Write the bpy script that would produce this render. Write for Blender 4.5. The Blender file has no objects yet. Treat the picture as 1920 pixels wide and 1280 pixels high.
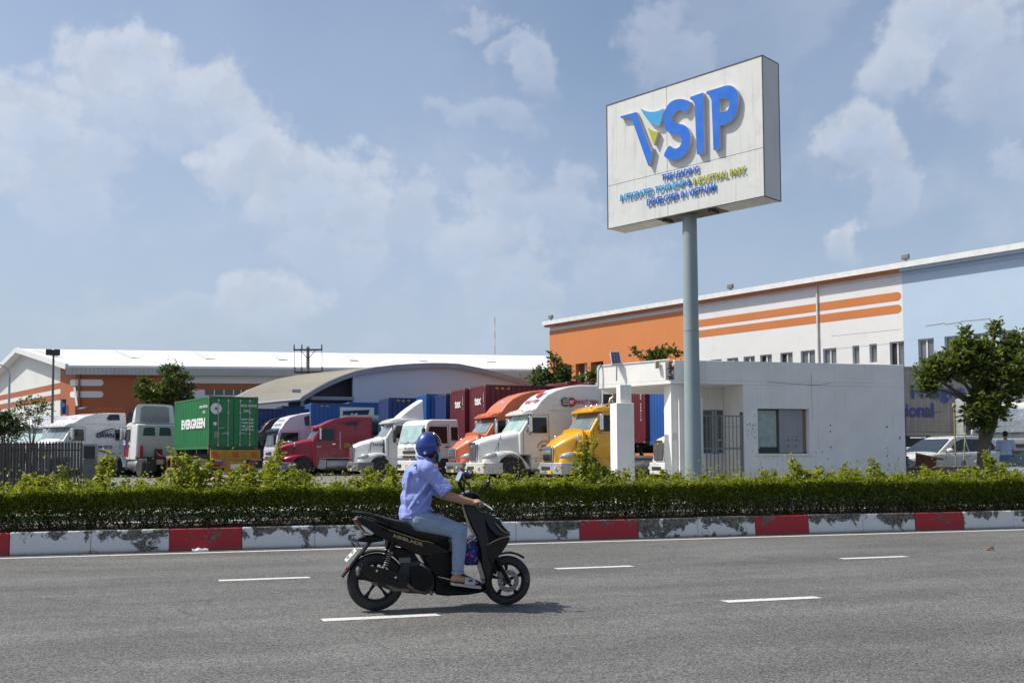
import bpy, bmesh, math, random
import numpy as np
from mathutils import Vector, Matrix, noise as mnoise
random.seed(7)
rng = np.random.default_rng(7)
SC = bpy.context.scene
C = SC.collection
PI = math.pi
R = math.radians

# ------------------------------------------------------------------ camera
# world: +X runs along the road (the way the rider goes), +Y across it to the yard, road surface z = 0
YAW, PITCH, ROLL, EYE = R(14.85), R(3.0045), R(-.276), 1.45
FPX, PCY = 1867.0, 757.3
_r = Vector((math.cos(YAW), -math.sin(YAW), 0)); _f = Vector((math.sin(YAW), math.cos(YAW), 0)); _z = Vector((0, 0, 1))
_F = _f * math.cos(PITCH) + _z * math.sin(PITCH)
_U = -_f * math.sin(PITCH) + _z * math.cos(PITCH)
_cx = _r * math.cos(ROLL) + _U * math.sin(ROLL)
_cy = -_r * math.sin(ROLL) + _U * math.cos(ROLL)
cam = bpy.data.cameras.new('camera')
camo = bpy.data.objects.new('camera', cam); C.objects.link(camo)
camo.matrix_world = Matrix(((_cx.x, _cy.x, -_F.x, 0), (_cx.y, _cy.y, -_F.y, 0), (_cx.z, _cy.z, -_F.z, EYE), (0, 0, 0, 1)))
cam.sensor_width = 36; cam.lens = 35.0; cam.shift_y = (PCY - 640) / 1920
cam.clip_start = .1; cam.clip_end = 3000
SC.camera = camo

def view_ray(px, py):
    x = (px - 960) / FPX; y = -(py - PCY) / FPX
    return _cx * x + _cy * y + _F
def at(px, py, D):                      # survey: a point seen at (px, py) of the 1920x1280 photograph, D metres ahead
    v = view_ray(px, py); return Vector((0, 0, EYE)) + v * (D / v.dot(_f))
def cv(x, d):                           # ground-plan vector: x metres right, d metres ahead
    return _r * x + _f * d
def on_plane(px, py, p0, n):
    v = view_ray(px, py); o = Vector((0, 0, EYE)); return o + v * ((p0 - o).dot(n) / v.dot(n))
def on_z(px, py, z=0):
    return on_plane(px, py, Vector((0, 0, z)), Vector((0, 0, 1)))

# ------------------------------------------------------------------ sun, sky, exposure
SUN_EL = R(54)
_s = cv(-1, .06).normalized()
sdir = Vector((_s.x * math.cos(SUN_EL), _s.y * math.cos(SUN_EL), math.sin(SUN_EL)))
sun = bpy.data.lights.new('sun', 'SUN'); sun.energy = 3.9; sun.angle = R(.55); sun.color = (1, .955, .88)
so = bpy.data.objects.new('sun', sun); C.objects.link(so)
so.rotation_euler = sdir.to_track_quat('Z', 'Y').to_euler(); so.location = (-30, 0, 60)
SC.view_settings.view_transform = 'Standard'; SC.view_settings.look = 'None'
SC.view_settings.exposure = .35; SC.view_settings.gamma = 1; SC.view_settings.use_curve_mapping = False

class NT:                                # small node-tree writer
    def __init__(s, nt): s.t = nt; s.n = nt.nodes; s.l = nt.links
    def node(s, typ, **kw):
        n = s.n.new(typ)
        for k, v in kw.items(): setattr(n, k, v)
        return n
    def put(s, sock, v):
        if v is None: return
        if isinstance(v, bpy.types.NodeSocket): s.l.new(v, sock)
        elif hasattr(sock.default_value, '__len__') and not hasattr(v, '__len__'): sock.default_value = (v, v, v)[:len(sock.default_value)]
        elif hasattr(v, '__len__') and hasattr(sock.default_value, '__len__') and len(sock.default_value) == 4 and len(v) == 3: sock.default_value = (*v, 1)
        else: sock.default_value = v
    def math(s, op, a, b=None, c=None, clamp=False):
        n = s.node('ShaderNodeMath', operation=op, use_clamp=clamp)
        for i, v in enumerate((a, b, c)): s.put(n.inputs[i], v)
        return n.outputs[0]
    def vmath(s, op, a, b=None, scale=None):
        n = s.node('ShaderNodeVectorMath', operation=op); s.put(n.inputs[0], a)
        if b is not None: s.put(n.inputs[1], b)
        if scale is not None: s.put(n.inputs['Scale'], scale)
        return n.outputs['Value'] if op in ('LENGTH', 'DISTANCE', 'DOT_PRODUCT') else n.outputs[0]
    def noise(s, vec, scale, detail=4, rough=.55, dist=0, out='Fac', flat=False):
        n = s.node('ShaderNodeTexNoise'); s.put(n.inputs['Vector'], vec)
        if flat: n.noise_dimensions = '2D'
        n.inputs['Scale'].default_value = scale; n.inputs['Detail'].default_value = detail
        n.inputs['Roughness'].default_value = rough; n.inputs['Distortion'].default_value = dist
        return n.outputs[out]
    def ramp(s, v, a, b, lo=0., hi=1., smooth=True):
        n = s.node('ShaderNodeMapRange', interpolation_type='SMOOTHSTEP' if smooth else 'LINEAR')
        s.put(n.inputs['Value'], v); s.put(n.inputs['From Min'], a); s.put(n.inputs['From Max'], b)
        s.put(n.inputs['To Min'], lo); s.put(n.inputs['To Max'], hi)
        return n.outputs[0]
    def mix(s, f, a, b, mode='MIX'):
        n = s.node('ShaderNodeMix', data_type='RGBA', blend_type=mode)
        s.put(n.inputs['Factor'], f); s.put(n.inputs['A'], a) if False else None
        s.put(n.inputs[0], f); s.put(n.inputs[6], a); s.put(n.inputs[7], b)
        return n.outputs[2]
    def scale(s, vec, v):
        n = s.node('ShaderNodeMapping'); s.put(n.inputs['Vector'], vec); n.inputs['Scale'].default_value = v
        return n.outputs[0]
    def xyz(s, vec):
        n = s.node('ShaderNodeSeparateXYZ'); s.put(n.inputs[0], vec); return n.outputs

def make_world():
    w = bpy.data.worlds.new('World'); SC.world = w; w.use_nodes = True
    T = NT(w.node_tree); T.n.clear()
    sky = T.node('ShaderNodeTexSky', sky_type='NISHITA'); sky.sun_disc = False
    sky.sun_elevation = SUN_EL; sky.sun_rotation = math.atan2(sdir.x, sdir.y)
    sky.air_density = 1.1; sky.dust_density = 2.2; sky.ozone_density = 1.2; sky.altitude = 10
    tc = T.node('ShaderNodeTexCoord'); d = tc.outputs['Generated']
    mp = T.node('ShaderNodeMapping', vector_type='POINT'); T.put(mp.inputs['Vector'], d)
    mp.inputs['Rotation'].default_value = (0, 0, YAW)
    x, y, z = T.xyz(mp.outputs[0])
    az = T.math('ARCTAN2', x, y); el = T.math('ARCSINE', z)
    cb = T.node('ShaderNodeCombineXYZ'); T.put(cb.inputs[0], az); T.put(cb.inputs[1], T.math('MULTIPLY', el, 1.15)); P = cb.outputs[0]
    # billows: warped position, rounded lumps at three sizes
    wn = T.noise(P, 9, 5, .6, 0, 'Color', True)
    P2 = T.vmath('ADD', P, T.vmath('SCALE', T.vmath('SUBTRACT', wn, (.5, .5, .5)), scale=.085))
    fine = T.noise(P, 16, 8, .6, 0, 'Fac', True); light = T.noise(T.vmath('ADD', P, (-.010, .014, 0)), 16, 6, .6, 0, 'Fac', True)
    def lumps(vec):
        tot = None
        for sc_, k in ((15, .5), (36, .3)):
            v = T.node('ShaderNodeTexVoronoi', feature='F1', voronoi_dimensions='2D'); T.put(v.inputs['Vector'], vec); v.inputs['Scale'].default_value = sc_
            t = T.math('MULTIPLY', T.math('SUBTRACT', .42, v.outputs['Distance']), k); tot = t if tot is None else T.math('ADD', tot, t)
        return tot
    Pw = T.vmath('ADD', P, T.vmath('SCALE', T.vmath('SUBTRACT', T.noise(P, 30, 3, .6, 0, 'Color', True), (.5, .5, .5)), scale=.02))
    bil = lumps(Pw)
    edge = T.math('ADD', T.math('MULTIPLY', bil, .75), T.math('MULTIPLY', T.math('SUBTRACT', fine, .5), 1.5))
    # cumulus heads seen over the yard (azimuth, elevation, half width, half height, opacity), plus loose cloud all round the sky
    blobs = [(-.372, .362, .05, .042, 1), (-.325, .33, .08, .045, .95), (-.40, .33, .05, .06, .9), (-.455, .295, .045, .05, .9), (-.50, .25, .05, .05, .8), (-.42, .245, .06, .06, .55), (-.275, .315, .05, .028, .8),
             (-.255, .275, .045, .045, 1), (-.215, .25, .06, .055, .9), (-.165, .245, .05, .045, .85), (-.10, .235, .05, .035, .6), (-.18, .20, .06, .035, .5), (-.245, .15, .055, .04, .95), (-.34, .125, .10, .03, .4),
             (.025, .375, .026, .03, .6), (-.03, .418, .035, .011, .5), (.0, .40, .026, .012, .55), (-.03, .338, .05, .014, .4), (.02, .245, .06, .05, .55), (-.04, .22, .06, .045, .75), (.0, .17, .055, .04, .6), (.03, .125, .05, .025, .4), (.1, .19, .06, .04, .4),
             (.425, .385, .055, .05, .85), (.375, .345, .05, .045, .85), (.345, .285, .035, .045, .85), (.45, .32, .06, .05, .5), (.325, .205, .018, .03, .95), (.36, .245, .03, .03, .6), (.49, .25, .03, .02, .5), (.53, .42, .06, .05, .7),
             (.16, .385, .045, .06, .5), (.235, .425, .10, .07, .35)]
    op = None; body = None
    for (a, e, ra, re, k) in blobs:
        dd = T.vmath('MULTIPLY', T.vmath('SUBTRACT', P2, (a, e * 1.15, 0)), (1 / (ra * 1.14), 1 / (re * 1.3), 0))
        v = T.math('ADD', T.math('SUBTRACT', 1.0, T.vmath('LENGTH', dd)), edge)
        fade = T.ramp(T.xyz(dd)[1], -1.15, .35, .06, k)                 # flat hazy foot, firm head
        o_ = T.math('MULTIPLY', T.ramp(v, -.08, .42), fade)
        op = o_ if op is None else T.math('MAXIMUM', op, o_)
        body = v if body is None else T.math('MAXIMUM', body, v)
    loose = T.math('MULTIPLY', T.ramp(T.math('ADD', T.noise(P, 2.6, 8, .6, 0, 'Fac', True), T.math('MULTIPLY', edge, .12)), .54, .72), .3)
    dens = T.math('MAXIMUM', op, loose)
    veil = T.math('MULTIPLY', T.ramp(T.noise(P, 1.9, 6, .55, 0, 'Fac', True), .3, .72), T.ramp(el, .75, .1, .25, .8))
    bank = T.ramp(T.math('ADD', T.vmath('LENGTH', T.vmath('MULTIPLY', T.vmath('SUBTRACT', P2, (-.17, .20, 0)), (2.4, 5.4, 0))), T.math('MULTIPLY', T.math('SUBTRACT', fine, .5), -.7)), 1.1, .35, 0, .42)
    veil = T.math('MAXIMUM', veil, bank)
    relief = T.ramp(T.math('SUBTRACT', fine, light), -.07, .07, .955, 1.04)
    hz = T.ramp(el, .5, -.02, 0., .62)
    c0 = T.mix(hz, sky.outputs[0], (3.3, 4.05, 5.3))                       # moist air low over the land
    c1 = T.mix(T.math('MULTIPLY', veil, .5), c0, (3.85, 4.6, 5.95))
    rim = T.ramp(body, .25, 1.0, 1, .25)
    cl = T.vmath('SCALE', T.mix(rim, (4.15, 4.8, 5.9), (5.15, 5.45, 6.1)), scale=relief)
    low = T.ramp(el, .05, .3, .45, .74)
    c2 = T.mix(T.math('MULTIPLY', dens, low), c1, cl)
    bg = T.node('ShaderNodeBackground'); T.put(bg.inputs[0], c2); bg.inputs[1].default_value = .102
    out = T.node('ShaderNodeOutputWorld'); T.l.new(bg.outputs[0], out.inputs[0])
make_world()

# ------------------------------------------------------------------ materials
MC = {}
def M(name, col, rough=.55, metal=0, var=.12, vs=2.5, bump=0, bs=60, coat=0, dirt=0, dirtcol=(.16, .13, .1), dirtlow=None, spec=.5, streak=0, objspace=True):
    if name in MC: return MC[name]
    m = bpy.data.materials.new(name); m.use_nodes = True; T = NT(m.node_tree)
    b = T.n['Principled BSDF']; tc = T.node('ShaderNodeTexCoord')
    P = tc.outputs['Object'] if objspace else T.node('ShaderNodeNewGeometry').outputs['Position']
    n = T.noise(P, vs, 6, .6)
    c = T.mix(T.ramp(n, .25, .75), tuple(v * (1 - var) for v in col), tuple(min(1, v * (1 + var * .6)) for v in col))
    if streak:
        sn = T.noise(T.scale(P, (9, 9, .35)), 1.5, 5, .6)
        c = T.mix(T.ramp(sn, .52, .78, 0, streak), c, dirtcol)
    if dirt:
        dn = T.noise(P, vs * 2.3, 8, .68)
        f = T.ramp(dn, .5, .78, 0, dirt)
        if dirtlow is not None:
            zz = T.xyz(P)[2]; f = T.math('MAXIMUM', f, T.math('MULTIPLY', T.ramp(zz, dirtlow, dirtlow - .8), T.ramp(dn, .25, .7, .1, dirt)))
        c = T.mix(f, c, dirtcol)
    T.put(b.inputs['Base Color'], c)
    T.put(b.inputs['Roughness'], T.ramp(T.noise(P, vs * 4, 4), .3, .7, max(0, rough - .07), min(1, rough + .08)))
    b.inputs['Metallic'].default_value = metal; b.inputs['Specular IOR Level'].default_value = spec
    if coat: b.inputs['Coat Weight'].default_value = coat; b.inputs['Coat Roughness'].default_value = .08
    if bump:
        bn = T.node('ShaderNodeBump'); bn.inputs['Strength'].default_value = bump; bn.inputs['Distance'].default_value = .02
        T.put(bn.inputs['Height'], T.noise(P, bs, 5, .6)); T.l.new(bn.outputs[0], b.inputs['Normal'])
    MC[name] = m; return m

def leaf_mat(name, c1, c2, c3, trans=.35):
    m = bpy.data.materials.new(name); m.use_nodes = True; T = NT(m.node_tree); T.n.clear()
    a = T.node('ShaderNodeAttribute', attribute_name='rnd'); v = a.outputs['Fac']
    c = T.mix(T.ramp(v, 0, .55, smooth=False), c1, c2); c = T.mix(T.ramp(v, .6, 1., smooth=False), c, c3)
    p = T.node('ShaderNodeBsdfPrincipled'); T.put(p.inputs['Base Color'], c); p.inputs['Roughness'].default_value = .42
    p.inputs['Specular IOR Level'].default_value = .45
    t = T.node('ShaderNodeBsdfTranslucent'); T.put(t.inputs[0], T.mix(1., c, (1.35, 1.3, .6), 'MULTIPLY'))
    mx = T.node('ShaderNodeMixShader'); mx.inputs[0].default_value = trans
    T.l.new(p.outputs[0], mx.inputs[1]); T.l.new(t.outputs[0], mx.inputs[2])
    o = T.node('ShaderNodeOutputMaterial'); T.l.new(mx.outputs[0], o.inputs[0]); MC[name] = m; return m

def asphalt(name, base, spk=.5, patch=True):
    m = bpy.data.materials.new(name); m.use_nodes = True; T = NT(m.node_tree); b = T.n['Principled BSDF']
    P = T.node('ShaderNodeNewGeometry').outputs['Position']
    seam_y = None
    ag = T.node('ShaderNodeTexVoronoi'); T.put(ag.inputs['Vector'], P); ag.inputs['Scale'].default_value = 85
    rnd = T.xyz(ag.outputs['Color'])[0]
    fine = T.noise(P, 42, 4, .75)
    big = T.noise(T.scale(P, (.25, .8, 1)), 1.3, 6, .6)
    mid = T.noise(P, 5, 6, .62)
    v = T.ramp(rnd, 0, 1, 1 - spk, 1 + spk, False)
    v = T.math('MULTIPLY', v, T.ramp(fine, .25, .75, .72, 1.28))
    v = T.math('MULTIPLY', v, T.ramp(big, .3, .7, .80, 1.14))
    v = T.math('MULTIPLY', v, T.ramp(mid, .3, .7, .93, 1.06))
    # two wheel tracks per lane, polished darker, running along the road
    yy = T.xyz(P)[1]
    wv = T.math('ADD', yy, T.math('MULTIPLY', T.noise(T.scale(P, (.12, .4, 1)), 2, 3), .5))
    tr = T.math('SINE', T.math('MULTIPLY', wv, 2 * PI / 1.72))
    v = T.math('MULTIPLY', v, T.ramp(tr, .2, 1, 1., .93))
    yw = T.math('ADD', yy, T.math('MULTIPLY', T.math('SUBTRACT', T.noise(T.scale(P, (.5, .2, 1)), 1.5, 5, .7), .5), .35))
    band = T.math('MULTIPLY', T.ramp(yw, 11.55, 11.7), T.ramp(yw, 13.0, 12.8))
    v = T.math('MULTIPLY', v, T.ramp(band, 0, 1, 1, .90))
    oil = T.ramp(T.noise(T.scale(P, (.35, 1.6, 1)), 1.1, 7, .7), .60, .78, 1., .80)
    v = T.math('MULTIPLY', v, oil)
    col = T.vmath('SCALE', base, scale=v)
    cw = T.noise(P, .8, 6, .65, 0, 'Color'); cp = T.vmath('ADD', T.scale(P, (.22, .5, 1)), T.vmath('SCALE', cw, scale=.35))
    vc = T.node('ShaderNodeTexVoronoi', feature='DISTANCE_TO_EDGE'); T.put(vc.inputs['Vector'], cp); vc.inputs['Scale'].default_value = .55
    crack = T.math('MULTIPLY', T.math('LESS_THAN', vc.outputs['Distance'], .0028), T.ramp(T.noise(P, .35, 3), .5, .62))
    col = T.mix(T.math('MULTIPLY', crack, .55), col, (.03, .03, .03))
    chip = T.math('GREATER_THAN', T.noise(P, 130, 2, .5), .74)
    col = T.mix(T.math('MULTIPLY', chip, .6), col, (.02, .02, .02))
    T.put(b.inputs['Base Color'], col); b.inputs['Roughness'].default_value = .82; b.inputs['Specular IOR Level'].default_value = .3
    bn = T.node('ShaderNodeBump'); bn.inputs['Strength'].default_value = .55; bn.inputs['Distance'].default_value = .008
    T.put(bn.inputs['Height'], T.math('ADD', fine, ag.outputs['Distance'])); T.l.new(bn.outputs[0], b.inputs['Normal'])
    MC[name] = m; return m

def glass(name, col=(.02, .025, .03), rough=.04):
    return M(name, col, rough, 0, .25, 1.5, spec=.9)

# ------------------------------------------------------------------ geometry helpers
class MB:
    def __init__(s): s.v = []; s.f = []
    def add(s, vs, fs):
        o = len(s.v); s.v += [tuple(p) for p in vs]; s.f += [tuple(i + o for i in f) for f in fs]; return s
    def box(s, x0, x1, y0, y1, z0, z1):
        x0, x1 = sorted((x0, x1)); y0, y1 = sorted((y0, y1)); z0, z1 = sorted((z0, z1))
        return s.add([(x0, y0, z0), (x1, y0, z0), (x1, y1, z0), (x0, y1, z0), (x0, y0, z1), (x1, y0, z1), (x1, y1, z1), (x0, y1, z1)],
                     [(3, 2, 1, 0), (4, 5, 6, 7), (0, 1, 5, 4), (1, 2, 6, 5), (2, 3, 7, 6), (3, 0, 4, 7)])
    def bar(s, p, q, w, h, up=(0, 0, 1)):                    # rectangular bar from p to q
        p, q = Vector(p), Vector(q); d = (q - p).normalized(); a = d.cross(Vector(up))
        if a.length < 1e-4: a = d.cross(Vector((1, 0, 0)))
        a.normalize(); b = a.cross(d); a *= w / 2; b *= h / 2
        return s.add([p - a - b, p + a - b, p + a + b, p - a + b, q - a - b, q + a - b, q + a + b, q - a + b],
                     [(3, 2, 1, 0), (4, 5, 6, 7), (0, 1, 5, 4), (1, 2, 6, 5), (2, 3, 7, 6), (3, 0, 4, 7)])
    def tube(s, pts, r, n=8, cap=True):
        pts = [Vector(p) for p in pts]; k = len(pts); rr = r if hasattr(r, '__len__') else [r] * k
        rings = []; a = None
        for i, p in enumerate(pts):
            d = (pts[min(i + 1, k - 1)] - pts[max(i - 1, 0)]).normalized()
            if a is None:
                a = d.orthogonal().normalized()
            else:
                a = (a - d * a.dot(d)).normalized()
            b = d.cross(a)
            rings.append([p + (a * math.cos(2 * PI * j / n) + b * math.sin(2 * PI * j / n)) * rr[i] for j in range(n)])
        s.loft(rings, True, cap); return s
    def loft(s, rings, closed=True, cap=True):
        n = len(rings[0]); o = len(s.v)
        for r in rings: s.v += [tuple(p) for p in r]
        for i in range(len(rings) - 1):
            for j in range(n if closed else n - 1):
                k = (j + 1) % n
                s.f.append((o + i * n + j, o + i * n + k, o + (i + 1) * n + k, o + (i + 1) * n + j))
        if cap and closed:
            s.f.append(tuple(o + j for j in reversed(range(n)))); s.f.append(tuple(o + (len(rings) - 1) * n + j for j in range(n)))
        return s
    def lathe(s, prof, axis='y', n=24, c=(0, 0, 0), cap=True):         # prof: (radius, offset along axis)
        rings = []
        for (r, h) in prof:
            ring = []
            for j in range(n):
                a = 2 * PI * j / n; u, w = r * math.cos(a), r * math.sin(a)
                ring.append((c[0] + u, c[1] + h, c[2] + w) if axis == 'y' else (c[0] + u, c[1] + w, c[2] + h) if axis == 'z' else (c[0] + h, c[1] + u, c[2] + w))
            rings.append(ring)
        return s.loft(rings, True, cap)
    def ring(s, prof, axis='y', n=24, c=(0, 0, 0)):         # hollow lathe: the profile closes on itself
        return s.lathe(list(prof) + [prof[0]], axis, n, c, False)
    def ball(s, c, r, n=14, m=9, rot=None):
        r = r if hasattr(r, '__len__') else (r, r, r); rings = []
        for i in range(m + 1):
            t = -PI / 2 + PI * i / m; t = max(-1.54, min(1.54, t))
            ring = []
            for j in range(n):
                a = 2 * PI * j / n; p = Vector((r[0] * math.cos(t) * math.cos(a), r[1] * math.cos(t) * math.sin(a), r[2] * math.sin(t)))
                if rot is not None: p = rot @ p
                ring.append(p + Vector(c))
            rings.append(ring)
        return s.loft(rings)
    def prism(s, poly, d):                                   # 3D polygon swept by vector d
        d = Vector(d); a = [Vector(p) for p in poly]; return s.loft([a, [p + d for p in a]])
    def profile(s, pts, w0, w1=None):                        # side outline (x, z[, half width]) swept across y
        A = []; B = []
        for p in pts:
            h = p[2] if len(p) > 2 else (w0(p[1]) if callable(w0) else w0)
            A.append((p[0], -h, p[1])); B.append((p[0], h, p[1]))
        return s.loft([A, B])
    def capsule(s, p, q, r0, r1, n=12):
        p, q = Vector(p), Vector(q); d = q - p; L = d.length; d = d.normalized() if L > 1e-6 else Vector((0, 0, 1)); pts = []; rr = []
        for i in range(5):
            t = -PI / 2 + (PI / 2) * i / 4; pts.append(p + d * (math.sin(t) * r0)); rr.append(max(.001, math.cos(t) * r0))
        for i in range(5):
            t = (PI / 2) * i / 4; pts.append(q + d * (math.sin(t) * r1)); rr.append(max(.001, math.cos(t) * r1))
        return s.tube(pts, rr, n)
    def build(s, name, mat, parent=None, smooth=40, bevel=0, seg=2, loc=None, rot=None, world=False, mods=()):
        me = bpy.data.meshes.new(name)
        vs = s.v
        if world and parent is not None:
            inv = full_matrix(parent).inverted(); vs = [tuple(inv @ Vector(p)) for p in vs]
        me.from_pydata(vs, [], s.f)
        bm = bmesh.new(); bm.from_mesh(me); bmesh.ops.recalc_face_normals(bm, faces=bm.faces); bm.to_mesh(me); bm.free()
        o = bpy.data.objects.new(name, me); C.objects.link(o); me.materials.append(mat)
        if smooth: me.polygons.foreach_set('use_smooth', [True] * len(me.polygons)); me.set_sharp_from_angle(angle=R(smooth))
        if bevel:
            b = o.modifiers.new('bevel', 'BEVEL'); b.width = bevel; b.segments = seg; b.limit_method = 'ANGLE'; b.angle_limit = R(28); b.harden_normals = True
        for t, kw in mods:
            b = o.modifiers.new(t.lower(), t)
            for k, v in kw.items(): setattr(b, k, v)
        if parent is not None: o.parent = parent
        if loc is not None: o.location = loc
        if rot is not None: o.rotation_euler = rot
        return o
def full_matrix(o):
    m = Matrix.LocRotScale(o.location, o.rotation_euler, o.scale)
    return full_matrix(o.parent) @ m if o.parent else m
def tag(o, label=None, cat=None, group=None, kind=None):
    if label: o['label'] = label
    if cat: o['category'] = cat
    if group: o['group'] = group
    if kind: o['kind'] = kind
    return o
def thing(name, label, cat, loc=(0, 0, 0), rz=0, group=None):
    o = bpy.data.objects.new(name, None); C.objects.link(o); o.empty_display_size = .2
    o.location = loc; o.rotation_euler = (0, 0, rz); return tag(o, label, cat, group)
def dup(o, parent=None):
    c = o.copy(); C.objects.link(c)
    if parent is not None: c.parent = parent
    for ch in [x for x in bpy.data.objects if x.parent == o]: dup(ch, c)
    return c
def inst(name, me, parent, loc=(0, 0, 0), rot=(0, 0, 0), scale=(1, 1, 1)):       # another object on shared mesh data
    o = bpy.data.objects.new(name, me); C.objects.link(o); o.parent = parent; o.location = loc; o.rotation_euler = rot; o.scale = scale; return o
def text(name, s, size, mat, parent, mw, depth=.004, bold=0, width=None, shear=0, align='CENTER', spacing=1, world=True, height=None):
    """flat lettering: mw = matrix whose X runs along the line, Y up, Z out of the surface"""
    cu = bpy.data.curves.new(name, 'FONT'); cu.body = s; cu.size = size; cu.extrude = depth / 2; cu.offset = bold; cu.align_x = align
    cu.shear = shear; cu.space_character = spacing; cu.resolution_u = 3
    t = bpy.data.objects.new(name, cu); C.objects.link(t)
    bpy.context.view_layer.update()
    me = bpy.data.meshes.new_from_object(t.evaluated_get(bpy.context.evaluated_depsgraph_get()))
    bpy.data.objects.remove(t)
    co = np.empty(len(me.vertices) * 3); me.vertices.foreach_get('co', co); co = co.reshape(-1, 3)
    if width: co[:, 0] *= width / (co[:, 0].max() - co[:, 0].min())
    if height: co[:, 1] *= height / (co[:, 1].max() - co[:, 1].min())
    me.vertices.foreach_set('co', co.ravel())
    if world and parent is not None: mw = full_matrix(parent).inverted() @ mw
    me.transform(mw); me.materials.clear(); me.materials.append(mat)
    o = bpy.data.objects.new(name, me); C.objects.link(o)
    if parent is not None: o.parent = parent
    return o
def frame(o, x, up=(0, 0, 1)):                                 # matrix from origin, direction along, up
    x = Vector(x).normalized(); z = x.cross(Vector(up)).normalized(); y = z.cross(x)
    return Matrix(((x.x, y.x, z.x, o[0]), (x.y, y.y, z.y, o[1]), (x.z, y.z, z.z, o[2]), (0, 0, 0, 1)))
def leaves(name, pos, dirs, size, mat, parent=None, fold=.25, wid=.62, rnd=None):
    """leaf-sized folded blades: pos Nx3 base points, dirs Nx3 growth directions"""
    n = len(pos); d = dirs / np.linalg.norm(dirs, axis=1)[:, None]
    up = rng.normal(size=(n, 3)) * .55 + np.array([0, 0, 1.]); s = np.cross(d, up); s /= np.linalg.norm(s, axis=1)[:, None]; u = np.cross(s, d)
    L = size[:, None]; W = L * wid / 2
    b = pos; t = pos + d * L - u * L * .12; mid = pos + d * L * .42
    l = mid + s * W + u * L * fold * .5; r = mid - s * W + u * L * fold * .5
    v = np.stack([b, l, t, r], 1).reshape(-1, 3)
    i = np.arange(n)[:, None] * 4
    f = np.concatenate([i + np.array([[0, 2, 1]]), i + np.array([[0, 3, 2]])], 1).reshape(-1, 3)
    me = bpy.data.meshes.new(name); me.vertices.add(len(v)); me.vertices.foreach_set('co', v.ravel())
    me.loops.add(len(f) * 3); me.loops.foreach_set('vertex_index', f.ravel().astype(np.int32))
    me.polygons.add(len(f)); me.polygons.foreach_set('loop_start', np.arange(0, len(f) * 3, 3, dtype=np.int32))
    me.update(calc_edges=True)
    a = me.attributes.new('rnd', 'FLOAT', 'POINT'); rv = rng.random(n) if rnd is None else rnd
    a.data.foreach_set('value', np.repeat(rv, 4).astype(np.float32))
    me.materials.append(mat); o = bpy.data.objects.new(name, me); C.objects.link(o)
    if parent is not None: o.parent = parent
    return o

# common paints
W_PAINT = M('white_lacquer', (.74, .74, .72), .32, var=.06, coat=.3, dirt=.25, dirtcol=(.45, .42, .37), vs=1.3)
W_DIRTY = M('white_lacquer_dusty', (.66, .66, .63), .42, var=.08, coat=.1, dirt=.5, dirtcol=(.36, .33, .28), vs=1.6)
CHROME = M('chrome', (.72, .73, .75), .16, 1, .06)
STEEL = M('galvanised_steel', (.42, .44, .46), .45, .6, .15)
DARK = M('dark_plastic', (.035, .035, .038), .5, var=.25)
BLACK = M('black_rubber', (.022, .022, .024), .75, var=.3, dirt=.35, dirtcol=(.12, .105, .09))
TYRE = M('tyre_rubber', (.03, .03, .031), .8, var=.25, dirt=.55, dirtcol=(.17, .155, .135), vs=3, bump=.3, bs=40)
RIM = M('painted_steel_rim', (.42, .41, .39), .5, .3, .2, dirt=.4, dirtcol=(.15, .13, .11), vs=6)
CHASSIS = M('chassis_steel', (.05, .048, .047), .65, var=.3, dirt=.45, dirtcol=(.16, .13, .1))
GLASS = M('tinted_glass', (.014, .017, .02), .05, var=.25, vs=1.5, spec=.5)
WGLASS = M('windscreen_glass', (.16, .22, .24), .05, var=.35, vs=1.2, spec=.9)
AMBER = M('amber_lens', (.75, .25, .02), .25, coat=.5)
REDL = M('red_lens', (.5, .02, .02), .25, coat=.5)
CLEAR = M('clear_lens', (.6, .62, .63), .12, spec=.9, coat=.6)
PLATE_Y = M('yellow_plate', (.75, .5, .05), .4)
# ------------------------------------------------------------------ ground, road, median
EARTH = M('earth', (.17, .15, .11), .9, var=.35, vs=.4, bump=.5, bs=8, objspace=False)
ASPH = asphalt('road_asphalt', (.134, .132, .125), .62)
YARD = asphalt('yard_asphalt', (.20, .197, .19), .3)
tag(MB().add([(-1500, -600, -.06), (1500, -600, -.06), (1500, 2400, -.06), (-1500, 2400, -.06)], [(0, 1, 2, 3)]).build('ground', EARTH), kind='structure')
tag(MB().add([(-160, -7, 0), (190, -7, 0), (190, 25.0, 0), (-160, 25.0, 0)], [(0, 1, 2, 3)]).build('road', ASPH), kind='structure')
PAVE = M('pavement_concrete', (.38, .37, .345), .85, var=.2, vs=1.2, bump=.3, bs=25, dirt=.4, objspace=False)
tag(MB().box(-160, 190, 25.0, 27.6, -.05, .15).build('pavement', PAVE, bevel=.02), kind='structure')
tag(MB().add([(-160, 27.6, .40), (190, 27.6, .40), (190, 210, .40), (-160, 210, .40), (-160, 27.6, -.05), (190, 27.6, -.05)], [(0, 1, 2, 3), (4, 5, 1, 0)]).build('yard_pavement', YARD, smooth=0), kind='structure')

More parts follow.
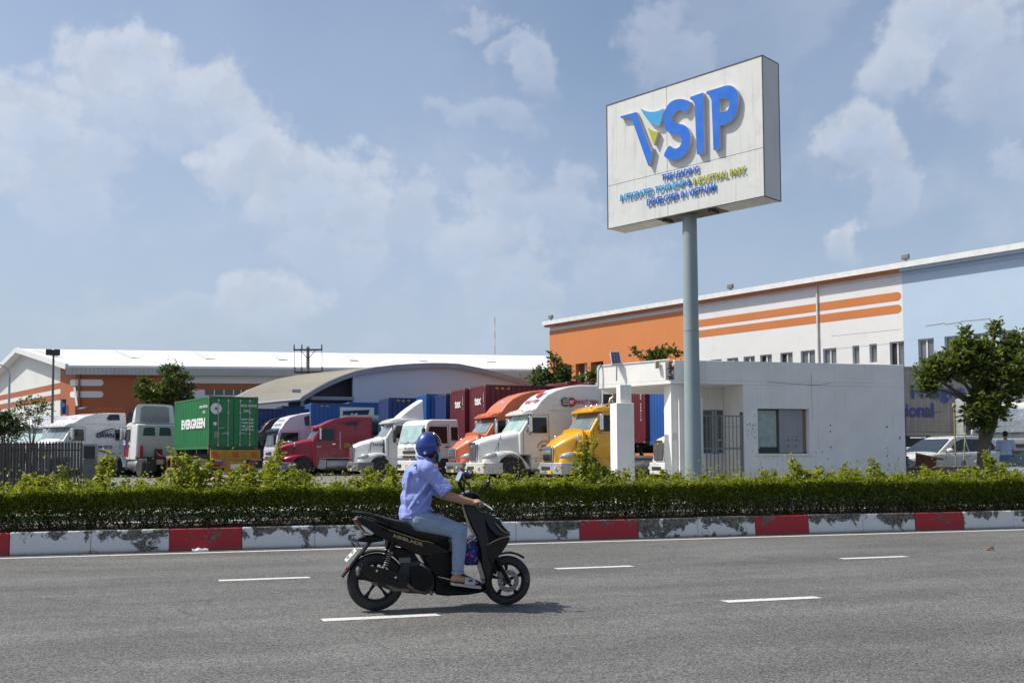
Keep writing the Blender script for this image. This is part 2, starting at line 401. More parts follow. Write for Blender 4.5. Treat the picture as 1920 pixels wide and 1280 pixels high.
def line_paint():
    m = bpy.data.materials.new('road_paint'); m.use_nodes = True; T = NT(m.node_tree); b = T.n['Principled BSDF']
    P = T.node('ShaderNodeNewGeometry').outputs['Position']
    n = T.noise(P, 28, 5, .7); big = T.noise(P, 2.2, 4)
    f = T.math('MULTIPLY', T.ramp(n, .50, .66), T.ramp(big, .3, .7, .3, .95))
    T.put(b.inputs['Base Color'], T.mix(f, (.60, .59, .56), (.22, .215, .205))); b.inputs['Roughness'].default_value = .75
    return m
LINE = line_paint()
e = MB()
for i in range(60):
    x0 = -60 + i * 2.0; e.add([(x0, 15.97, .004), (x0 + 1.992, 15.97, .004), (x0 + 1.992, 16.10, .004), (x0, 16.10, .004)], [(0, 1, 2, 3)])
tag(e.build('edge_line', LINE, smooth=0), kind='structure')
def dash(x, y, L=1.06, w=.15):
    o = MB().add([(x, y - w / 2, .004), (x + L, y - w / 2 + .012, .004), (x + L - .03, y + w / 2, .004), (x - .02, y + w / 2, .004)], [(0, 1, 2, 3)]).build('lane_dash', LINE, smooth=0)
    tag(o, kind='structure')
for k in range(-3, 6): dash(.66 + 3.93 * k, 9.1)
for k in range(-3, 8): dash(-.31 + 4.17 * k, 12.36)
GUT = M('gutter_dirt', (.085, .078, .068), .95, var=.4, vs=6, bump=.4, bs=60, objspace=False)
g = MB(); xs = np.linspace(-60, 60, 400)
for i in range(len(xs) - 1):
    a = 16.22 + .07 * mnoise.noise((xs[i] * 1.7, 0, 0)) + .03 * mnoise.noise((xs[i] * 9, 3, 0)); b = 16.22 + .07 * mnoise.noise((xs[i + 1] * 1.7, 0, 0)) + .03 * mnoise.noise((xs[i + 1] * 9, 3, 0))
    g.add([(xs[i], a, .003), (xs[i + 1], b, .003), (xs[i + 1], 16.42, .003), (xs[i], 16.42, .003)], [(0, 1, 2, 3)])
tag(g.build('gutter', GUT, smooth=0), kind='structure')

def kerb_mat(name, paint, amt, lo=.42, hi=.56):
    m = bpy.data.materials.new(name); m.use_nodes = True; T = NT(m.node_tree); b = T.n['Principled BSDF']
    P = T.node('ShaderNodeNewGeometry').outputs['Position']; z = T.xyz(P)[2]
    n = T.noise(P, 2.6, 10, .68, .4); n2 = T.noise(P, 22, 5, .6)
    n = T.math('ADD', n, T.math('MULTIPLY', T.ramp(z, .05, .34, -.12, .05), amt)); n = T.math('ADD', n, T.ramp(T.noise(P, .45, 3), .3, .7, -.07, .06))
    f = T.math('MULTIPLY', T.ramp(n, hi - .025, hi + .012), amt, clamp=True)
    old = T.mix(T.ramp(n2, .35, .65), (.045, .042, .035), (.18, .165, .14))
    p = T.mix(T.ramp(n2, .3, .8, 0, .25), paint, tuple(v * .55 for v in paint))
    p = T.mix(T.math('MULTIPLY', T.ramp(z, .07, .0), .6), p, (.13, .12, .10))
    T.put(b.inputs['Base Color'], T.mix(f, p, old)); b.inputs['Roughness'].default_value = .75
    bn = T.node('ShaderNodeBump'); bn.inputs['Strength'].default_value = .5; bn.inputs['Distance'].default_value = .01
    T.put(bn.inputs['Height'], T.math('SUBTRACT', T.math('MULTIPLY', n2, .5), f)); T.l.new(bn.outputs[0], b.inputs['Normal'])
    return m
KW = kerb_mat('kerb_white', (.66, .67, .66), 1.0, hi=.488); KR = kerb_mat('kerb_red', (.38, .022, .033), .75, hi=.585)
kerb = tag(bpy.data.objects.new('median_kerb', None), kind='structure'); C.objects.link(kerb); kerb.location = (0, 16.4, 0)
for k in range(-7, 10):
    x0 = -1.17 + 3.36 * k
    for j, (a, b, m) in enumerate(((0, 1.09, KR), (1.092, 2.225, KW), (2.227, 3.358, KW))):
        jz = random.uniform(-.008, .008)
        MB().add([(x0 + a, -.0 + random.uniform(-.006, .006), 0), (x0 + b, 0 + random.uniform(-.006, .006), 0), (x0 + b, .22, 0), (x0 + a, .22, 0),
                  (x0 + a, .03, .345 + jz), (x0 + b, .03, .345 + jz), (x0 + b, .22, .345 + jz), (x0 + a, .22, .345 + jz)],
                 [(3, 2, 1, 0), (4, 5, 6, 7), (0, 1, 5, 4), (1, 2, 6, 5), (2, 3, 7, 6), (3, 0, 4, 7)]).build('kerb_block', m, kerb, bevel=.018)
    MB().box(x0, x0 + 3.358, 2.0, 2.2, 0, .34).build('kerb_block', KW, kerb, bevel=.018)
SOIL = M('median_soil', (.085, .062, .045), .95, var=.5, vs=5, bump=.8, bs=30, objspace=False)
s = MB(); nx, ny = 170, 6
for i in range(nx + 1):
    for j in range(ny + 1):
        x = -26 + 60 * i / nx; y = 16.62 + 1.78 * j / ny; s.v.append((x, y, .30 + .05 * mnoise.noise((x * 2.2, y * 2.2, 0)) + .03 * math.sin(PI * j / ny)))
for i in range(nx):
    for j in range(ny):
        a = i * (ny + 1) + j; s.f.append((a, a + ny + 1, a + ny + 2, a + 1))
tag(s.build('median_soil', SOIL), kind='structure')

# ------------------------------------------------------------------ hedge on the median
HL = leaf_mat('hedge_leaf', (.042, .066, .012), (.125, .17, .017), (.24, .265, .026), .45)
HY = leaf_mat('young_leaf', (.16, .20, .018), (.25, .285, .024), (.35, .35, .04), .45)
TWIG = M('twig_bark', (.10, .075, .055), .85, var=.35, vs=9)
hedge = thing('hedge', 'long trimmed yellow-green hedge growing on the median behind the red and white kerb', 'hedge', (4, 17.25, .33))
def hedge_top(x): return .915 + .05 * mnoise.noise((x * .9, 5, 0)) + .07 * mnoise.noise((x * 2.7, 9, 0)) + .05 * mnoise.noise((x * 7.5, 1, 0))
def hedge_leaves(n, x0, x1, name, mat, zlo, zhi, size, surf=.65, top=False, ylo=16.62, yhi=17.75):
    x = rng.uniform(x0, x1, n); y = rng.uniform(ylo, yhi, n); q = rng.random(n)
    ht = np.array([hedge_top(v) for v in x]); dz = np.array([.10 * mnoise.noise((v * 1.6, 2, 0)) for v in x])
    z = zlo + dz + (ht - zlo - dz) * (q ** (.5 if not top else .25))
    front = rng.random(n) < surf * .5
    y = np.where(front, ylo + rng.exponential(.06, n) + .07 * np.array([mnoise.noise((v * 1.9, w * 3, 4)) for v, w in zip(x, z)]), y)
    up = (rng.random(n) < surf * .5) & ~front if not top else np.ones(n, bool)
    z = np.where(up, ht - rng.exponential(.04, n) + (rng.exponential(.062, n) * np.array([.4 + 1.6 * max(0, mnoise.noise((v * 4.1, w * 4.1, 7)) + .35) for v, w in zip(x, y)]) if top else 0), z)
    pos = np.stack([x, y, z], 1)
    d = rng.normal(size=(n, 3)); d[:, 1] -= .5; d[:, 2] += .25
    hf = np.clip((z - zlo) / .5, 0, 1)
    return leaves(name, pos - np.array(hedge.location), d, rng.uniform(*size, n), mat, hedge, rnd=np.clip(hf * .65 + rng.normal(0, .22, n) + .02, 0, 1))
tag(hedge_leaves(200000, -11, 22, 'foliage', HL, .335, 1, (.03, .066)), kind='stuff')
tag(hedge_leaves(46000, -11, 22, 'top_growth', HY, .72, 1, (.032, .068), top=True), kind='stuff')
tw = MB()
for i in range(2600):
    x = random.uniform(-11, 22); y = random.uniform(16.72, 17.6); p = Vector((x, y, .27)); pts = [p]
    d = Vector((random.gauss(0, .5), random.gauss(0, .3), 1)).normalized()
    for k in range(4):
        p = p + d * random.uniform(.07, .14); pts.append(p); d = (d + Vector((random.gauss(0, .35), random.gauss(0, .3), .12))).normalized()
    r0 = random.uniform(.004, .011)
    tw.tube(pts, [r0, r0 * .9, r0 * .75, r0 * .6, r0 * .4], 4, False)
tag(tw.build('stem', TWIG, hedge, world=True), kind='stuff')
LIT = leaf_mat('leaf_litter', (.10, .07, .04), (.16, .11, .06), (.22, .17, .09), .05)
n = 5200; px_ = np.stack([rng.uniform(-11, 22, n), rng.uniform(16.63, 18.2, n), np.full(n, .345) + rng.uniform(-.015, .02, n)], 1)
tag(leaves('fallen_leaves', px_, rng.normal(size=(n, 3)) * np.array([1, 1, .25]), rng.uniform(.03, .07, n), LIT), kind='stuff')
def shoot(px, top, lean, base=910, D=None, big=1.0):
    """one long shoot standing out of the hedge; px, top: where its tip is"""
    y = random.uniform(16.9, 17.6); P1 = on_plane(px, top, Vector((0, y, 0)), Vector((0, 1, 0))); P0 = Vector((P1.x - lean, y + random.uniform(-.05, .05), .72))
    k = 9; pts = []
    for i in range(k + 1):
        t = i / k; pts.append(P0.lerp(P1, t) + Vector((lean * .35 * (t * t - t) * 1.5, 0, .12 * math.sin(PI * t))) + Vector((random.gauss(0, .006), random.gauss(0, .01), 0)))
    st = MB().tube(pts, [.0065 - .0045 * i / k for i in range(k + 1)], 5, False).build('shoot', MC['twig_green'], hedge, world=True)
    pos = []; dr = []; sz = []
    L = (P1 - P0).length; m = int(L * 62) + 8
    for i in range(m):
        t = (i + .5) / m; t = min(.999, max(.12, t)); q = t * k; a = int(q); p = pts[a].lerp(pts[a + 1], q - a)
        an = i * 2.4 + random.uniform(-.5, .5); dv = Vector((math.cos(an), math.sin(an) * .8 - .2, random.uniform(-.35, .35)))
        for rep in range(1 if t > .85 else random.choice((1, 2, 2))):
            pos.append(p + dv * random.uniform(0, .03)); dr.append(dv + Vector((random.gauss(0, .3), random.gauss(0, .3), random.gauss(-.1, .3)))); sz.append(random.uniform(.065, .115) * (1.08 - .4 * t) * big)
    inv = full_matrix(hedge).inverted()
    leaves('shoot_leaves', np.array([inv @ p for p in pos]), np.array([tuple(v) for v in dr]), np.array(sz), HY, hedge, wid=.78)
M('twig_green', (.12, .14, .05), .7)
random.seed(21)
for _ in range(110):
    px = random.uniform(-20, 1940); shoot(px, random.uniform(886, 910) - (8 if 280 < px < 600 or px > 1060 else 0), random.uniform(-.1, .15))
for a in [(112, 872, -.12), (136, 905, .1), (205, 846, .12), (188, 888, .05), (160, 900, -.05), (236, 902, .02), (318, 838, -.2), (345, 846, -.1), (372, 856, .05), (395, 861, .08), (412, 880, .1), (330, 880, -.05),
          (455, 868, .1), (470, 872, -.05), (492, 880, .06), (527, 824, .15), (515, 850, .1), (548, 870, .1), (585, 893, .3), (566, 880, .25), (505, 895, 0), (432, 893, .06), (352, 893, .03), (692, 872, -.08), (705, 884, -.03), (728, 868, -.05), (745, 892, .05), (668, 900, -.08),
          (870, 900, .05), (848, 908, 0), (1000, 905, .05), (1040, 902, .05), (1108, 815, .2), (1098, 842, .12), (1078, 880, -.05), (1118, 862, .03), (1060, 895, 0), (1132, 872, .05), (1150, 888, .08),
          (1250, 888, .05), (1275, 884, .1), (1232, 900, -.05), (1345, 896, .05), (1420, 900, -.04), (1390, 902, 0), (1484, 856, -.15), (1496, 866, -.05), (1512, 880, .0), (1538, 872, .1), (1560, 884, .12), (1590, 868, .22), (1602, 880, .15), (1636, 858, .1), (1628, 876, .05), (1660, 892, 0),
          (1690, 895, 0), (1732, 872, .02), (1745, 884, .06), (1788, 890, .05), (1800, 880, -.05), (1826, 872, -.02), (1846, 842, -.12), (1862, 856, .02), (1880, 872, .1), (1905, 880, .1)]:
    shoot(*a)
    for _ in range(2): shoot(a[0] + random.uniform(-20, 20), a[1] + random.uniform(4, 30), a[2] + random.uniform(-.08, .08))
FLOWER = leaf_mat('bract', (.45, .05, .12), (.5, .08, .15), (.55, .1, .2), .3)
n = 46; pos = np.stack([rng.uniform(-6, 15, n), rng.uniform(16.6, 17, n), rng.uniform(.6, .92, n)], 1)
tag(leaves('bract', pos - np.array(hedge.location), rng.normal(size=(n, 3)), np.full(n, .035), FLOWER, hedge), kind='stuff')

# ------------------------------------------------------------------ the park's name sign
BOARD = M('sign_board', (.66, .67, .64), .5, var=.05, vs=1, streak=.4, dirt=.35, dirtcol=(.33, .32, .29), objspace=True)
BOARD_S = M('sign_side', (.60, .63, .61), .5, var=.08, vs=1, streak=.3, dirtcol=(.3, .3, .27))
RUST = M('sign_trim', (.10, .085, .075), .8, var=.4, vs=8)
POLE = M('sign_pole_paint', (.27, .33, .34), .5, var=.08, vs=1.2, streak=.12, dirtcol=(.2, .22, .2))
SL = Vector((10.29, 27.58, 0)); SR = Vector((12.94, 23.05, 0)); SU = (SR - SL).normalized(); SWID = (SR - SL).length
SN = SU.cross(Vector((0, 0, 1)))         # towards the viewer
ZT, ZB, STH = 11.91, 8.18, .82
mid = (SL + SR) / 2 - SN * (STH / 2)
sign = thing('name_sign', 'tall grey pole carrying the white VSIP sign board beside the guardhouse', 'sign', (mid.x, mid.y, .15), math.atan2(SU.y, SU.x))
# local frame: x along the board, -y towards the viewer
def sloc(px, py, off=0): 
    p = on_plane(px, py, SL + SN * off, SN); q = full_matrix(sign).inverted() @ p; return (q.x, q.z)
h2 = SWID / 2; FY = -STH / 2; B0, B1 = ZB - .15, ZT - .15; SEAM = B0 + 1.28
MB().tube([(0, 0, 0), (0, 0, 4.0), (0, 0, B0 + .1)], [.235, .215, .20], 28).build('pole', POLE, sign)
MB().lathe([(.42, 0), (.42, .03), (.27, .03), (.25, .12)], 'z', 24).build('base_plate', POLE, sign)
MB().lathe([(.208, 2.9 + 1.85), (.216, 4.76), (.216, 4.80), (.205, 4.81)], 'z', 24).build('weld_ring', POLE, sign)
for (a, b, c, d) in ((-h2, -.45, SEAM + .006, B1), (-.438, h2, SEAM + .006, B1), (-h2, -.45, B0, SEAM - .006), (-.438, h2, B0, SEAM - .006)):
    MB().box(a, b, FY, FY + .02, c, d).build('face_panel', BOARD, sign, bevel=.004)
MB().box(-h2, h2, FY + .022, FY + .05, B0 + .01, B1 - .01).build('backing', RUST, sign)
MB().box(h2 - .03, h2 + .004, FY + .024, STH / 2, B0, B1).build('side_panel', BOARD_S, sign)
MB().box(-h2 - .004, -h2 + .03, FY + .024, STH / 2, B0, B1).build('side_panel', BOARD_S, sign)
MB().box(-h2 + .031, h2 - .031, STH / 2 - .02, STH / 2, B0, B1).build('back_panel', BOARD_S, sign)
MB().box(-h2 + .031, h2 - .031, FY + .052, STH / 2 - .021, B1 - .03, B1).build('top_panel', BOARD_S, sign)
for (a, b) in ((-h2 + .031, -.9), (1.1, h2 - .031)): MB().box(a, b, FY + .052, STH / 2 - .021, B0, B0 + .02).build('soffit_panel', M('sign_soffit', (.5, .5, .46), .6, dirt=.7, vs=3, dirtcol=(.16, .14, .11)), sign)
MB().box(-.9, 1.1, FY + .052, STH / 2 - .021, B0 + .03, B0 + .06).build('soffit_panel', RUST, sign)
t = MB()
for z in (B0 - .012, B1 - .012): t.box(-h2 - .012, h2 + .012, FY - .012, FY + .012, z, z + .024)
for x in (-h2 - .012, h2 - .012): t.box(x, x + .024, FY - .011, FY + .011, B0 + .014, B1 - .014)
t.box(h2 - .01, h2 + .014, STH / 2 - .012, STH / 2 + .012, B0, B1); t.box(h2 - .012, h2 + .012, FY + .014, STH / 2 - .014, B1 - .006, B1 + .014); t.box(h2 - .012, h2 + .012, FY + .014, STH / 2 - .014, B0 - .012, B0 + .010)
t.build('edge_trim', RUST, sign)
for x in (-.75, .8): MB().box(x - .06, x + .06, -.18, .18, B0 - .05, B0 + .02).build('bracket', RUST, sign)
MB().tube([(.02 + .2 * math.cos(a), -.1, B1 + .13 * math.sin(a)) for a in np.linspace(0, PI, 9)], .016, 6).build('lifting_eye', RUST, sign)
LSIDE = M('letter_return', (.62, .56, .56), .5, var=.1)
BLUE = M('letter_blue', (.010, .15, .62), .4, var=.1, vs=.8); CYAN = M('letter_cyan', (.05, .35, .66), .4, var=.06); LIME = M('letter_lime', (.42, .43, .02), .4, var=.08)
cr = lambda x, y: (1100 + x / 3.555, 80 + y / 3.555)
def letter(pts, mat, dep=.115):
    pl = [sloc(*cr(*p), off=dep) for p in pts]
    a = MB().prism([(x, FY - dep + .004, z) for x, z in pl], (0, dep - .006, 0)).build('letter', LSIDE, sign, smooth=30)
    MB().prism([(x, FY - dep, z) for x, z in pl], (0, .004, 0)).build('letter_face', mat, a, smooth=0)
def curve(pts, n=5):                      # Catmull-Rom through the listed points
    out = []; k = len(pts)
    for i in range(k):
        p0, p1, p2, p3 = (Vector(pts[(i + j - 1) % k]) for j in range(4))
        for t in range(n):
            u = t / n; out.append(tuple(.5 * ((2 * p1) + (p2 - p0) * u + (2 * p0 - 5 * p1 + 4 * p2 - p3) * u * u + (3 * p1 - p0 - 3 * p2 + p3) * u ** 3)))
    return out
letter([(225, 491), (330, 463), (430, 727), (442, 703), (417, 825), (409, 818), (318, 560), (302, 517), (281, 499), (235, 505), (226, 503)], BLUE)
letter([(358, 440), (395, 457), (425, 462), (450, 461), (480, 454), (512, 440), (502, 500), (487, 552), (472, 557), (440, 545), (410, 520), (380, 480)], CYAN)
letter([(407, 567), (425, 580), (445, 589), (475, 595), (462, 640), (448, 683), (428, 632)], LIME)
letter(curve([(692, 404), (657, 468), (630, 452), (602, 455), (577, 478), (568, 508), (580, 532), (612, 541), (648, 549), (676, 575), (690, 620), (685, 682), (665, 732), (630, 766), (587, 783), (546, 776), (515, 750), (549, 688), (575, 703), (600, 705), (622, 688), (633, 655), (628, 630), (608, 617), (570, 612), (535, 590), (517, 555), (512, 500), (522, 450), (548, 408), (580, 385), (620, 376), (662, 383)], 4), BLUE)
letter([(690, 362), (775, 333), (782, 740), (735, 745), (719, 402), (708, 386), (691, 381)], BLUE)
letter([(798, 326), (886, 299.5), (887, 470), (888, 554), (886, 711), (845, 717), (832, 385), (820, 352), (799, 344)], BLUE)
letter([(886.3, 299.4), (930, 286), (952, 285), (975, 292), (998, 316), (1009, 350), (1010, 390), (1003, 440), (985, 493), (960, 525), (930, 544), (888.3, 554), (887.3, 470), (915, 464), (937, 453), (950, 428), (952, 405), (946, 384), (932, 371), (912, 369), (886.3, 378)], BLUE)
def sign_text(s, xy0, xy1, px_h, mat):
    a = sloc(*cr(*xy0), off=.055); b = sloc(*cr(*xy1), off=.055)
    w = b[0] - a[0]
    mw = full_matrix(sign) @ Matrix(((1, 0, 0, (a[0] + b[0]) / 2), (0, 0, -1, FY - .035), (0, 1, 0, (a[1] + b[1]) / 2), (0, 0, 0, 1)))
    o = text('lettering', s, .3, mat, sign, mw, depth=.025, bold=.001, width=w, height=px_h)
    return o
sign_text('THE LEADING', (498, 914), (746, 868), .185, BLUE)
sign_text('INTEGRATED TOWNSHIP', (220, 1052), (655, 962), .20, CYAN)
sign_text('&', (664, 952), (694, 946), .185, BLUE)
sign_text('INDUSTRIAL PARK', (706, 944), (1056, 872), .20, LIME)
sign_text('DEVELOPER IN VIETNAM', (400, 1082), (856, 990), .20, BLUE)

# ------------------------------------------------------------------ guardhouse
def wall_mat(name, col, moss=.5):
    m = bpy.data.materials.new(name); m.use_nodes = True; T = NT(m.node_tree); b = T.n['Principled BSDF']
    P = T.node('ShaderNodeTexCoord').outputs['Object']; z = T.xyz(P)[2]
    n = T.noise(P, 1.1, 7, .62); st = T.noise(T.scale(P, (5, 5, .4)), 1.4, 6, .65); sp = T.noise(P, 9, 6, .7)
    c = T.mix(T.ramp(n, .3, .7), tuple(v * .9 for v in col), col)
    c = T.mix(T.math('MULTIPLY', T.ramp(st, .52, .8), .35 * moss), c, (.28, .27, .23))
    c = T.mix(T.math('MULTIPLY', T.ramp(sp, .62, .74), T.ramp(n, .45, .65, 0, .5 * moss)), c, (.20, .19, .17))
    c = T.mix(T.math('MULTIPLY', T.ramp(z, 1.0, 0.2), T.ramp(n, .35, .6, .1, .7 * moss)), c, (.25, .23, .18))
    T.put(b.inputs['Base Color'], c); b.inputs['Roughness'].default_value = .8
    bn = T.node('ShaderNodeBump'); bn.inputs['Strength'].default_value = .25; bn.inputs['Distance'].default_value = .01
    T.put(bn.inputs['Height'], T.noise(P, 20, 6, .65)); T.l.new(bn.outputs[0], b.inputs['Normal'])
    MC[name] = m; return m
GW = wall_mat('guardhouse_plaster', (.86, .84, .79), .75)
GX, GY, GT, GB = 11.50, 25.92, 4.15, 3.48        # canopy corner, front plane, top, canopy underside
gh = thing('guardhouse', 'low white weathered guardhouse with an angled canopy on two pillars behind the hedge', 'guardhouse', (15.5, 27.2, .15))
GR = 19.1; gx = lambda px: on_plane(px, 800, Vector((0, GY, 0)), Vector((0, 1, 0))).x
gz = lambda px, py: on_plane(px, py, Vector((0, GY, 0)), Vector((0, 1, 0))).z
rx0, rx1 = gx(1319), gx(1395); wx0, wx1 = gx(1421), gx(1518); wz0, wz1 = gz(1470, 850), gz(1470, 766)
def gwall(name, b, mat=GW, par=gh, **k): return b.build(name, mat, par, world=True, **k)
# front wall round the window opening
w = MB()
w.box(rx1, wx0, GY, GY + .2, .1, GB - .003); w.box(wx1, GR, GY, GY + .2, .1, GB - .003); w.box(wx0 + .002, wx1 - .002, GY, GY + .2, .1, wz0); w.box(wx0 + .002, wx1 - .002, GY, GY + .2, wz1, GB - .003)
gwall('front_wall', w, smooth=0)
gwall('right_wall', MB().box(GR - .2, GR - .004, GY + .203, GY + 4.6, .1, GB - .003), smooth=0)
gwall('back_wall', MB().box(15.2, GR - .203, GY + 4.4, GY + 4.6, .1, GB - .003), smooth=0)
# recessed entrance: side wall, back wall with a window
ry = GY + 1.25; ex0, ex1 = gx(1316) + .1, rx1 - .55
rw0, rw1 = on_plane(1312, 800, Vector((0, ry, 0)), Vector((0, 1, 0))).x, on_plane(1369, 800, Vector((0, ry, 0)), Vector((0, 1, 0))).x
rz0 = on_plane(1340, 850, Vector((0, ry, 0)), Vector((0, 1, 0))).z; rz1 = on_plane(1340, 768, Vector((0, ry, 0)), Vector((0, 1, 0))).z
w = MB(); w.box(rw1, rx1 - .003, ry, ry + .15, .1, GB - .004); w.box(rw0 - .25, rw1 - .002, ry, ry + .15, .1, rz0); w.box(rw0 - .25, rw1 - .002, ry, ry + .15, rz1, GB - .004)
gwall('recess_wall', w, smooth=0)
gwall('side_wall', MB().box(rx1 + .001, rx1 + .18, GY + .203, ry + .15, .1, GB - .004), smooth=0)
ALU = M('window_frame_aluminium', (.42, .43, .44), .4, .5, .1)
wn = gwall('window', MB().bar((rw0, ry + .05, rz0), (rw1, ry + .05, rz0), .05, .05).bar((rw0, ry + .05, rz1), (rw1, ry + .05, rz1), .05, .05).bar((rw1 - .03, ry + .05, rz0), (rw1 - .03, ry + .05, rz1), .05, .05).bar(((rw0 + rw1) / 2 - .05, ry + .05, rz0), ((rw0 + rw1) / 2 - .05, ry + .05, rz1), .05, .07).bar((rw1 - .45, ry + .05, rz0), (rw1 - .45, ry + .05, rz1), .05, .06), ALU)
for a, b in ((rw0, rw0 + (rw1 - rw0) * .45), (rw0 + (rw1 - rw0) * .5, rw1 - .06)):
    gwall('pane', MB().box(a, b, ry + .06, ry + .068, rz0 + .02, rz1 - .02), glass('guard_glass', (.10, .13, .13), .06), wn)
gwall('sill', MB().box(rw0 - .3, rw1 + .04, ry - .04, ry - .003, rz0 - .05, rz0), GW)
gwall('meter_box', MB().box(gx(1322), gx(1334), ry - .2, ry - .005, 1.0, 1.5), M('grey_box', (.36, .38, .38), .5), bevel=.02)
# front window: pale bleached pane, grey sheet panel, deep reveal
MIST = M('bleached_glass', (.34, .42, .38), .22, var=.2, vs=5, dirt=.5, dirtcol=(.2, .22, .19))
SHEET = M('grey_sheet', (.30, .30, .31), .5, var=.12, vs=2, streak=.5, dirtcol=(.2, .19, .18))
mx = gx(1463)
fw = gwall('window', MB().bar((wx0 + .03, GY + .16, wz0 + .02), (wx1 - .03, GY + .16, wz0 + .02), .04, .05).bar((mx, GY + .16, wz0), (mx, GY + .16, wz1), .05, .05).bar((wx0 + .03, GY + .16, wz1 - .02), (wx1 - .03, GY + .16, wz1 - .02), .04, .05), M('dark_frame', (.06, .065, .065), .5))
gwall('pane', MB().box(wx0 + .01, mx - .03, GY + .165, GY + .175, wz0 + .2, wz1 - .05), MIST, fw)
gwall('pane', MB().box(wx0 + .01, mx - .03, GY + .165, GY + .175, wz0 + .03, wz0 + .19), GLASS, fw)
gwall('sheet_panel', MB().box(mx + .03, gx(1508), GY + .10, GY + .12, wz0 + .02, wz1 - .02), SHEET, fw)
hl = MB()
for i, (a, b) in enumerate(((1480.5, 825), (1488, 825), (1496, 825), (1481, 836), (1495, 836))): hl.ball((gx(a), GY + .099, gz(a, b)), (.022, .006, .022), 8, 4)
gwall('bolt_hole', hl, DARK, fw)
gwall('sill', MB().box(wx0 - .05, wx1 + .05, GY - .05, GY - .003, wz0 - .06, wz0 - .005), GW)
# canopy slab with raised fascia: plan follows the chamfered corner
c0 = Vector((10.22, 28.33, 0)); c1 = Vector((GX, GY, 0)); c2 = Vector((GR + .004, GY, 0)); c3 = Vector((GR + .004, GY + 4.6, 0)); c4 = Vector((10.22 + 1.2, GY + 4.6, 0))
plan = [c0, c1 - Vector((0, .004, 0)), c2 - Vector((0, .004, 0)), c3, c4]
gwall('canopy', MB().prism([(p.x, p.y, GB) for p in plan], (0, 0, .10)), smooth=0)
def fascia(a, b, t=.14, nm='fascia'):
    d = (b - a).normalized(); n_ = Vector((-d.y, d.x, 0)) * t
    gwall(nm, MB().prism([(a.x, a.y, GB + .1), (b.x, b.y, GB + .1), (b.x + n_.x, b.y + n_.y, GB + .1), (a.x + n_.x, a.y + n_.y, GB + .1)], (0, 0, GT - GB - .1)), smooth=0, bevel=.012)
d01 = (plan[1] - plan[0]).normalized()
fascia(plan[0], plan[1] - d01 * .17); fascia(plan[1] + Vector((.12, 0, 0)), plan[2]); fascia(plan[2] + Vector((0, .15, 0)), plan[3]); fascia(plan[4], plan[0] + Vector((.02, .2, 0)))
# spalled corner: broken concrete between the two fascias
br = MB(); random.seed(4)
for i in range(26):
    z = GB + .1 + (GT - GB - .12) * (i / 26); br.ball((plan[1].x + .02 + random.uniform(-.05, .09), plan[1].y + .03 + random.uniform(0, .07), z), (random.uniform(.03, .07), random.uniform(.03, .06), random.uniform(.02, .05)), 6, 4)
gwall('broken_edge', br, M('broken_concrete', (.15, .14, .125), .95, var=.4, vs=14, bump=.6), smooth=15)
gwall('roof_edging', MB().bar(plan[0] + Vector((0, 0, GT + .012)), plan[1] + Vector((0, 0, GT + .012)), .05, .03), M('edge_white', (.75, .75, .72), .5))
gwall('downpipe', MB().tube([(10.25, 28.2, 4.2), (10.17, 28.2, 4.0), (10.17, 28.22, 3.5)], .025, 6), STEEL)
gwall('lamp_box', MB().box(plan[1].x - .32, plan[1].x - .22, plan[1].y + .28, plan[1].y + .36, GT - .22, GT - .02), M('old_brass', (.4, .34, .2), .5))
# two pillars: slim shaft on a square block
def pillar(px0, px1, Y, ztop, dx, nm='pillar'):
    a = on_plane(px0, 850, Vector((0, Y, 0)), Vector((0, 1, 0))).x; b = on_plane(px1, 850, Vector((0, Y, 0)), Vector((0, 1, 0))).x; w = b - a
    p = gwall(nm, MB().box(a, b, Y, Y + w, .1, ztop), smooth=0, bevel=.012)
    gwall('shaft', MB().box(a + w * .3 + dx, b - w * .05 + dx, Y + .12, Y + w - .1, ztop + .003, GB - .002), GW, p, smooth=0, bevel=.01)
pillar(1157, 1190, 26.45, gz(1175, 753), 0)
sx0 = gx(1262)
gwall('pillar', MB().box(sx0, gx(1318), GY + .12, GY + .62, .1, GB - .003), smooth=0, bevel=.012)
gwall('pillar_block', MB().box(gx(1274), gx(1319), GY + .01, GY + .117, .1, gz(1280, 746)), smooth=0, bevel=.01)
NOT = M('paper_notice', (.6, .6, .58), .7, var=.1, vs=20)
gwall('notice', MB().box(gx(1263.5), gx(1272), GY + .11, GY + .117, gz(1268, 825), gz(1268, 811)), NOT)
# barred gate
GATE = M('grey_gate_paint', (.20, .22, .235), .5, var=.15, vs=4)
gt0, gt1 = gx(1317), gx(1391); gtop = gz(1350, 778); gate = thing('barred_gate', 'grey steel barred gate closing the guardhouse entrance right of the sign pole', 'gate', (gt0, GY + .09, .15))
gwall('top_rail', MB().box(gt0, gt1, GY + .06, GY + .10, gtop - .04, gtop), GATE, gate); gwall('mid_rail', MB().box(gt0, gt1, GY + .06, GY + .10, gz(1350, 842), gz(1350, 842) + .05), GATE, gate)
gwall('bottom_rail', MB().box(gt0, gt1, GY + .06, GY + .10, .22, .27), GATE, gate)
for i in range(10):
    x = gt0 + (gt1 - gt0 - .1) * (i + .4) / 9.6; gwall('bar', MB().box(x - .011, x + .011, GY + .068, GY + .092, .27, gtop - .04), GATE, gate)
for z in (gz(1350, 800), gz(1350, 882)): gwall('thin_bar', MB().box(gt0, gt1, GY + .094, GY + .102, z, z + .012), GATE, gate)
gwall('gate_post', MB().box(gt1 - .005, gt1 + .05, GY + .05, GY + .11, .1, gtop + .03), GATE, gate); gwall('post_cap', MB().ball((gt1 + .022, GY + .08, gtop + .06), .04, 10, 6), DARK, gate)
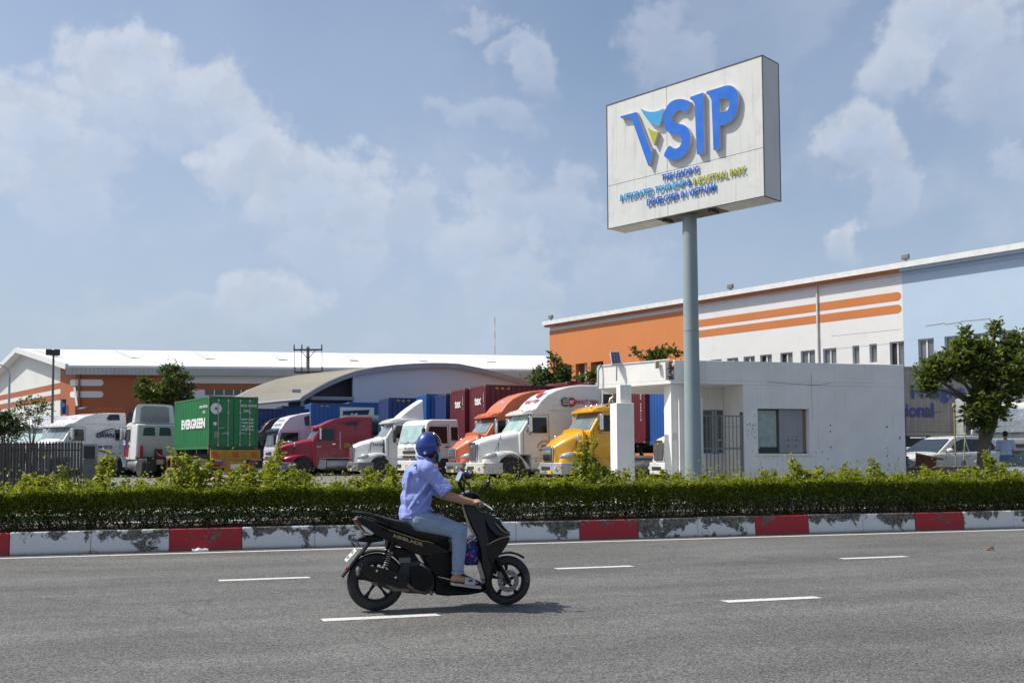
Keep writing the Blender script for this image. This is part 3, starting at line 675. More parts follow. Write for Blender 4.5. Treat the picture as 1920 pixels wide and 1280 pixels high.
# black blotches of old mould and plug holes on the wall
MOULD = M('mould_black', (.035, .035, .033), .9, var=.4)
def blot(mb, px, py, r):
    r = r * .72; x, z = gx(px), gz(px, py); k = random.randint(5, 8)
    mb.add([(x + r * random.uniform(.4, 1.1) * math.cos(2 * PI * j / k), GY - .002, z + r * random.uniform(.4, 1.1) * math.sin(2 * PI * j / k)) for j in range(k)], [tuple(range(k))])
bl = MB(); random.seed(9)
for i in range(46): blot(bl, random.uniform(1400, 1418), random.uniform(793, 822), random.uniform(.010, .034))
for (a, b, r) in ((1528.5, 822, .02), (1542, 822, .02), (1529, 847, .03), (1541, 847, .04), (1557, 797, .05), (1557, 808, .05), (1557, 838, .05), (1663, 800, .05), (1662, 854, .05), (1663, 880, .05), (1687, 820, .05), (1504, 716, .02), (1553, 722, .02), (1412, 742, .02), (1660, 722, .02), (1415, 779, .025), (1686, 823, .04), (1662, 840, .03), (1551, 860, .03)): blot(bl, a, b, r)
tag(bl.build('mould_spots', MOULD, gh, world=True, smooth=0), kind='stuff')
CRACK = M('hairline_crack', (.46, .45, .43), .9)
ck = MB()
for pts in ([(1523, 700), (1523, 745), (1524, 790)], [(1440, 716), (1480, 719), (1535, 722), (1560, 718)]):
    for p, q in zip(pts, pts[1:]): ck.bar((gx(p[0]), GY - .001, gz(*p)), (gx(q[0]), GY - .001, gz(*q)), .006, .012)
gwall('crack', ck, CRACK)
# solar panel standing on the canopy roof
sp0 = at(1150, 682, 29.2); sol = thing('solar_panel', 'small tilted solar panel on the guardhouse canopy roof', 'solar panel', sp0)
p = [at(1147, 683, 29.2), at(1166, 682, 29.2), at(1161.5, 658, 29.55), at(1143.5, 658.5, 29.55)]
nn = (p[1] - p[0]).cross(p[3] - p[0]).normalized()
MB().prism(p, -nn * .035).build('frame', STEEL, sol, world=True, bevel=.004)
CELL = M('solar_cell', (.03, .035, .075), .12, spec=.8)
for i in range(8):
    for j in range(3):
        q = lambda u, v: p[0].lerp(p[1], u).lerp(p[3].lerp(p[2], u), v) + nn * .003
        u0, u1, v0, v1 = .07 + j * .29, .07 + j * .29 + .275, .06 + i * .11, .06 + i * .11 + .1
        MB().prism([q(u0, v0), q(u1, v0), q(u1, v1), q(u0, v1)], -nn * .005).build('cell', CELL, sol, world=True, smooth=0)
MB().bar(p[3].lerp(p[2], .5) - nn * .03, Vector((p[3].lerp(p[2], .5).x, p[3].y + .1, GT - .05)), .03, .03).build('stand', STEEL, sol, world=True); MB().bar(p[0].lerp(p[1], .5), Vector((p[0].lerp(p[1], .5).x, p[0].y, GT - .5)), .03, .03).build('stand', STEEL, sol, world=True)
# white bollard in front of the wall
bp = on_plane(1641, 880, Vector((0, 25.5, 0)), Vector((0, 1, 0)))
bol = thing('bollard', 'short white bollard with grey cap before the guardhouse wall', 'bollard', (bp.x, 25.5, .15))
MB().lathe([(.09, 0), (.085, .78)], 'z', 16).build('post', W_PAINT, bol); MB().lathe([(.1, .785), (.1, .84), (.06, .88)], 'z', 16).build('cap', STEEL, bol)
# ------------------------------------------------------------------ trees
BARK = M('tree_bark', (.13, .11, .085), .9, var=.35, vs=5, bump=.7, bs=14)
TL = leaf_mat('tree_leaf_dark', (.018, .032, .009), (.04, .07, .014), (.10, .13, .025), .3)
TM = leaf_mat('tree_leaf_mid', (.035, .06, .013), (.075, .115, .02), (.16, .19, .035), .38)
def tree(name, label, base, blobs, tips, lsize, mat, trunk_r, group=None, per=13, seed=1, fork=.45, cat='tree', wid=.42, trunk_pts=None):
    """tapered trunk, limbs to each crown mass, rosettes of leaf blades at the branch tips"""
    random.seed(seed); global rng; rng = np.random.default_rng(seed)
    base = Vector(base); t = thing(name, label, cat, base, 0, group)
    ctr = sum((Vector(b[0]) for b in blobs), Vector()) / len(blobs)
    f = base.lerp(Vector((ctr.x, ctr.y, base.z + (ctr.z - base.z))), fork); w = MB()
    if trunk_pts: pts = [Vector(p) for p in trunk_pts]; f = pts[-1]
    else: pts = [base - Vector((0, 0, .3)), base.lerp(f, .35) + Vector((random.gauss(0, .05), random.gauss(0, .05), 0)), base.lerp(f, .7) + Vector((random.gauss(0, .06), random.gauss(0, .06), 0)), f]
    k = len(pts); w.tube(pts, [trunk_r * (1.15 - .5 * i / (k - 1)) for i in range(k)], 9)
    tw = [b[1] ** 2 for b in blobs]; P = []; D_ = []; S = []
    allt = []
    for (c, r), q in zip(blobs, tw):
        c = Vector(c); mid_ = f.lerp(c, .55) + Vector((random.gauss(0, r * .15), random.gauss(0, r * .15), 0))
        w.tube([f - Vector((0, 0, trunk_r * .5)), mid_, c], [trunk_r * .5, trunk_r * .3, trunk_r * .13], 7)
        m = max(3, int(tips * q / sum(tw)))
        for i in range(m):
            d = Vector((random.gauss(0, 1), random.gauss(0, 1), random.gauss(.15, .8))).normalized(); rr = r * random.uniform(.35, 1.0) ** .6
            tip = c + Vector((d.x * rr, d.y * rr, d.z * rr * .85)); allt.append((tip, (tip - c).normalized()))
            if i % 2 == 0: w.tube([c.lerp(mid_, random.uniform(0, .3)), c.lerp(tip, .6) + Vector((0, 0, random.gauss(0, .05) * r)), tip], [trunk_r * .14, trunk_r * .08, trunk_r * .03], 4, False)
    for tip, od in allt:
        cl = random.random(); n = int(per * random.uniform(.6, 1.4))
        for j in range(n):
            a = 2 * PI * j / n + random.uniform(-.4, .4); v = Vector((math.cos(a), math.sin(a), random.uniform(-.35, .8))) + od * .55 + Vector((0, 0, .2))
            P.append(tip - od * random.uniform(0, lsize * .8) + Vector((random.gauss(0, 1), random.gauss(0, 1), random.gauss(0, 1))) * lsize * .35); D_.append(v); S.append(lsize * random.uniform(.65, 1.25))
    w.build('trunk', BARK, t, world=True, smooth=60)
    inv = full_matrix(t).inverted()
    o = leaves('crown', np.array([inv @ p for p in P]), np.array([tuple(v) for v in D_]), np.array(S), mat, t, wid=wid, fold=.2, rnd=np.clip(rng.normal(.42, .25, len(P)), 0, 1))
    return t

# ------------------------------------------------------------------ long white-roofed warehouse, left
WWH = M('warehouse_white', (.66, .66, .63), .7, var=.06, vs=.3, streak=.18, dirtcol=(.35, .33, .3), objspace=False)
WOR = M('warehouse_rust_orange', (.36, .105, .04), .75, var=.1, vs=.3, streak=.2, dirtcol=(.2, .08, .04), objspace=False)
WROOF = M('roof_white_metal', (.82, .82, .81), .5, var=.04, vs=.1, streak=.08, dirtcol=(.5, .5, .48), objspace=False)
WFAS = M('ribbed_fascia', (.44, .45, .43), .6, var=.1, vs=.5, streak=.35, dirtcol=(.22, .22, .2), objspace=False)
ze = at(135, 688, 88).z; E0 = on_z(135, 688, ze); E1 = on_z(1040, 695.5, ze); zr = at(40, 657, 102).z; R0 = on_z(40, 657, zr); R1 = on_z(1035, 670, zr)
E1 = E0 + (E1 - E0) * 1.22; R1 = R0 + (R1 - R0) * 1.22
LD = (E1 - E0).normalized(); LN = LD.cross(Vector((0, 0, 1))); GD = Vector((R0.x - E0.x, R0.y - E0.y, 0)).normalized(); GN = Vector((0, 0, 1)).cross(GD); GN = GN if GN.dot(Vector((0, 0, 1.45)) - E0) > 0 else -GN
wh = thing('warehouse', 'long warehouse with white metal roof and rust-orange banded walls at left', 'warehouse', (E0.x, E0.y, .4))
L0 = R0 * 2 - E0; L0.z = ze; L1 = R1 * 2 - E1; L1.z = ze
up = Vector((0, 0, 1))
def wpart(name, mb, mat, par=None, **k): return mb.build(name, mat, par or wh, world=True, **k)
wpart('roof', MB().prism([E0 - LD * .4, E1, R1, R0 - LD * .4], up * .18), WROOF, smooth=0)
wpart('roof', MB().prism([R0 - LD * .4 + Vector((0, .003, 0)), R1 + Vector((0, .003, 0)), L1, L0 - LD * .4], up * .18), WROOF, smooth=0)
for k in range(26):                                           # raised sheet seams and roof lights
    a = E0.lerp(E1, (k + .5) / 26); b = R0.lerp(R1, (k + .5) / 26)
    if k % 3 == 0: wpart('roof_light', MB().bar(a.lerp(b, .45) + up * .2, a.lerp(b, .93) + up * .2, .9, .02), M('roof_light_sheet', (.62, .63, .62), .6))
wpart('fascia', MB().prism([E0 - LD * .5 + LN * .05, E1 + LN * .05, E1 - up * .66 + LN * .05, E0 - LD * .5 - up * .66 + LN * .05], -LN * .12), WFAS, smooth=0)
rb = MB()
for k in range(150):
    a = E0.lerp(E1, k / 150) + LN * .07; rb.bar(a - up * .03, a - up * .63, .12, .05, LN)
tag(wpart('fascia_rib', rb, WFAS, smooth=0), kind='stuff')
for a, b in ((E0, R0), (R0, L0)):
    d = b - a; wpart('verge_trim', MB().bar(a - LD * .45 + up * .05, b - LD * .45 + up * .05, .25, .5), M('verge_white', (.72, .72, .70), .5, objspace=False))
wl = lambda px, py: on_plane(px, py, E0 - LN * .45, LN)             # long wall, set back under the eave
A0 = wl(141, 760); zt = ze - .3
def lpanel(name, pa, pb, z0, z1, mat, off=0, mb=None):
    a = wl(pa, 740) + LN * off; b = wl(pb, 740) + LN * off; a.z = b.z = 0
    return wpart(name, MB().prism([a + up * z0, b + up * z0, b + up * z1, a + up * z1], -LN * .15 if off == 0 else -LN * .03), mat, smooth=0)
def zat(px, py): return wl(px, py).z
zb1, zb2, zb3 = zat(360, 718), zat(360, 730), zat(420, 741)
lpanel('wall', 141, 338, .3, zt, WOR)
lpanel('wall', 338.2, 1125, zb1, zt, WWH); lpanel('wall', 338.2, 1125, zb2, zb1 - .003, WOR); lpanel('wall', 338.2, 384, .3, zb2 - .003, WWH); lpanel('wall', 460, 1125, .3, zb2 - .003, WWH); lpanel('wall', 384.1, 459.9, .3, zb3, WWH)
wband = lpanel('window_band', 384.2, 459.8, zb3 + .01, zb2 - .01, glass('far_glass', (.05, .055, .06), .15), -.05)
for px in (402, 420, 438, 452): a = wl(px, 736); MB().bar((a.x, a.y, zb3), (a.x, a.y, zb2 - .01), .12, .08).build('mullion', W_PAINT, wband, world=True)
def rounded(p0, p1, z0, z1, r1=True):                        # band with one round end
    h = (z1 - z0) / 2; d = (p1 - p0).normalized(); out = [p0 + up * z0]; e_ = p1 - d * h
    for i in range(9): a_ = -PI / 2 + PI * i / 8; out.append(e_ + d * h * math.cos(a_) + up * (z0 + h + h * math.sin(a_)))
    out.append(p0 + up * z1); return out
for (ya, yb) in ((711, 723), (733, 745)):
    a = wl(141.5, 730) + LN * .03; b = wl(194, 730) + LN * .03; a.z = b.z = 0
    wpart('painted_band', MB().prism(rounded(a, b, zat(160, yb), zat(160, ya)), -LN * .028), WWH, smooth=0)
wgl = lambda px, py, o=0: on_plane(px, py, A0 + GN * o, GN)
def gpanel(name, pts, mat, o=.0): wpart(name, MB().prism([wgl(*p, o) for p in pts], -GN * (.12 if o == 0 else .025)), mat, smooth=0)
ga = wgl(141, 760); gz0 = .3; gr = Vector((R0.x, R0.y, 0)); g0 = A0.copy(); rid = on_plane(40, 657, A0, GN)
gl = rid * 2 - A0
wpart('gable_wall', MB().prism([Vector((A0.x, A0.y, .3)), Vector((A0.x, A0.y, ze - .05)), Vector((rid.x, rid.y, zr - .12)), Vector((gl.x, gl.y, ze - .05)), Vector((gl.x, gl.y, .3))], -GN * .12), WWH, smooth=0)
gpanel('painted_band', [(113, 688.5), (141, 701), (141, 790), (113, 790)], WOR, .02)
for (a1, a2, b1, b2) in ((717, 727.8, 741, 750), (737.6, 749, 757.8, 767)):
    sl1, sl2 = (b1 - a1) / 113, (b2 - a2) / 113; gpanel('painted_band', [(112.8, a1), (112.8, a2), (-60, b2 + 60 * sl2), (-60, b1 + 60 * sl1)], WOR, .022)
for (a1, a2) in ((711, 723), (733, 745.5)): gpanel('painted_band', [(140.8, a1), (140.8, a2), (133, a2 - .5), (131, a2 - 4), (131, a1 + 4), (133, a1 + 1)], WWH, .045)
gpanel('door', [(124, 760), (127.5, 759), (127.5, 800), (124, 800)], DARK, .05)
wpart('downpipe', MB().bar(wl(149, 702) + LN * .1, wl(149, 764) + LN * .1, .14, .14), M('pipe_brown', (.25, .12, .07), .6))
wpart('brace', MB().bar(wl(143, 727) + LN * .6, wl(157, 763) + LN * 2.2, .14, .14), W_PAINT)
# roadside lamps and banner before it
fp = at(98, 780, 56); fl = thing('floodlight_pole', 'tall thin grey floodlight pole before the white gable', 'floodlight', (fp.x, fp.y, .4))
ztop = at(99.5, 659, 56).z - .4
MB().tube([(0, 0, 0), (0, 0, ztop)], [.085, .055], 10).build('pole', M('grey_pole', (.10, .105, .11), .5), fl)
for i, (dx, dy) in enumerate(((-.22, -.1), (.2, -.12), (.05, .2))): MB().box(dx - .16, dx + .16, dy - .1, dy + .1, ztop - .22, ztop + .12).build('lamp_head', DARK, fl, bevel=.03)
MB().box(-.06, .12, -.2, 0, 2.0, 2.6).build('switch_box', STEEL, fl)
lp = at(16, 785, 50); sl = thing('street_lamp', 'slim curved-arm street lamp at the left edge above the gate', 'street lamp', (lp.x, lp.y, .4))
zl = at(17, 702, 50).z - .4
MB().tube([(0, 0, 0), (0, 0, zl)] + [(-.55 * (1 - math.cos(a)) - .03, .0, zl + .5 * math.sin(a)) for a in np.linspace(.2, 1.5, 7)] + [(-1.6, 0, zl + .55)], [.055] * 2 + [.035] * 8, 8).build('pole', STEEL, sl)
MB().box(-2.1, -1.5, -.09, .09, zl + .5, zl + .6).build('lamp_head', STEEL, sl, bevel=.03)
bp = at(116, 776, 70); bn = thing('banner', 'blue vertical banner on a post at the warehouse corner', 'banner', (bp.x, bp.y, .4)); zz = at(116, 748, 70).z - .4
MB().bar((-.02, 0, 0), (-.02, 0, zz), .06, .06).build('post', STEEL, bn); MB().box(-.1, .26, -.02, .0, zz - 1.05, zz).build('cloth', M('banner_blue', (.02, .05, .25), .6), bn)
MB().ball((.08, -.03, zz - .4), (.12, .01, .16), 10, 6).build('emblem', M('banner_light', (.2, .35, .6), .6), bn)

# ------------------------------------------------------------------ arched shed
SBL = M('shed_blue_grey', (.57, .65, .72), .6, var=.06, vs=.2, streak=.1, dirtcol=(.2, .22, .25), objspace=False)
SRF = M('shed_roof_cream', (.66, .61, .51), .7, var=.08, vs=.2, streak=.15, dirtcol=(.3, .27, .22), objspace=False)
SFS = M('shed_fascia', (.30, .33, .36), .55, var=.1, vs=.4, objspace=False)
pc = at(560, 746, 71); rdir = cv(.77, .64).normalized(); rn = rdir.cross(up)
sp = lambda px, py, o=0: on_plane(px, py, pc + rn * o, rn)
rim = [sp(*p) for p in ((560, 746), (586, 730), (613, 715.5), (638, 705), (663, 696.5), (697, 690), (733, 685.6), (770, 683), (806, 681.8), (830, 682), (855, 683.3), (895, 691), (936, 701.5), (980, 714), (1003, 723))]
shd = thing('arched_shed', 'open shed with curved cream roof and blue-grey end wall behind the container row', 'shed', (pc.x, pc.y, .4))
ax = cv(-6, 1.2) - up * .45
def spart(name, mb, mat, **k): return mb.build(name, mat, shd, world=True, **k)
spart('roof', MB().loft([[p + rn * .35 for p in rim] + [p + rn * .35 - up * .12 for p in reversed(rim)], [p + ax for p in rim] + [p + ax - up * .12 for p in reversed(rim)]]), SRF, smooth=30)
rb = MB()
for k in range(34):
    o_ = rn * .35 * (1 - k / 34) + ax * (k / 34)
    for p, q in zip(rim[:6], rim[1:7]): rb.bar(p + o_ + up * .02, q + o_ + up * .02, .05, .05)
tag(spart('roof_rib', rb, SRF, smooth=0), kind='stuff')
for p, q in zip(rim, rim[1:]):
    spart('fascia_piece', MB().prism([p + rn * .36 + up * .05, q + rn * .36 + up * .05 - (q - p) * .01, q + rn * .36 - up * .33 - (q - p) * .01, p + rn * .36 - up * .33], -rn * .03), SFS, smooth=0)
ew = [p - up * .12 - rn * .1 for p in rim[4:]]
spart('end_wall', MB().prism(ew + [Vector((rim[-1].x, rim[-1].y, .4)), Vector((rim[4].x, rim[4].y, .4))], -rn * .15), SBL, smooth=0)
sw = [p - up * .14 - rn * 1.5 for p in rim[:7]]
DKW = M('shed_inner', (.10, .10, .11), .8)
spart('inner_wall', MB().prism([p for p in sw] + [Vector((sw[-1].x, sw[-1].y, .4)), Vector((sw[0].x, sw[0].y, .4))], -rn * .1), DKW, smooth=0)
b0, b1 = sp(583, 746), sp(663, 747); spart('tie_beam', MB().bar(b0, b1, .22, .25), SFS)
for p in (pc + rdir * .3, pc + ax + rdir * .3): spart('column', MB().bar((p.x, p.y, .4), (p.x, p.y, pc.z - .1), .25, .25), SFS)
q0 = sp(556, 733, .5); spart('floodlight', MB().box(q0.x - .3, q0.x + .3, q0.y - .1, q0.y + .1, q0.z - .12, q0.z + .12), STEEL)
spart('gutter', MB().tube([pc + rn * .3 - up * .12, pc + ax - up * .12], .12, 8), SFS)

# ------------------------------------------------------------------ orange, white and blue factory, right
FOR = M('factory_orange', (.62, .215, .065), .75, var=.07, vs=.25, streak=.3, dirtcol=(.66, .36, .2), objspace=True)
FST = M('factory_stripe_orange', (.55, .185, .05), .75, var=.08, vs=.4, streak=.3, dirtcol=(.42, .15, .05))
FWH = M('factory_white', (.72, .72, .70), .75, var=.04, vs=.3, streak=.18, dirt=.35, dirtcol=(.46, .44, .4))
FBL = M('factory_pale_blue', (.44, .56, .68), .75, var=.05, vs=.3, streak=.12, dirt=.2, dirtcol=(.4, .46, .52))
fa = R(128.99); fd = cv(-math.cos(fa), -math.sin(fa)).normalized(); fn = fd.cross(up)
O0 = at(1031, 650, 78); O0.z = 0
fac = thing('factory_building', 'long factory with orange, white and pale blue facade and orange double stripe', 'factory', (O0.x, O0.y, .4), math.atan2(fd.y, fd.x))
FM = full_matrix(fac).inverted()
def fl_(px, py, o=0): p = FM @ on_plane(px, py, O0 + fn * o, fn); return p.x, p.z
fs = lambda px: fl_(px, 600)[0]
z_top = fl_(1690, 494.7)[1]; z_cop = fl_(1690, 505)[1]; z_wb = (fl_(1285, 580)[1] + fl_(1045, 620)[1]) / 2; z_win = (fl_(1667, 640.5)[1] + fl_(1430, 666)[1]) / 2; z_sill = z_win - 2.0
s_o, s_w, s_e = fs(1285), fs(1693.5), fs(2080)
def fp_(name, mb, mat, par=None, **k): return mb.build(name, mat, par or fac, **k)
fp_('coping', MB().box(-.4, s_e, -.45, .5, z_cop, z_top), M('coping_white', (.74, .74, .72), .6), smooth=0)
fp_('fascia_line', MB().box(-.3, s_w, -.3, .0, z_cop - .14, z_cop - .003), FST, smooth=0); fp_('fascia_line', MB().box(s_w + .003, s_e, -.3, .0, z_cop - .14, z_cop - .003), FBL, smooth=0)
zc = z_cop - .145
fp_('wall', MB().box(0, s_o, .0, .3, z_wb + .003, zc), FWH, smooth=0)
z_or = fl_(1050, 685.5)[1]
fp_('wall', MB().box(0, s_o, -.03, .3, z_or, z_wb), FOR, smooth=0)
for a, b in ((-.0, 1049), (1071.5, 1079), (1101, 1107.5), (1131, 1285)):
    x0 = a if a == -.0 else fs(a); fp_('wall_pier', MB().box(x0 if a != -.0 else 0.0, fs(b) if a != -.0 else .35, -.03, .3, 0, z_or - .003), FOR, smooth=0)
fp_('inner_wall', MB().box(fs(1079) - 1, fs(1140), 2.6, 2.8, 0, z_or), FWH, smooth=0); fp_('inner_wall', MB().box(fs(1090), fs(1090) + .2, .31, 2.59, 0, z_or), FWH, smooth=0)
fp_('wall', MB().box(s_o + .003, s_w, 0, .3, z_win, zc), FWH, smooth=0); fp_('wall', MB().box(s_w + .003, s_e, 0, .3, z_win, zc), FBL, smooth=0)
wins = [(1330, 1352), (1362, 1383), (1393, 1414), (1424, 1446), (1462, 1485), (1500, 1527), (1542, 1567), (1597, 1610, 1), (1629, 1643, 1), (1667, 1694), (1720.5, 1750), (1770, 1800), (1824, 1853), (1873, 1907), (1930, 1965)]
ed = [s_o + .003]
FG = M('factory_window_glass', (.14, .155, .165), .12, var=.3, vs=.7, spec=.8); FD = M('window_dark', (.012, .012, .012), .6); FFR = M('window_frame_white', (.6, .61, .61), .5)
for w in wins: ed += [fs(w[0]), fs(w[1])]
ed.append(s_e)
for i in range(0, len(ed), 2):
    a, b = ed[i], ed[i + 1]
    if a < s_w < b:
        if s_w - a > .05: fp_('wall_pier', MB().box(a, s_w, 0, .3, z_sill, z_win - .003), FWH, smooth=0)
        fp_('wall_pier', MB().box(s_w + .003, b, 0, .3, z_sill, z_win - .003), FBL, smooth=0)
    elif b - a > .02: fp_('wall_pier', MB().box(a, b, 0, .3, z_sill, z_win - .003), FWH if b <= s_w else FBL, smooth=0)
fp_('wall', MB().box(s_o + .003, s_w, 0, .3, 0, z_sill - .003), FWH, smooth=0); fp_('wall', MB().box(s_w + .003, s_e, 0, .3, 0, z_sill - .003), FBL, smooth=0)
for i, w in enumerate(wins):
    a, b = fs(w[0]), fs(w[1]); zb_ = z_win - 1.05 if len(w) == 3 else z_sill; m_ = (a + b) / 2
    mb = MB().box(a + .002, a + .06, .1, .2, zb_, z_win - .004).box(b - .06, b - .002, .1, .2, zb_, z_win - .004).box(a + .062, b - .062, .1, .2, z_win - .07, z_win - .004)
    if len(w) == 2: mb.box(m_ - .05, m_ + .05, .1, .2, zb_, z_win - .072)
    fr = fp_('window', mb, FFR, smooth=0)
    op = i in (3, 4, 9)
    fp_('pane', MB().box(a + .06, m_ if len(w) == 2 else b - .06, .17, .18, zb_, z_win - .07), FD if op else FG, fr, smooth=0)
    if len(w) == 2: fp_('pane', MB().box(m_ + .002, b - .06, .15, .16, zb_, z_win - .07), FG, fr, smooth=0)
    if len(w) == 3: fp_('wall_pier', MB().box(a + .001, b - .001, 0, .3, z_sill, z_win - 1.053), FWH, smooth=0)
for (ya, yb) in ((549, 565), (572.5, 588.5)):
    z1, z0 = fl_(1670, ya)[1], fl_(1670, yb)[1]; x1 = fs(1691); h = (z1 - z0) / 2
    for a, b, rd in ((s_o + .01, fs(1533) - .1, False), (fs(1533) + .12, x1, True)):
        pl = [(a, z0), (b - (h if rd else 0), z0)] + ([(b - h + h * math.cos(t_), z0 + h + h * math.sin(t_)) for t_ in np.linspace(-PI / 2 + .2, PI / 2 - .2, 9)] if rd else []) + [(b - (h if rd else 0), z1), (a, z1)]
        fp_('painted_stripe', MB().prism([(x, -.012, z) for x, z in pl], (0, .010, 0)), FST, smooth=0)
dp = fs(1534); fp_('downpipe', MB().box(dp - .04, dp + .04, -.11, -.02, z_sill, zc), M('old_white_pipe', (.6, .56, .5), .6, streak=.6, dirtcol=(.35, .2, .1), vs=2))
for px, py in ((1040, 602), (1378, 543), (1708, 491)):
    x = fs(px); f_ = fp_('floodlight', MB().box(x - .22, x + .22, -.5, -.3, z_top + .12, z_top + .42), M('lamp_grey', (.2, .2, .2), .5), bevel=.05)
    fp_('lamp_bracket', MB().box(x - .05, x + .05, -.4, -.3, z_top + .002, z_top + .119), STEEL, f_)
cr_ = MB(); FC = M('wall_crack', (.30, .31, .32), .9)
def fcrack(pts, wd=.03):
    for p, q in zip(pts, pts[1:]): a = fl_(*p); b = fl_(*q); cr_.bar((a[0], -.004, a[1]), (b[0], -.004, b[1]), .006, wd)
fcrack([(1736, 611), (1766, 606.5), (1770, 605), (1772, 608), (1796, 605), (1805, 602), (1825, 600.5), (1858, 597)], .05); fcrack([(1560, 630), (1690, 617)], .015); fcrack([(1545, 656), (1690, 642)], .015); fcrack([(1700, 515), (1920, 483)], .02); fcrack([(1440, 553), (1690, 516)], .015)
fp_('crack', cr_, FC, smooth=0)
fp_('end_wall', MB().box(-.002, .3, .301, 30, 0, zc), FOR, smooth=0); fp_('roof', MB().box(0, s_e, .501, 40, z_cop - .2, z_cop + .1), WROOF, smooth=0)

# ------------------------------------------------------------------ power pole and mast
p0 = at(577, 708, 80); pw = thing('power_pole', 'concrete power pole with two crossarms before the white roof', 'power pole', (p0.x, p0.y, .4)); zt_ = at(576, 650, 80).z - .4
MB().tube([(0, 0, 0), (0, 0, zt_)], [.2, .13], 10).build('pole', M('concrete_pole', (.25, .23, .2), .85), pw)
zx = at(576, 656, 80).z - .4; zy = at(576, 698, 80).z - .4; xa = 1.2
cx_ = cv(1, 0)
def W3(u, z): return (cx_.x * u, cx_.y * u - .18, z)
for z, u0, u1 in ((zx, -1.17, 1.15), (zy, -1.1, 1.2)):
    arm = MB().bar(W3(u0, z), W3(u1, z), .12, .12).build('crossarm', DARK, pw)
    for s_ in (-1, 1): MB().bar(W3(s_ * .65, z), W3(0, z - .75 if z == zx else z - .5), .05, .05).build('brace', DARK, arm)
    for u in (u0 + .05, -.5, u1 - .05): MB().tube([W3(u, z + .06), W3(u, z + .42)], [.06, .05], 8).build('insulator', M('insulator_brown', (.1, .06, .05), .3), arm)
for u in (-1.12, -.55, 1.1): MB().tube([W3(u, zx + .2), W3(u + .04, (zx + zy) / 2), W3(u, zy + .3)], .022, 5).build('cable', DARK, pw)
a0 = at(928, 668, 150); mast = thing('radio_mast', 'thin red and white radio mast far behind the white roof', 'mast', (a0.x, a0.y, .4)); z1 = at(928.5, 595, 150).z - .4
RW = [M('mast_red', (.45, .25, .25), .6), M('mast_white', (.65, .65, .65), .6)]
for k in range(9):
    za, zb = z1 * (.55 + .05 * k), z1 * (.55 + .05 * (k + 1)); MB().tube([(0, 0, za + .005), (0, 0, zb - .005)], .055, 6).build('mast_section', RW[k % 2], mast)
MB().tube([(0, 0, 0), (0, 0, z1 * .55)], .12, 6).build('mast_base', RW[1], mast)

# ------------------------------------------------------------------ sliding picket gate, left
GM = M('gate_bronze_grey', (.085, .08, .074), .42, .3, .2, vs=6)
GY2 = 27.0; gl_ = thing('sliding_gate', 'dark grey folding picket gate with motor head standing at far left', 'gate', (-5, GY2, .15))
zt2 = yz = on_plane(80, 826, Vector((0, GY2, 0)), Vector((0, 1, 0))).z - .15
pk = MB().box(-.024, .024, -.018, .018, .10, zt2 - .06); pk.add([(-.014, -.014, zt2 - .06), (.014, -.014, zt2 - .06), (.014, .014, zt2 - .06), (-.014, .014, zt2 - .06), (0, 0, zt2)], [(0, 1, 4), (1, 2, 4), (2, 3, 4), (3, 0, 4)])
x_end = on_plane(152, 850, Vector((0, GY2, 0)), Vector((0, 1, 0))).x + 5
pk2 = None
p_ = pk.build('picket', GM, gl_, smooth=0, loc=(x_end, 0, 0))
for i in range(1, 75): inst('picket', p_.data, gl_, (x_end - .074 * i, .05 * (i % 2), 0)); inst('picket', p_.data, gl_, (x_end - .074 * i + .03, .34, 0))
cap = MB().box(-.026, .026, -.024, .024, zt2 - .085, zt2 - .058).build('picket_cap', DARK, gl_, smooth=0, loc=(x_end, 0, 0))
for i in range(1, 75): inst('picket_cap', cap.data, gl_, (x_end - .074 * i, .05 * (i % 2), 0))
for z in (.3, .95, zt2 - .25): MB().box(x_end - 5.6, x_end, .018 + .06, .10, z, z + .03).build('cross_rod', DARK, gl_)
hx0 = on_plane(157, 850, Vector((0, GY2, 0)), Vector((0, 1, 0))).x + 5; hx1 = on_plane(181, 850, Vector((0, GY2, 0)), Vector((0, 1, 0))).x + 5
zh = lambda py: on_plane(168, py, Vector((0, GY2, 0)), Vector((0, 1, 0))).z - .15
hd = MB().box(hx0, hx1, -.16, .22, .02, zh(859)).build('motor_head', M('motor_grey_green', (.075, .085, .08), .4, coat=.3), gl_, bevel=.03)
MB().box(hx0 + .005, hx1 - .005, -.10, .18, zh(859), zh(834)).build('display_screen', M('display_dark', (.012, .016, .025), .15), hd)
fr = MB()
for a, b in ((hx0 - .01, hx0 + .02), (hx1 - .02, hx1 + .01)): fr.box(a, b, -.13, .2, zh(859) + .002, zh(833))
fr.box(hx0 + .021, hx1 - .021, -.13, .2, zh(836), zh(832)); fr.build('display_frame', M('frame_grey', (.22, .24, .25), .4), hd)

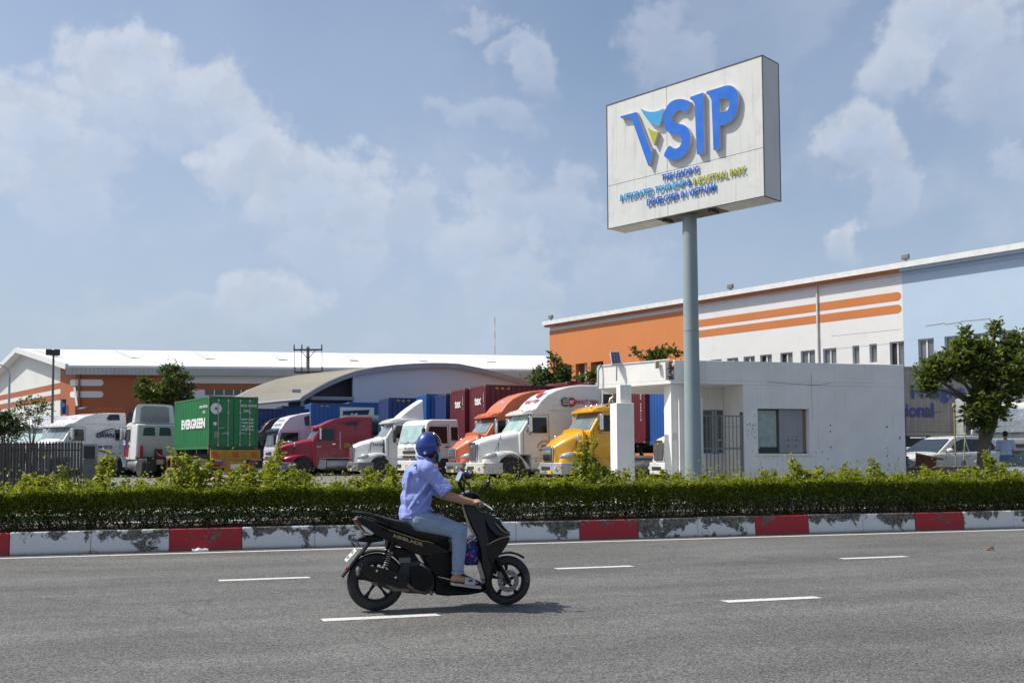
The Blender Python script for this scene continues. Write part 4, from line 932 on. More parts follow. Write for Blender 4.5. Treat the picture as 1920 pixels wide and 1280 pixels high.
# trees round the yard
P2 = lambda px, py, D: at(px, py, D)
tree('broadleaf_tree', 'dark bushy tree rising behind the white sleeper truck before the orange wall', (P2(305, 800, 66).x, P2(305, 800, 66).y, .4), [(P2(300, 748, 66), 1.5), (P2(325, 712, 66), 1.25), (P2(282, 735, 66), 1.1), (P2(340, 738, 66), 1.1), (P2(318, 750, 66), 1.5), (P2(268, 740, 66), .7), (P2(322, 697, 66), .65), (P2(266, 715, 66), .45)], 330, .30, TM, .16, seed=3, per=11)
tree('small_tree', 'small dark tree at the left edge above the gate', (P2(14, 850, 42).x, P2(14, 850, 42).y, .4), [(P2(12, 800, 42), .75), (P2(20, 812, 42), .6), (P2(-5, 790, 42), .7), (P2(8, 780, 42), .3)], 130, .17, TL, .07, seed=5)
tree('small_tree', 'loose light-leaved tree between the street lamp and floodlight pole', (P2(60, 850, 46).x, P2(60, 850, 46).y, .4), [(P2(38, 775, 46), .62), (P2(52, 758, 46), .5), (P2(72, 762, 46), .5), (P2(60, 785, 46), .6), (P2(85, 768, 46), .4), (P2(38, 798, 46), .55)], 90, .18, TM, .06, seed=6, per=9)
tree('broadleaf_tree', 'dense leafy tree behind the maroon containers at the arched shed', (P2(1035, 760, 62).x, P2(1035, 760, 62).y, .4), [(P2(1040, 700, 62), .95), (P2(1056, 708, 62), .8), (P2(1020, 712, 62), .75), (P2(1040, 675, 62), .5), (P2(1000, 712, 62), .55), (P2(1003, 700, 62), .35), (P2(1068, 712, 62), .5)], 75, .34, TM, .13, seed=8, wid=.5, per=12)
tree('broadleaf_tree', 'leafy tree rising behind the guardhouse canopy beside the solar panel', (P2(1235, 760, 48).x, P2(1235, 760, 48).y, .4), [(P2(1196, 662, 48), .36), (P2(1225, 668, 48), .4), (P2(1240, 664, 48), .42), (P2(1254, 660, 48), .36), (P2(1268, 668, 48), .3), (P2(1210, 676, 48), .45), (P2(1240, 680, 48), .6)], 46, .27, TM, .10, seed=9, wid=.5, per=12)
tree('small_tree', 'leafy tuft of tree left of the guardhouse canopy above the grey container', (P2(1105, 760, 50).x, P2(1105, 760, 50).y, .4), [(P2(1108, 703, 50), .36), (P2(1092, 712, 50), .3), (P2(1118, 706, 50), .25), (P2(1104, 718, 50), .4)], 20, .27, TM, .06, seed=12, wid=.5)
# ------------------------------------------------------------------ shipping containers and trailers
def paint(name, col, **k):
    kw = dict(rough=.5, var=.12, vs=1.1, dirt=.4, dirtcol=tuple(.5 * c + .05 for c in col), streak=.3); kw.update(k); return M(name, col, **kw)
C_GREEN = paint('container_green', (.012, .19, .055)); C_MAROON = paint('container_maroon', (.145, .018, .028)); C_BLUE = paint('container_blue', (.02, .105, .36)); C_NAVY = paint('container_navy', (.018, .045, .16)); C_GREY = paint('container_grey', (.42, .44, .42)); C_ORANGE = paint('container_orange', (.5, .11, .02)); C_TAUPE = paint('container_taupe', (.28, .265, .25), vs=.8)
CORR = {}
def corrugated(L, H, per, dep):
    """trapezoid-ribbed sheet in the xz plane, ribs vertical, facing -y"""
    key = (round(L, 2), round(H, 2), per, dep)
    n = max(1, round(L / per)); p = L / n; prof = []
    for i in range(n):
        x = i * p; prof += [(x, 0), (x + p * .3, 0), (x + p * .5, dep), (x + p * .8, dep)]
    prof.append((L, 0)); mb = MB()
    for z in (0, H): mb.v += [(x, y, z) for x, y in prof]
    k = len(prof); mb.f = [(i, i + 1, k + i + 1, k + i) for i in range(k - 1)]
    return mb
def container(label, pos, rz, L, H, mat, front='corr', group='shipping containers standing in the yard', doors=False, deco=None, trim=None):
    """local frame: +x points to the container's front end, which stands at x = 0"""
    t = thing('shipping_container', label, 'container', pos, rz, group); w = 1.22; tr = trim or mat
    f = MB()
    for x in (-.08, -L + .08):
        for y in (-w + .06, w - .06): f.box(x - .08, x + .08, y - .06, y + .06, .16, H - .12)
    for y in (-w + .04, w - .04):
        f.box(-L + .17, -.17, y - .035, y + .035, H - .10, H - .02); f.box(-L + .17, -.17, y - .035, y + .035, .02, .16)
    for x in (-.05, -L + .05): f.box(x - .04, x + .04, -w + .13, w - .13, H - .11, H - .015); f.box(x - .04, x + .04, -w + .13, w - .13, .02, .17)
    f.build('frame', tr, t, smooth=0)
    cm = MB().box(-.09, .09, -.085, .085, -.06, .06).build('corner_casting', M('casting_steel', (.16, .12, .09), .7, dirt=.5), t, loc=(-.092, w - .083, H - .058), bevel=.01)
    for x, y, z in ((-.092, -w + .083, H - .058), (-L + .092, w - .083, H - .058), (-L + .092, -w + .083, H - .058), (-.092, w - .083, .058), (-.092, -w + .083, .058), (-L + .092, w - .083, .058), (-L + .092, -w + .083, .058)):
        o = inst('corner_casting', cm.data, t, (x, y, z))
    for sy in (1, -1):
        m = corrugated(L - .32, H - .28, .278, .036)
        m.v = [(-.16 - x, sy * (w - .012 - y), z + .17) for x, y, z in m.v]; m.build('corrugated_side', mat, t, smooth=0)
    if front == 'corr':
        m = corrugated(2 * w - .24, H - .28, .25, .04); m.v = [(-.015 - y, x - w + .12, z + .17) for x, y, z in m.v]; m.build('corrugated_end', mat, t, smooth=0)
    rf = corrugated(L - .1, 2 * w - .1, .35, .02); rf.v = [(-.05 - x, z - w + .05, H - .02 - y) for x, y, z in rf.v]; rf.build('roof', mat, t, smooth=0)
    if doors:
        for s_ in (-1, 1):
            d = MB().box(-L + .0, -L + .05, min(.012 * s_, s_ * (w - .13)), max(.012 * s_, s_ * (w - .13)), .18, H - .125)
            d = d.build('door', mat, t, smooth=0, bevel=.006)
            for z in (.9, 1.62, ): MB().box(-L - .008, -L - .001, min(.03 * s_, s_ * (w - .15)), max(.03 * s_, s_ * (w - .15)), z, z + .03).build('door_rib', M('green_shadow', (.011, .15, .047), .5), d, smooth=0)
            for y in (.3, .78):
                MB().tube([(-L - .045, s_ * y, .16), (-L - .045, s_ * y, H - .14)], .019, 8).build('lock_rod', STEEL, d)
                for z in (.2, .75, 1.8, H - .22): MB().box(-L - .075, -L - .003, s_ * y - .05, s_ * y + .05, z - .04, z + .04).build('rod_bracket', STEEL, d, bevel=.008)
            MB().bar((-L - .09, s_ * .3, .82), (-L - .09, s_ * .62, .76), .025, .04).build('door_handle', STEEL, d); MB().bar((-L - .09, s_ * .78, 1.02), (-L - .09, s_ * .5, 1.05), .025, .04).build('door_handle', STEEL, d)
            MB().box(-L - .012, -L + .045, s_ * .002, s_ * .010, .2, H - .14).build('door_seal', BLACK, d)
    else:
        MB().box(-L + .02, -L + .07, -w + .13, w - .13, .18, H - .125).build('door', mat, t, smooth=0)
    if deco: deco(t, L, H, w)
    return t
WT = M('white_lettering', (.74, .74, .72), .6, var=.1, vs=9, dirt=.3, dirtcol=(.4, .4, .4))
YT = M('yellow_lettering', (.7, .42, .05), .6, var=.1)
def fmat(t, x, y, z, face):                                       # lettering frame on a container face, in its local frame
    if face == 'front': m = Matrix(((0, 0, 1, x), (1, 0, 0, y), (0, 1, 0, z), (0, 0, 0, 1)))
    elif face == 'rear': m = Matrix(((0, 0, -1, x), (-1, 0, 0, y), (0, 1, 0, z), (0, 0, 0, 1)))
    else: m = Matrix(((-1, 0, 0, x), (0, 0, 1, y), (0, 1, 0, z), (0, 0, 0, 1)))       # left side
    return m
def put(t, s, size, mat, x, y, z, face, width=None, vert=False, bold=.004):
    if vert:
        for i, ch in enumerate(s): text('lettering', ch, size, mat, t, fmat(t, x, y, z - i * size * 1.02, face), .002, bold, world=False)
    else: return text('lettering', s, size, mat, t, fmat(t, x, y, z, face), .002, bold, width, world=False)
HEAD = math.atan2(cv(-.93, -.36).y, cv(-.93, -.36).x)              # the way the parked row faces
hdir = Vector((math.cos(HEAD), math.sin(HEAD), 0))
YZ = .40
TRAIL = []
def row_box(px, pytop, D, short, label, mat, L=12.19, H=2.9, **k):   # near front corner of the box top is seen at (px, pytop), D metres ahead
    p = at(px, pytop, D); left = Vector((-hdir.y, hdir.x, 0)); c = p - left * 1.22
    t = container(label, (c.x, c.y, p.z - H), HEAD, L, H, mat, **k); TRAIL.append((t, short)); return t
def d_tex(side=None):
    def f(t, L, H, w):
        put(t, 'tex', .62, WT, .012, .1, H - .95, 'front', width=1.0, bold=.02)
        put(t, 'TEXU 7', .12, WT, .012, .95, H - .5, 'front', vert=True)
        if side:
            put(t, 'tex', .9, WT, -4.6, w + .012, H - 1.1, 'left', width=1.7, bold=.03); put(t, '9 6 4', .16, YT, -.9, w + .012, H - .24, 'left', width=.8)
    return f
def d_ti(t, L, H, w):
    MB().box(.008, .014, -.05, .28, H - 1.05, H - .55).build('emblem', WT, t); put(t, 'ti', .42, C_BLUE, .016, .11, H - 1.0, 'front', width=.24, bold=.01)
def d_sea(t, L, H, w):
    put(t, 'sea', 1.0, M('container_gold', (.62, .33, .02), .6), -5.0, w + .012, H - 1.35, 'left', width=2.6, bold=.04); put(t, '9 6 4', .16, YT, -.9, w + .012, H - .24, 'left', width=.8)
def d_k(t, L, H, w):
    MB().box(-4.2, -1.9, w + .012, w + .016, H - 1.55, H - .25).build('emblem_panel', WT, t); MB().prism([(-2.1, w + .018, H - .5), (-3.9, w + .018, H - .4), (-3.6, w + .018, H - 1.4), (-2.1, w + .018, H - 1.3)], (0, .003, 0)).build('emblem_flag', M('emblem_navy', (.015, .03, .10), .5), t)
    put(t, 'K', .75, WT, -2.85, w + .026, H - 1.2, 'left', width=.55, bold=.04); put(t, '4 6', .14, YT, -.9, w + .012, H - .24, 'left', width=.6)
row_box(871, 727.5, 51.2, 'the ribbed maroon container left of the tallest one', 'maroon container showing its ribbed end, left of the tallest maroon one', C_MAROON, deco=d_tex())
row_box(910, 720, 48.9, 'the tallest maroon container', 'tallest maroon container with a tex end, just above the orange truck cab', C_MAROON, deco=d_tex(True))
row_box(836, 737, 54.5, 'the blue container beside the maroon ones', 'blue ribbed container end directly left of the maroon containers', C_NAVY)
row_box(799, 737.5, 56.5, 'the container with the white square emblem', 'bright blue container end with a white square emblem', C_BLUE, deco=d_ti)
row_box(728, 744.5, 58.0, 'the container with gold letters', 'navy container with gold letters on its side above the white fairing truck', C_NAVY, deco=d_sea)
row_box(654, 753, 66.5, 'the container behind the tarpaulin load', 'blue container whose end and side rise just above the green tarpaulin load', C_BLUE)
row_box(583, 755, 65.0, 'the container with the K emblem', 'blue container with white K emblem panel on its side', C_BLUE, deco=d_k)
row_box(528, 760, 69.0, 'the low navy container by the shed', 'low navy container under the shed eave behind the black truck', C_NAVY)
row_box(1063, 715, 48.8, 'the farther of two maroon containers', 'maroon container behind the tall white sleeper truck, farther left of two', C_MAROON)
row_box(1104, 715, 46.6, 'the nearer of two maroon containers', 'maroon container behind the tall white sleeper truck, nearer the grey container', C_MAROON)
row_box(1149, 711.5, 45.0, 'the pale grey container', 'pale grey ribbed container beside the guardhouse canopy', C_GREY)
row_box(257, 762, 62.0, 'the navy container behind the day cab', 'navy container with white vertical lettering behind the white day-cab tractor', C_NAVY, deco=lambda t, L, H, w: put(t, 'CMA', .5, WT, .012, 0, H - .9, 'front', vert=True, bold=.02))
def d_mk(t, L, H, w):
    put(t, 'tex', .62, WT, .012, -.75, H - .62, 'front', width=.9, bold=.02); put(t, 'TEXU 400112', .13, WT, .012, .85, H - .6, 'front', vert=True)
row_box(1209, 704, 42.7, 'the maroon container between the pillars', 'maroon container seen between the guardhouse pillars', C_MAROON, deco=d_mk)
def d_bk(t, L, H, w): MB().prism([(.012, .35, 1.35), (.012, .47, 1.35), (.012, .47, 1.72)], (.003, 0, 0)).build('sticker', YT, t)
row_box(1264, 701, 40.7, 'the blue container between the pillars', 'bright blue container seen between the guardhouse pillars', C_BLUE, deco=d_bk)
# far containers behind the white trucks, left
for px, py, D, m, lb in ((178, 764, 76, C_ORANGE, 'orange container top far behind the white trucks'), (200, 763.5, 78, C_BLUE, 'blue container top far behind the white trucks'), (226, 763, 80, C_MAROON, 'maroon container top far behind the white trucks')):
    p = at(px, py, D); container(lb, (p.x + 1, p.y, p.z - 2.59), HEAD + 1.2, 6.06, 2.59, m)

# ------------------------------------------------------------------ trucks
def wheel_meshes():
    ty = MB().lathe([(.30, -.13), (.36, -.14), (.46, -.145), (.505, -.125), (.52, -.09), (.52, .09), (.505, .125), (.46, .145), (.36, .14), (.30, .13)], 'y', 36)
    g = []
    rm = MB().lathe([(.012, .075), (.085, .075), (.10, .06), (.11, .02), (.20, .035), (.255, .05), (.275, .10), (.30, .132), (.31, .128), (.31, -.13), (.02, -.13)], 'y', 32)
    h = MB()
    for i in range(10):
        a = 2 * PI * i / 10; h.lathe([(.03, 0), (.03, .03), (.001, .031)], 'y', 8, (.215 * math.cos(a), .025, .215 * math.sin(a)))
    hub = MB().lathe([(.10, .0), (.10, .10), (.085, .13), (.05, .14), (.001, .14)], 'y', 16)
    return ty, rm, h, hub
_wt = None
def truck_wheel(par, x, y, r=.52, dual=False, rim=None):
    """wheel on the left (y > 0) or right (y < 0) side"""
    global _wt
    s = 1 if y > 0 else -1
    if _wt is None:
        ty, rm, h, hub = wheel_meshes(); a = ty.build('tyre', TYRE); b = rm.build('rim', RIM); c_ = h.build('rim_holes', DARK); d = hub.build('hub', CHASSIS)
        _wt = [o.data for o in (a, b, c_, d)]
        for o in (a, b, c_, d): bpy.data.objects.remove(o)
    w = inst('wheel', _wt[0], par, (x, y, r), (0, 0, 0 if s > 0 else PI), (r / .52,) * 3)
    ri = inst('rim', _wt[1], w); 
    tag(inst('rim_holes', _wt[2], w, (0, 0, 0)), kind='stuff'); inst('hub', _wt[3], w)
    if dual: inst('wheel', _wt[0], par, (x, y - s * .31, r), (0, 0, 0), (r / .52,) * 3)
def sidepanel(name, pts, y, mat, par, th=.012, both=True, wf=None):
    for s in ((1, -1) if both else (1,)):
        yy = (lambda z: wf(z)) if wf else (lambda z: y)
        A = [(px_, s * (yy(z) - .01), z) for px_, z in pts]; B = [(px_, s * (yy(z) + th), z) for px_, z in pts]
        MB().loft([A, B]).build(name, mat, par, smooth=20)
def seam(pts, y, par, r=.006, wf=None, both=False, name='door_seam'):
    mb = MB()
    for (a, b), (c, d) in zip(pts, pts[1:]): mb.bar((a, (wf(b) if wf else y) + .001, b), (c, (wf(d) if wf else y) + .001, d), r * 2, .008)
    return mb.build(name, M('seam_dark', (.05, .05, .05), .7), par, smooth=0)
def mirror(par, x, y, z, h=.62, mat=CHROME, big=True):
    for s in (1, -1):
        o = MB().box(x - .06, x + .09, s * (y + .10), s * (y + .32), z, z + h).build('mirror', mat, par, bevel=.05, seg=3)
        MB().tube([(x, s * (y - .08), z - .08), (x, s * (y + .2), z - .10), (x, s * (y + .2), z + .05)], .016, 6).build('mirror_arm', DARK, o)
        MB().tube([(x, s * (y - .08), z + h + .03), (x, s * (y + .2), z + h + .06), (x, s * (y + .2), z + h - .05)], .014, 6).build('mirror_arm', DARK, o)
def hood_mirror(par, x, y, z, mat=CHROME):
    for s in (1, -1):
        o = MB().ball((x - .05, s * (y + .12), z + .52), (.07, .10, .14), 10, 7).build('hood_mirror', mat, par)
        MB().tube([(x, s * y, z), (x - .02, s * (y + .1), z + .42)], .013, 5).build('mirror_stalk', DARK, o); MB().tube([(x + .12, s * (y - .08), z - .02), (x - .02, s * (y + .1), z + .40)], .011, 5).build('mirror_stalk', DARK, o)
def rear_frame(par, x0, x1, wheels=(), r=.5):
    f = MB()
    for y in (-.42, .42): f.box(x1, x0, y - .045, y + .045, .72, .98)
    for x in np.linspace(x0 - .4, x1 + .2, 4): f.box(x - .06, x + .06, -.37, .37, .78, .92)
    f.build('chassis_frame', CHASSIS, par, smooth=0)
    for x in wheels:
        MB().tube([(x, -.8, r), (x, .8, r)], .09, 8).build('axle', CHASSIS, par)
        for y in (1.08, -1.08): truck_wheel(par, x, y, r, True)
    MB().lathe([(.02, 0), (.55, 0), (.55, .08), (.3, .12)], 'z', 20, (wheels[-1] + .6 if wheels else x1 + 1, 0, 1.02)).build('fifth_wheel', CHASSIS, par)
def section(x, hb, ht, zb, zt, r=.16, crown=.03, n=5):
    """rounded section of a bonnet or fairing: half widths at bottom and top"""
    pts = [(x, -hb, zb)]
    for i in range(n + 1):
        a = PI - (PI / 2) * i / n; pts.append((x, -ht + r + r * math.cos(a), zt - r + r * math.sin(a)))
    for i in (1, 2, 3): u = -1 + i / 2.0; y = (ht - r) * u; pts.append((x, y, zt + crown * (1 - u * u)))
    for i in range(n + 1):
        a = PI / 2 - (PI / 2) * i / n; pts.append((x, ht - r + r * math.cos(a), zt - r + r * math.sin(a)))
    pts.append((x, hb, zb)); return pts
def arch_fender(par, mat, xc, x0, x1, ztop, yin=.72, yout=1.2, r=.62, zc=.52, zfront=.7, zrear=.55, lead=.95):
    for s in (1, -1):
        rings = []
        for x in np.linspace(x0, x1, 22):
            d = abs(x - xc); zb = zc + math.sqrt(max(0, r * r - d * d)) if d < r else (zfront if x > xc else zrear)
            u = (x - x1) / (x0 - x1); top = lead + (ztop - lead) * math.sin(PI * min(1, max(0, (u * .9 + .12)))) ** .55 if x > xc else max(zb + .06, ztop - (ztop - zrear - .1) * max(0, (xc - x) / (xc - x1)) ** 1.8)
            top = max(top, zb + .06); yo = yout - .25 * max(0, (x - xc - .35) / (x0 - xc - .35 + 1e-6)) ** 2 if x > xc + .35 else yout
            q = [(x, s * yin, zb), (x, s * yo, zb), (x, s * yo, max(zb + .03, top - .16)), (x, s * (yo - .05), max(zb + .04, top - .05)), (x, s * (yo - .16), top), (x, s * yin, top + .02)]
            rings.append(q)
        MB().loft(rings).build('front_fender', mat, par, smooth=50)
        MB().box(xc - r - .02, xc + r + .02, s * (yin - .1), s * (yin - .02), .5, zc + r).build('wheel_well', DARK, par, smooth=0)
def bonnet_truck(label, pos, rz, body, style, bumper, group='trucks parked in a row in the yard', roof='hi', logo=None, visor=None, rear=True, roof_mat=None, length=5.7, gl=WGLASS, extras=None, chrome=True, BX=-1.6):
    """long-nosed tractor; +x forward, grille near x = 0, ground z = 0"""
    t = thing('truck', label, 'truck', pos, rz, group); rm_ = roof_mat or body
    if style == 'prostar':
        secs = [section(.0, .60, .50, .80, 1.62, .14), section(-.12, .64, .55, .80, 1.70, .16), section(-.5, .78, .68, .8, 1.82, .2), section(-1.1, .95, .84, .8, 1.95, .24), section(-1.7, 1.04, .96, .8, 2.07, .26), section(BX - .25, 1.07, 1.0, .8, 2.12, .26)]
    elif style == 'columbia':
        secs = [section(.02, .62, .50, .78, 1.42, .12), section(-.15, .68, .56, .78, 1.55, .15), section(-.5, .82, .72, .8, 1.70, .2), section(-1.1, .98, .88, .8, 1.90, .22), section(-1.7, 1.05, .97, .8, 2.06, .24), section(BX - .25, 1.07, 1.0, .8, 2.12, .25)]
    else:
        secs = [section(.02, .66, .60, .8, 1.62, .12), section(-.2, .70, .64, .8, 1.74, .15), section(-.8, .84, .78, .8, 1.90, .2), section(-1.4, .98, .90, .8, 2.02, .22), section(BX - .25, 1.05, .98, .8, 2.12, .24)]
    secs = [[(x * (BX / -1.85) if x < -.2 else x, y, z) for x, y, z in q] for q in secs]
    MB().loft(secs).build('bonnet', body, t, smooth=50)
    xc = -1.22
    arch_fender(t, body, xc, -.10, -2.05, 1.28 if style != '9200' else 1.22, lead=.98)
    # bumper: swept plan
    bw = 1.2; pl = [(-.85, bw), (-.35, bw - .01), (-.05, bw - .14), (.10, bw - .42), (.15, .5), (.16, 0)]
    out = pl + [(x, -y) for x, y in reversed(pl[:-1])]
    zt_, zb_ = (.80, .34) if style != '9200' else (.78, .34)
    MB().prism([(x, y, zb_) for x, y in out] + [(-.5, -bw + .35, zb_), (-.5, bw - .35, zb_)], (0, 0, zt_ - zb_)).build('bumper', bumper, t, bevel=.035, seg=3)
    MB().box(.155, .172, -.42, .42, zb_ + .16, zb_ + .30).build('air_intake', DARK, t, bevel=.01)
    for s in (1, -1):
        MB().box(.06, .125, s * .72, s * .86, zb_ + .18, zb_ + .28).build('fog_lamp', CLEAR, t, bevel=.02); MB().box(-.1, -.0, s * (bw - .16), s * (bw - .10), zb_ + .24, zb_ + .31).build('side_marker', AMBER, t)
    MB().box(.174, .182, .5 - .26, .5 + .1, zb_ + .02, zb_ + .16).build('number_plate', PLATE_Y, t)
    # grille
    gm = M('grille_mesh', (.20, .205, .21), .35, .7, .3, vs=30)
    if style == 'prostar':
        MB().prism([(.02, y, z) for y, z in ((-.42, .84), (.42, .84), (.50, 1.2), (.50, 1.55), (.40, 1.63), (-.40, 1.63), (-.50, 1.55), (-.50, 1.2))], (.045, 0, 0)).build('grille_surround', CHROME, t, bevel=.015)
        MB().prism([(.067, y, z) for y, z in ((-.35, .9), (.35, .9), (.43, 1.2), (.43, 1.5), (.36, 1.55), (-.36, 1.55), (-.43, 1.5), (-.43, 1.2))], (.01, 0, 0)).build('grille', gm, t, smooth=0)
        b = MB()
        for y in np.linspace(-.36, .36, 13): b.box(.077, .086, y - .006, y + .006, .92, 1.53)
        tag(b.build('grille_bars', STEEL, t, smooth=0), kind='stuff'); MB().ball((.10, 0, 1.47), (.02, .07, .05), 10, 6).build('badge', CHROME, t)
        MB().bar((.095, 0, .95), (.095, 0, 1.45), .03, .02).build('grille_spine', CHROME, t)
    elif style == 'columbia':
        MB().prism([(.03, y, z) for y, z in ((-.46, .86), (.46, .86), (.5, 1.1), (.5, 1.34), (.42, 1.45), (-.42, 1.45), (-.5, 1.34), (-.5, 1.1))], (.05, 0, 0)).build('grille_surround', CHROME, t, bevel=.02)
        MB().box(.082, .09, -.41, .41, .92, 1.36).build('grille', DARK, t)
        for z in np.linspace(.95, 1.32, 7): MB().box(.092, .115, -.40, .40, z - .016, z + .016).build('grille_bar', CHROME, t)
        MB().box(-.02, .08, -.46, .46, .76, .84).build('lower_grille', DARK, t)
    else:
        MB().box(.02, .06, -.55, .55, .86, 1.58).build('grille_surround', CHROME, t, bevel=.04)
        MB().box(.061, .068, -.48, .48, .92, 1.50).build('grille', gm, t)
        for y in np.linspace(-.44, .44, 9): MB().box(.07, .082, y - .012, y + .012, .93, 1.49).build('grille_bar', STEEL, t)
    # headlamps
    for s in (1, -1):
        if style == '9200':
            MB().box(-.12, .0, s * .74, s * .98, .98, 1.16).build('headlight', CLEAR, t, bevel=.04); MB().ball((-.55, s * .82, 1.93), (.14, .05, .06), 10, 6).build('horn_scoop', CHROME, t)
        else:
            rot = Matrix.Rotation(s * R(-38), 3, 'Z') @ Matrix.Rotation(R(14), 3, 'Y')
            MB().ball((-.32, s * 1.0, 1.06), (.34, .085, .13), 16, 8, rot).build('headlight', M('headlight_lens', (.42, .43, .40), .1, .3, .4, vs=7, coat=1), t)
    # cab and sleeper: side outline swept across with tumblehome
    tip = {'hi': 4.08, 'mid': 3.35, 'fairing': 2.98, 'day': 2.98, 'hi2': 3.62}[roof]; ls = length
    if roof in ('hi', 'hi2'):
        k = tip - 3.0
        pts = [(BX, 2.02), (BX - .55, 2.82), (BX - .52, 2.98), (BX - .75, 3.06), (BX - 1.0, 3.0 + k * .34), (BX - 1.35, 3.0 + k * .60), (BX - 1.8, 3.0 + k * .80), (BX - 2.35, 3.0 + k * .94), (BX - 2.9, tip), (-ls, tip + .02), (-ls, .95), (-3.9, .95), (-3.85, .5), (-2.1, .5), (-2.1, 1.1), (BX, 1.1)]
        if style == 'prostar': pts[-6:-3] = [(-ls, .42), (-3.9, .42), (-3.85, .42)]
    elif roof == 'mid':
        pts = [(BX, 2.02), (BX - .42, 2.70), (BX - .40, 2.82), (BX - .8, 3.02), (BX - 1.3, 3.24), (BX - 1.9, 3.36), (BX - 2.7, 3.38), (-ls, 3.36), (-ls, 1.0), (-2.15, 1.0), (-2.1, .6), (BX, .6)]
    else:
        ce = BX - 1.75 if roof == 'day' and style == 'columbia' else BX - 2.1 if extras is None else -3.95
        pts = [(BX, 2.02), (BX - .5, 2.78), (BX - .5, 2.92), (BX - .9, 3.0), (BX - 1.6, 3.0), (ce, 2.9), (ce, .95), (-2.1, .95), (-2.1, .6), (BX, .6)]
    wf = lambda z: 1.16 if z < 2.0 else 1.16 - .10 * (z - 2.0) if z < 3.0 else max(.66, 1.06 - .17 * (z - 3.0) ** 1.25)
    MB().profile(pts, wf).build('cab', body, t, bevel=.09, seg=3, smooth=35)
    # glass
    wx = lambda z: BX - (z - 2.02) * (.55 / .80 if roof != 'mid' else .42 / .68)
    zb2, zt2 = 2.10, (2.76 if roof != 'mid' else 2.64)
    for s in (1, -1):
        MB().prism([(wx(zb2) + .012, s * .02, zb2), (wx(zb2) + .012, s * 1.02, zb2), (wx(zt2) + .012, s * .93, zt2), (wx(zt2) + .012, s * .02, zt2)], (.012, 0, .008)).build('windscreen', gl, t, smooth=0)
    for s in (1, -1): MB().bar((wx(2.1) + .03, s * .15, 2.10), (wx(2.35) + .035, s * .62, 2.14), .02, .015).build('wiper', DARK, t)
    sidepanel('side_window', [(BX - .32, 2.08), (BX - .62, 2.66), (BX - 1.22, 2.66), (BX - 1.22, 2.02), (BX - .62, 2.02)], 0, GLASS, t, wf=wf)
    MB().bar((BX - .66, wf(2.3) + .014, 2.04), (BX - .66, wf(2.64) + .014, 2.66), .03, .02).build('window_bar', DARK, t)
    seam([(BX - .16, 1.0), (BX - .16, 2.05), (BX - .58, 2.78), (BX - 1.32, 2.78), (BX - 1.34, .98), (BX - .16, .98)], 0, t, .007, wf)
    MB().box(BX - 1.28, BX - 1.10, wf(1.8) + .002, wf(1.8) + .03, 1.78, 1.83).build('door_handle', CHROME, t)
    if roof in ('hi', 'hi2'):
        sidepanel('sleeper_window', [(-ls + 1.2, 2.12), (-ls + 1.2, 2.62), (-ls + .85, 2.62), (-ls + .85, 2.12)], 0, GLASS, t, wf=wf) if style == 'prostar' else None
        seam([(-ls + .5, .95), (-ls + .5, 2.9)], 0, t, .005, wf); seam([(BX - 1.4, 2.96), (-ls + .1, 2.96)], 0, t, .006, wf)
        for s in (1, -1): MB().box(-ls - .42, -ls - .02, s * .98, s * 1.06, 1.3, 3.7).build('side_extender', DARK, t)
        for s in (1, -1): MB().tube([(BX - .7, s * .72, 3.02), (BX - 1.2, s * .94, 3.14), (BX - 1.9, s * .99, 3.28), (BX - 2.6, s * .94, 3.5)], [.03, .06, .05, .02], 8).build('roof_ridge', rm_, t)
    if roof == 'mid':
        sidepanel('sleeper_window', [(-ls + 1.55, 2.86), (-ls + 1.45, 3.06), (-ls + .85, 3.06), (-ls + .85, 2.86)], 0, GLASS, t, wf=lambda z: wf(z) + .015)
        for s in (1, -1): MB().tube([(BX - .8, s * .86, 2.95), (BX - 1.5, s * .98, 2.99), (-ls + 1.7, s * .99, 3.0), (-ls + 1.2, s * .99, 3.1), (-ls + .5, s * .98, 3.14)], [.04, .09, .10, .09, .05], 8).build('roof_ridge', rm_, t)
        seam([(-ls + 1.0, 1.02), (-ls + 1.0, 2.9)], 0, t, .005, wf)
    if roof == 'fairing':
        rings = []
        for u in np.linspace(0, 1, 9):
            x = BX - .85 - 1.25 * u; z = 3.02 + 1.02 * u ** .8; rings.append(section(x, .92 - .06 * u, .80 - .12 * u, 2.96, max(3.06, z), .05 + .1 * u, .03))
        MB().loft(rings).build('roof_fairing', rm_, t, smooth=50)
    # visor with marker lamps
    vm = visor or body; zv = zt2 + .05
    MB().loft([section(BX - .18, 1.02, .98, zv - .02, zv + .05, .03, .04), section(BX - .4, 1.08, 1.04, zv + .0, zv + .16, .06, .05), section(BX - .8, 1.09, 1.03, zv + .04, zv + .24, .08, .05)]).build('sun_visor', vm, t, smooth=50)
    for y in (-.7, -.35, 0, .35, .7): MB().ball((BX - .29, y, zv + .14), (.05, .045, .03), 8, 5).build('marker_light', AMBER, t)
    # steps, tanks
    if style == 'prostar' and roof == 'hi':
        MB().box(-2.3, -5.6, 1.0, 1.15, .3, .42).build('side_skirt', body, t)
    else:
        for s in (1, -1):
            MB().lathe([(.02, 0), (.30, 0), (.33, .04), (.33, 1.5), (.30, 1.54), (.02, 1.54)], 'x', 20, (-4.1, s * .86, .66)).build('fuel_tank', M('tank_aluminium', (.42, .42, .41), .4, .7, .2, dirt=.4), t)
            MB().box(-2.5, -2.05, s * .85, s * 1.14, .42, .50).build('step', STEEL, t); MB().box(-4.1, -2.1, s * 1.0, s * 1.15, .98, 1.06).build('step', STEEL, t)
            MB().box(-2.55, -2.0, s * .6, s * 1.1, .5, .95).build('battery_box', STEEL, t, bevel=.02)
    mirror(t, BX - .42, 1.1, 2.05, .66, CHROME if chrome else DARK); hood_mirror(t, -.7, .98, 1.25)
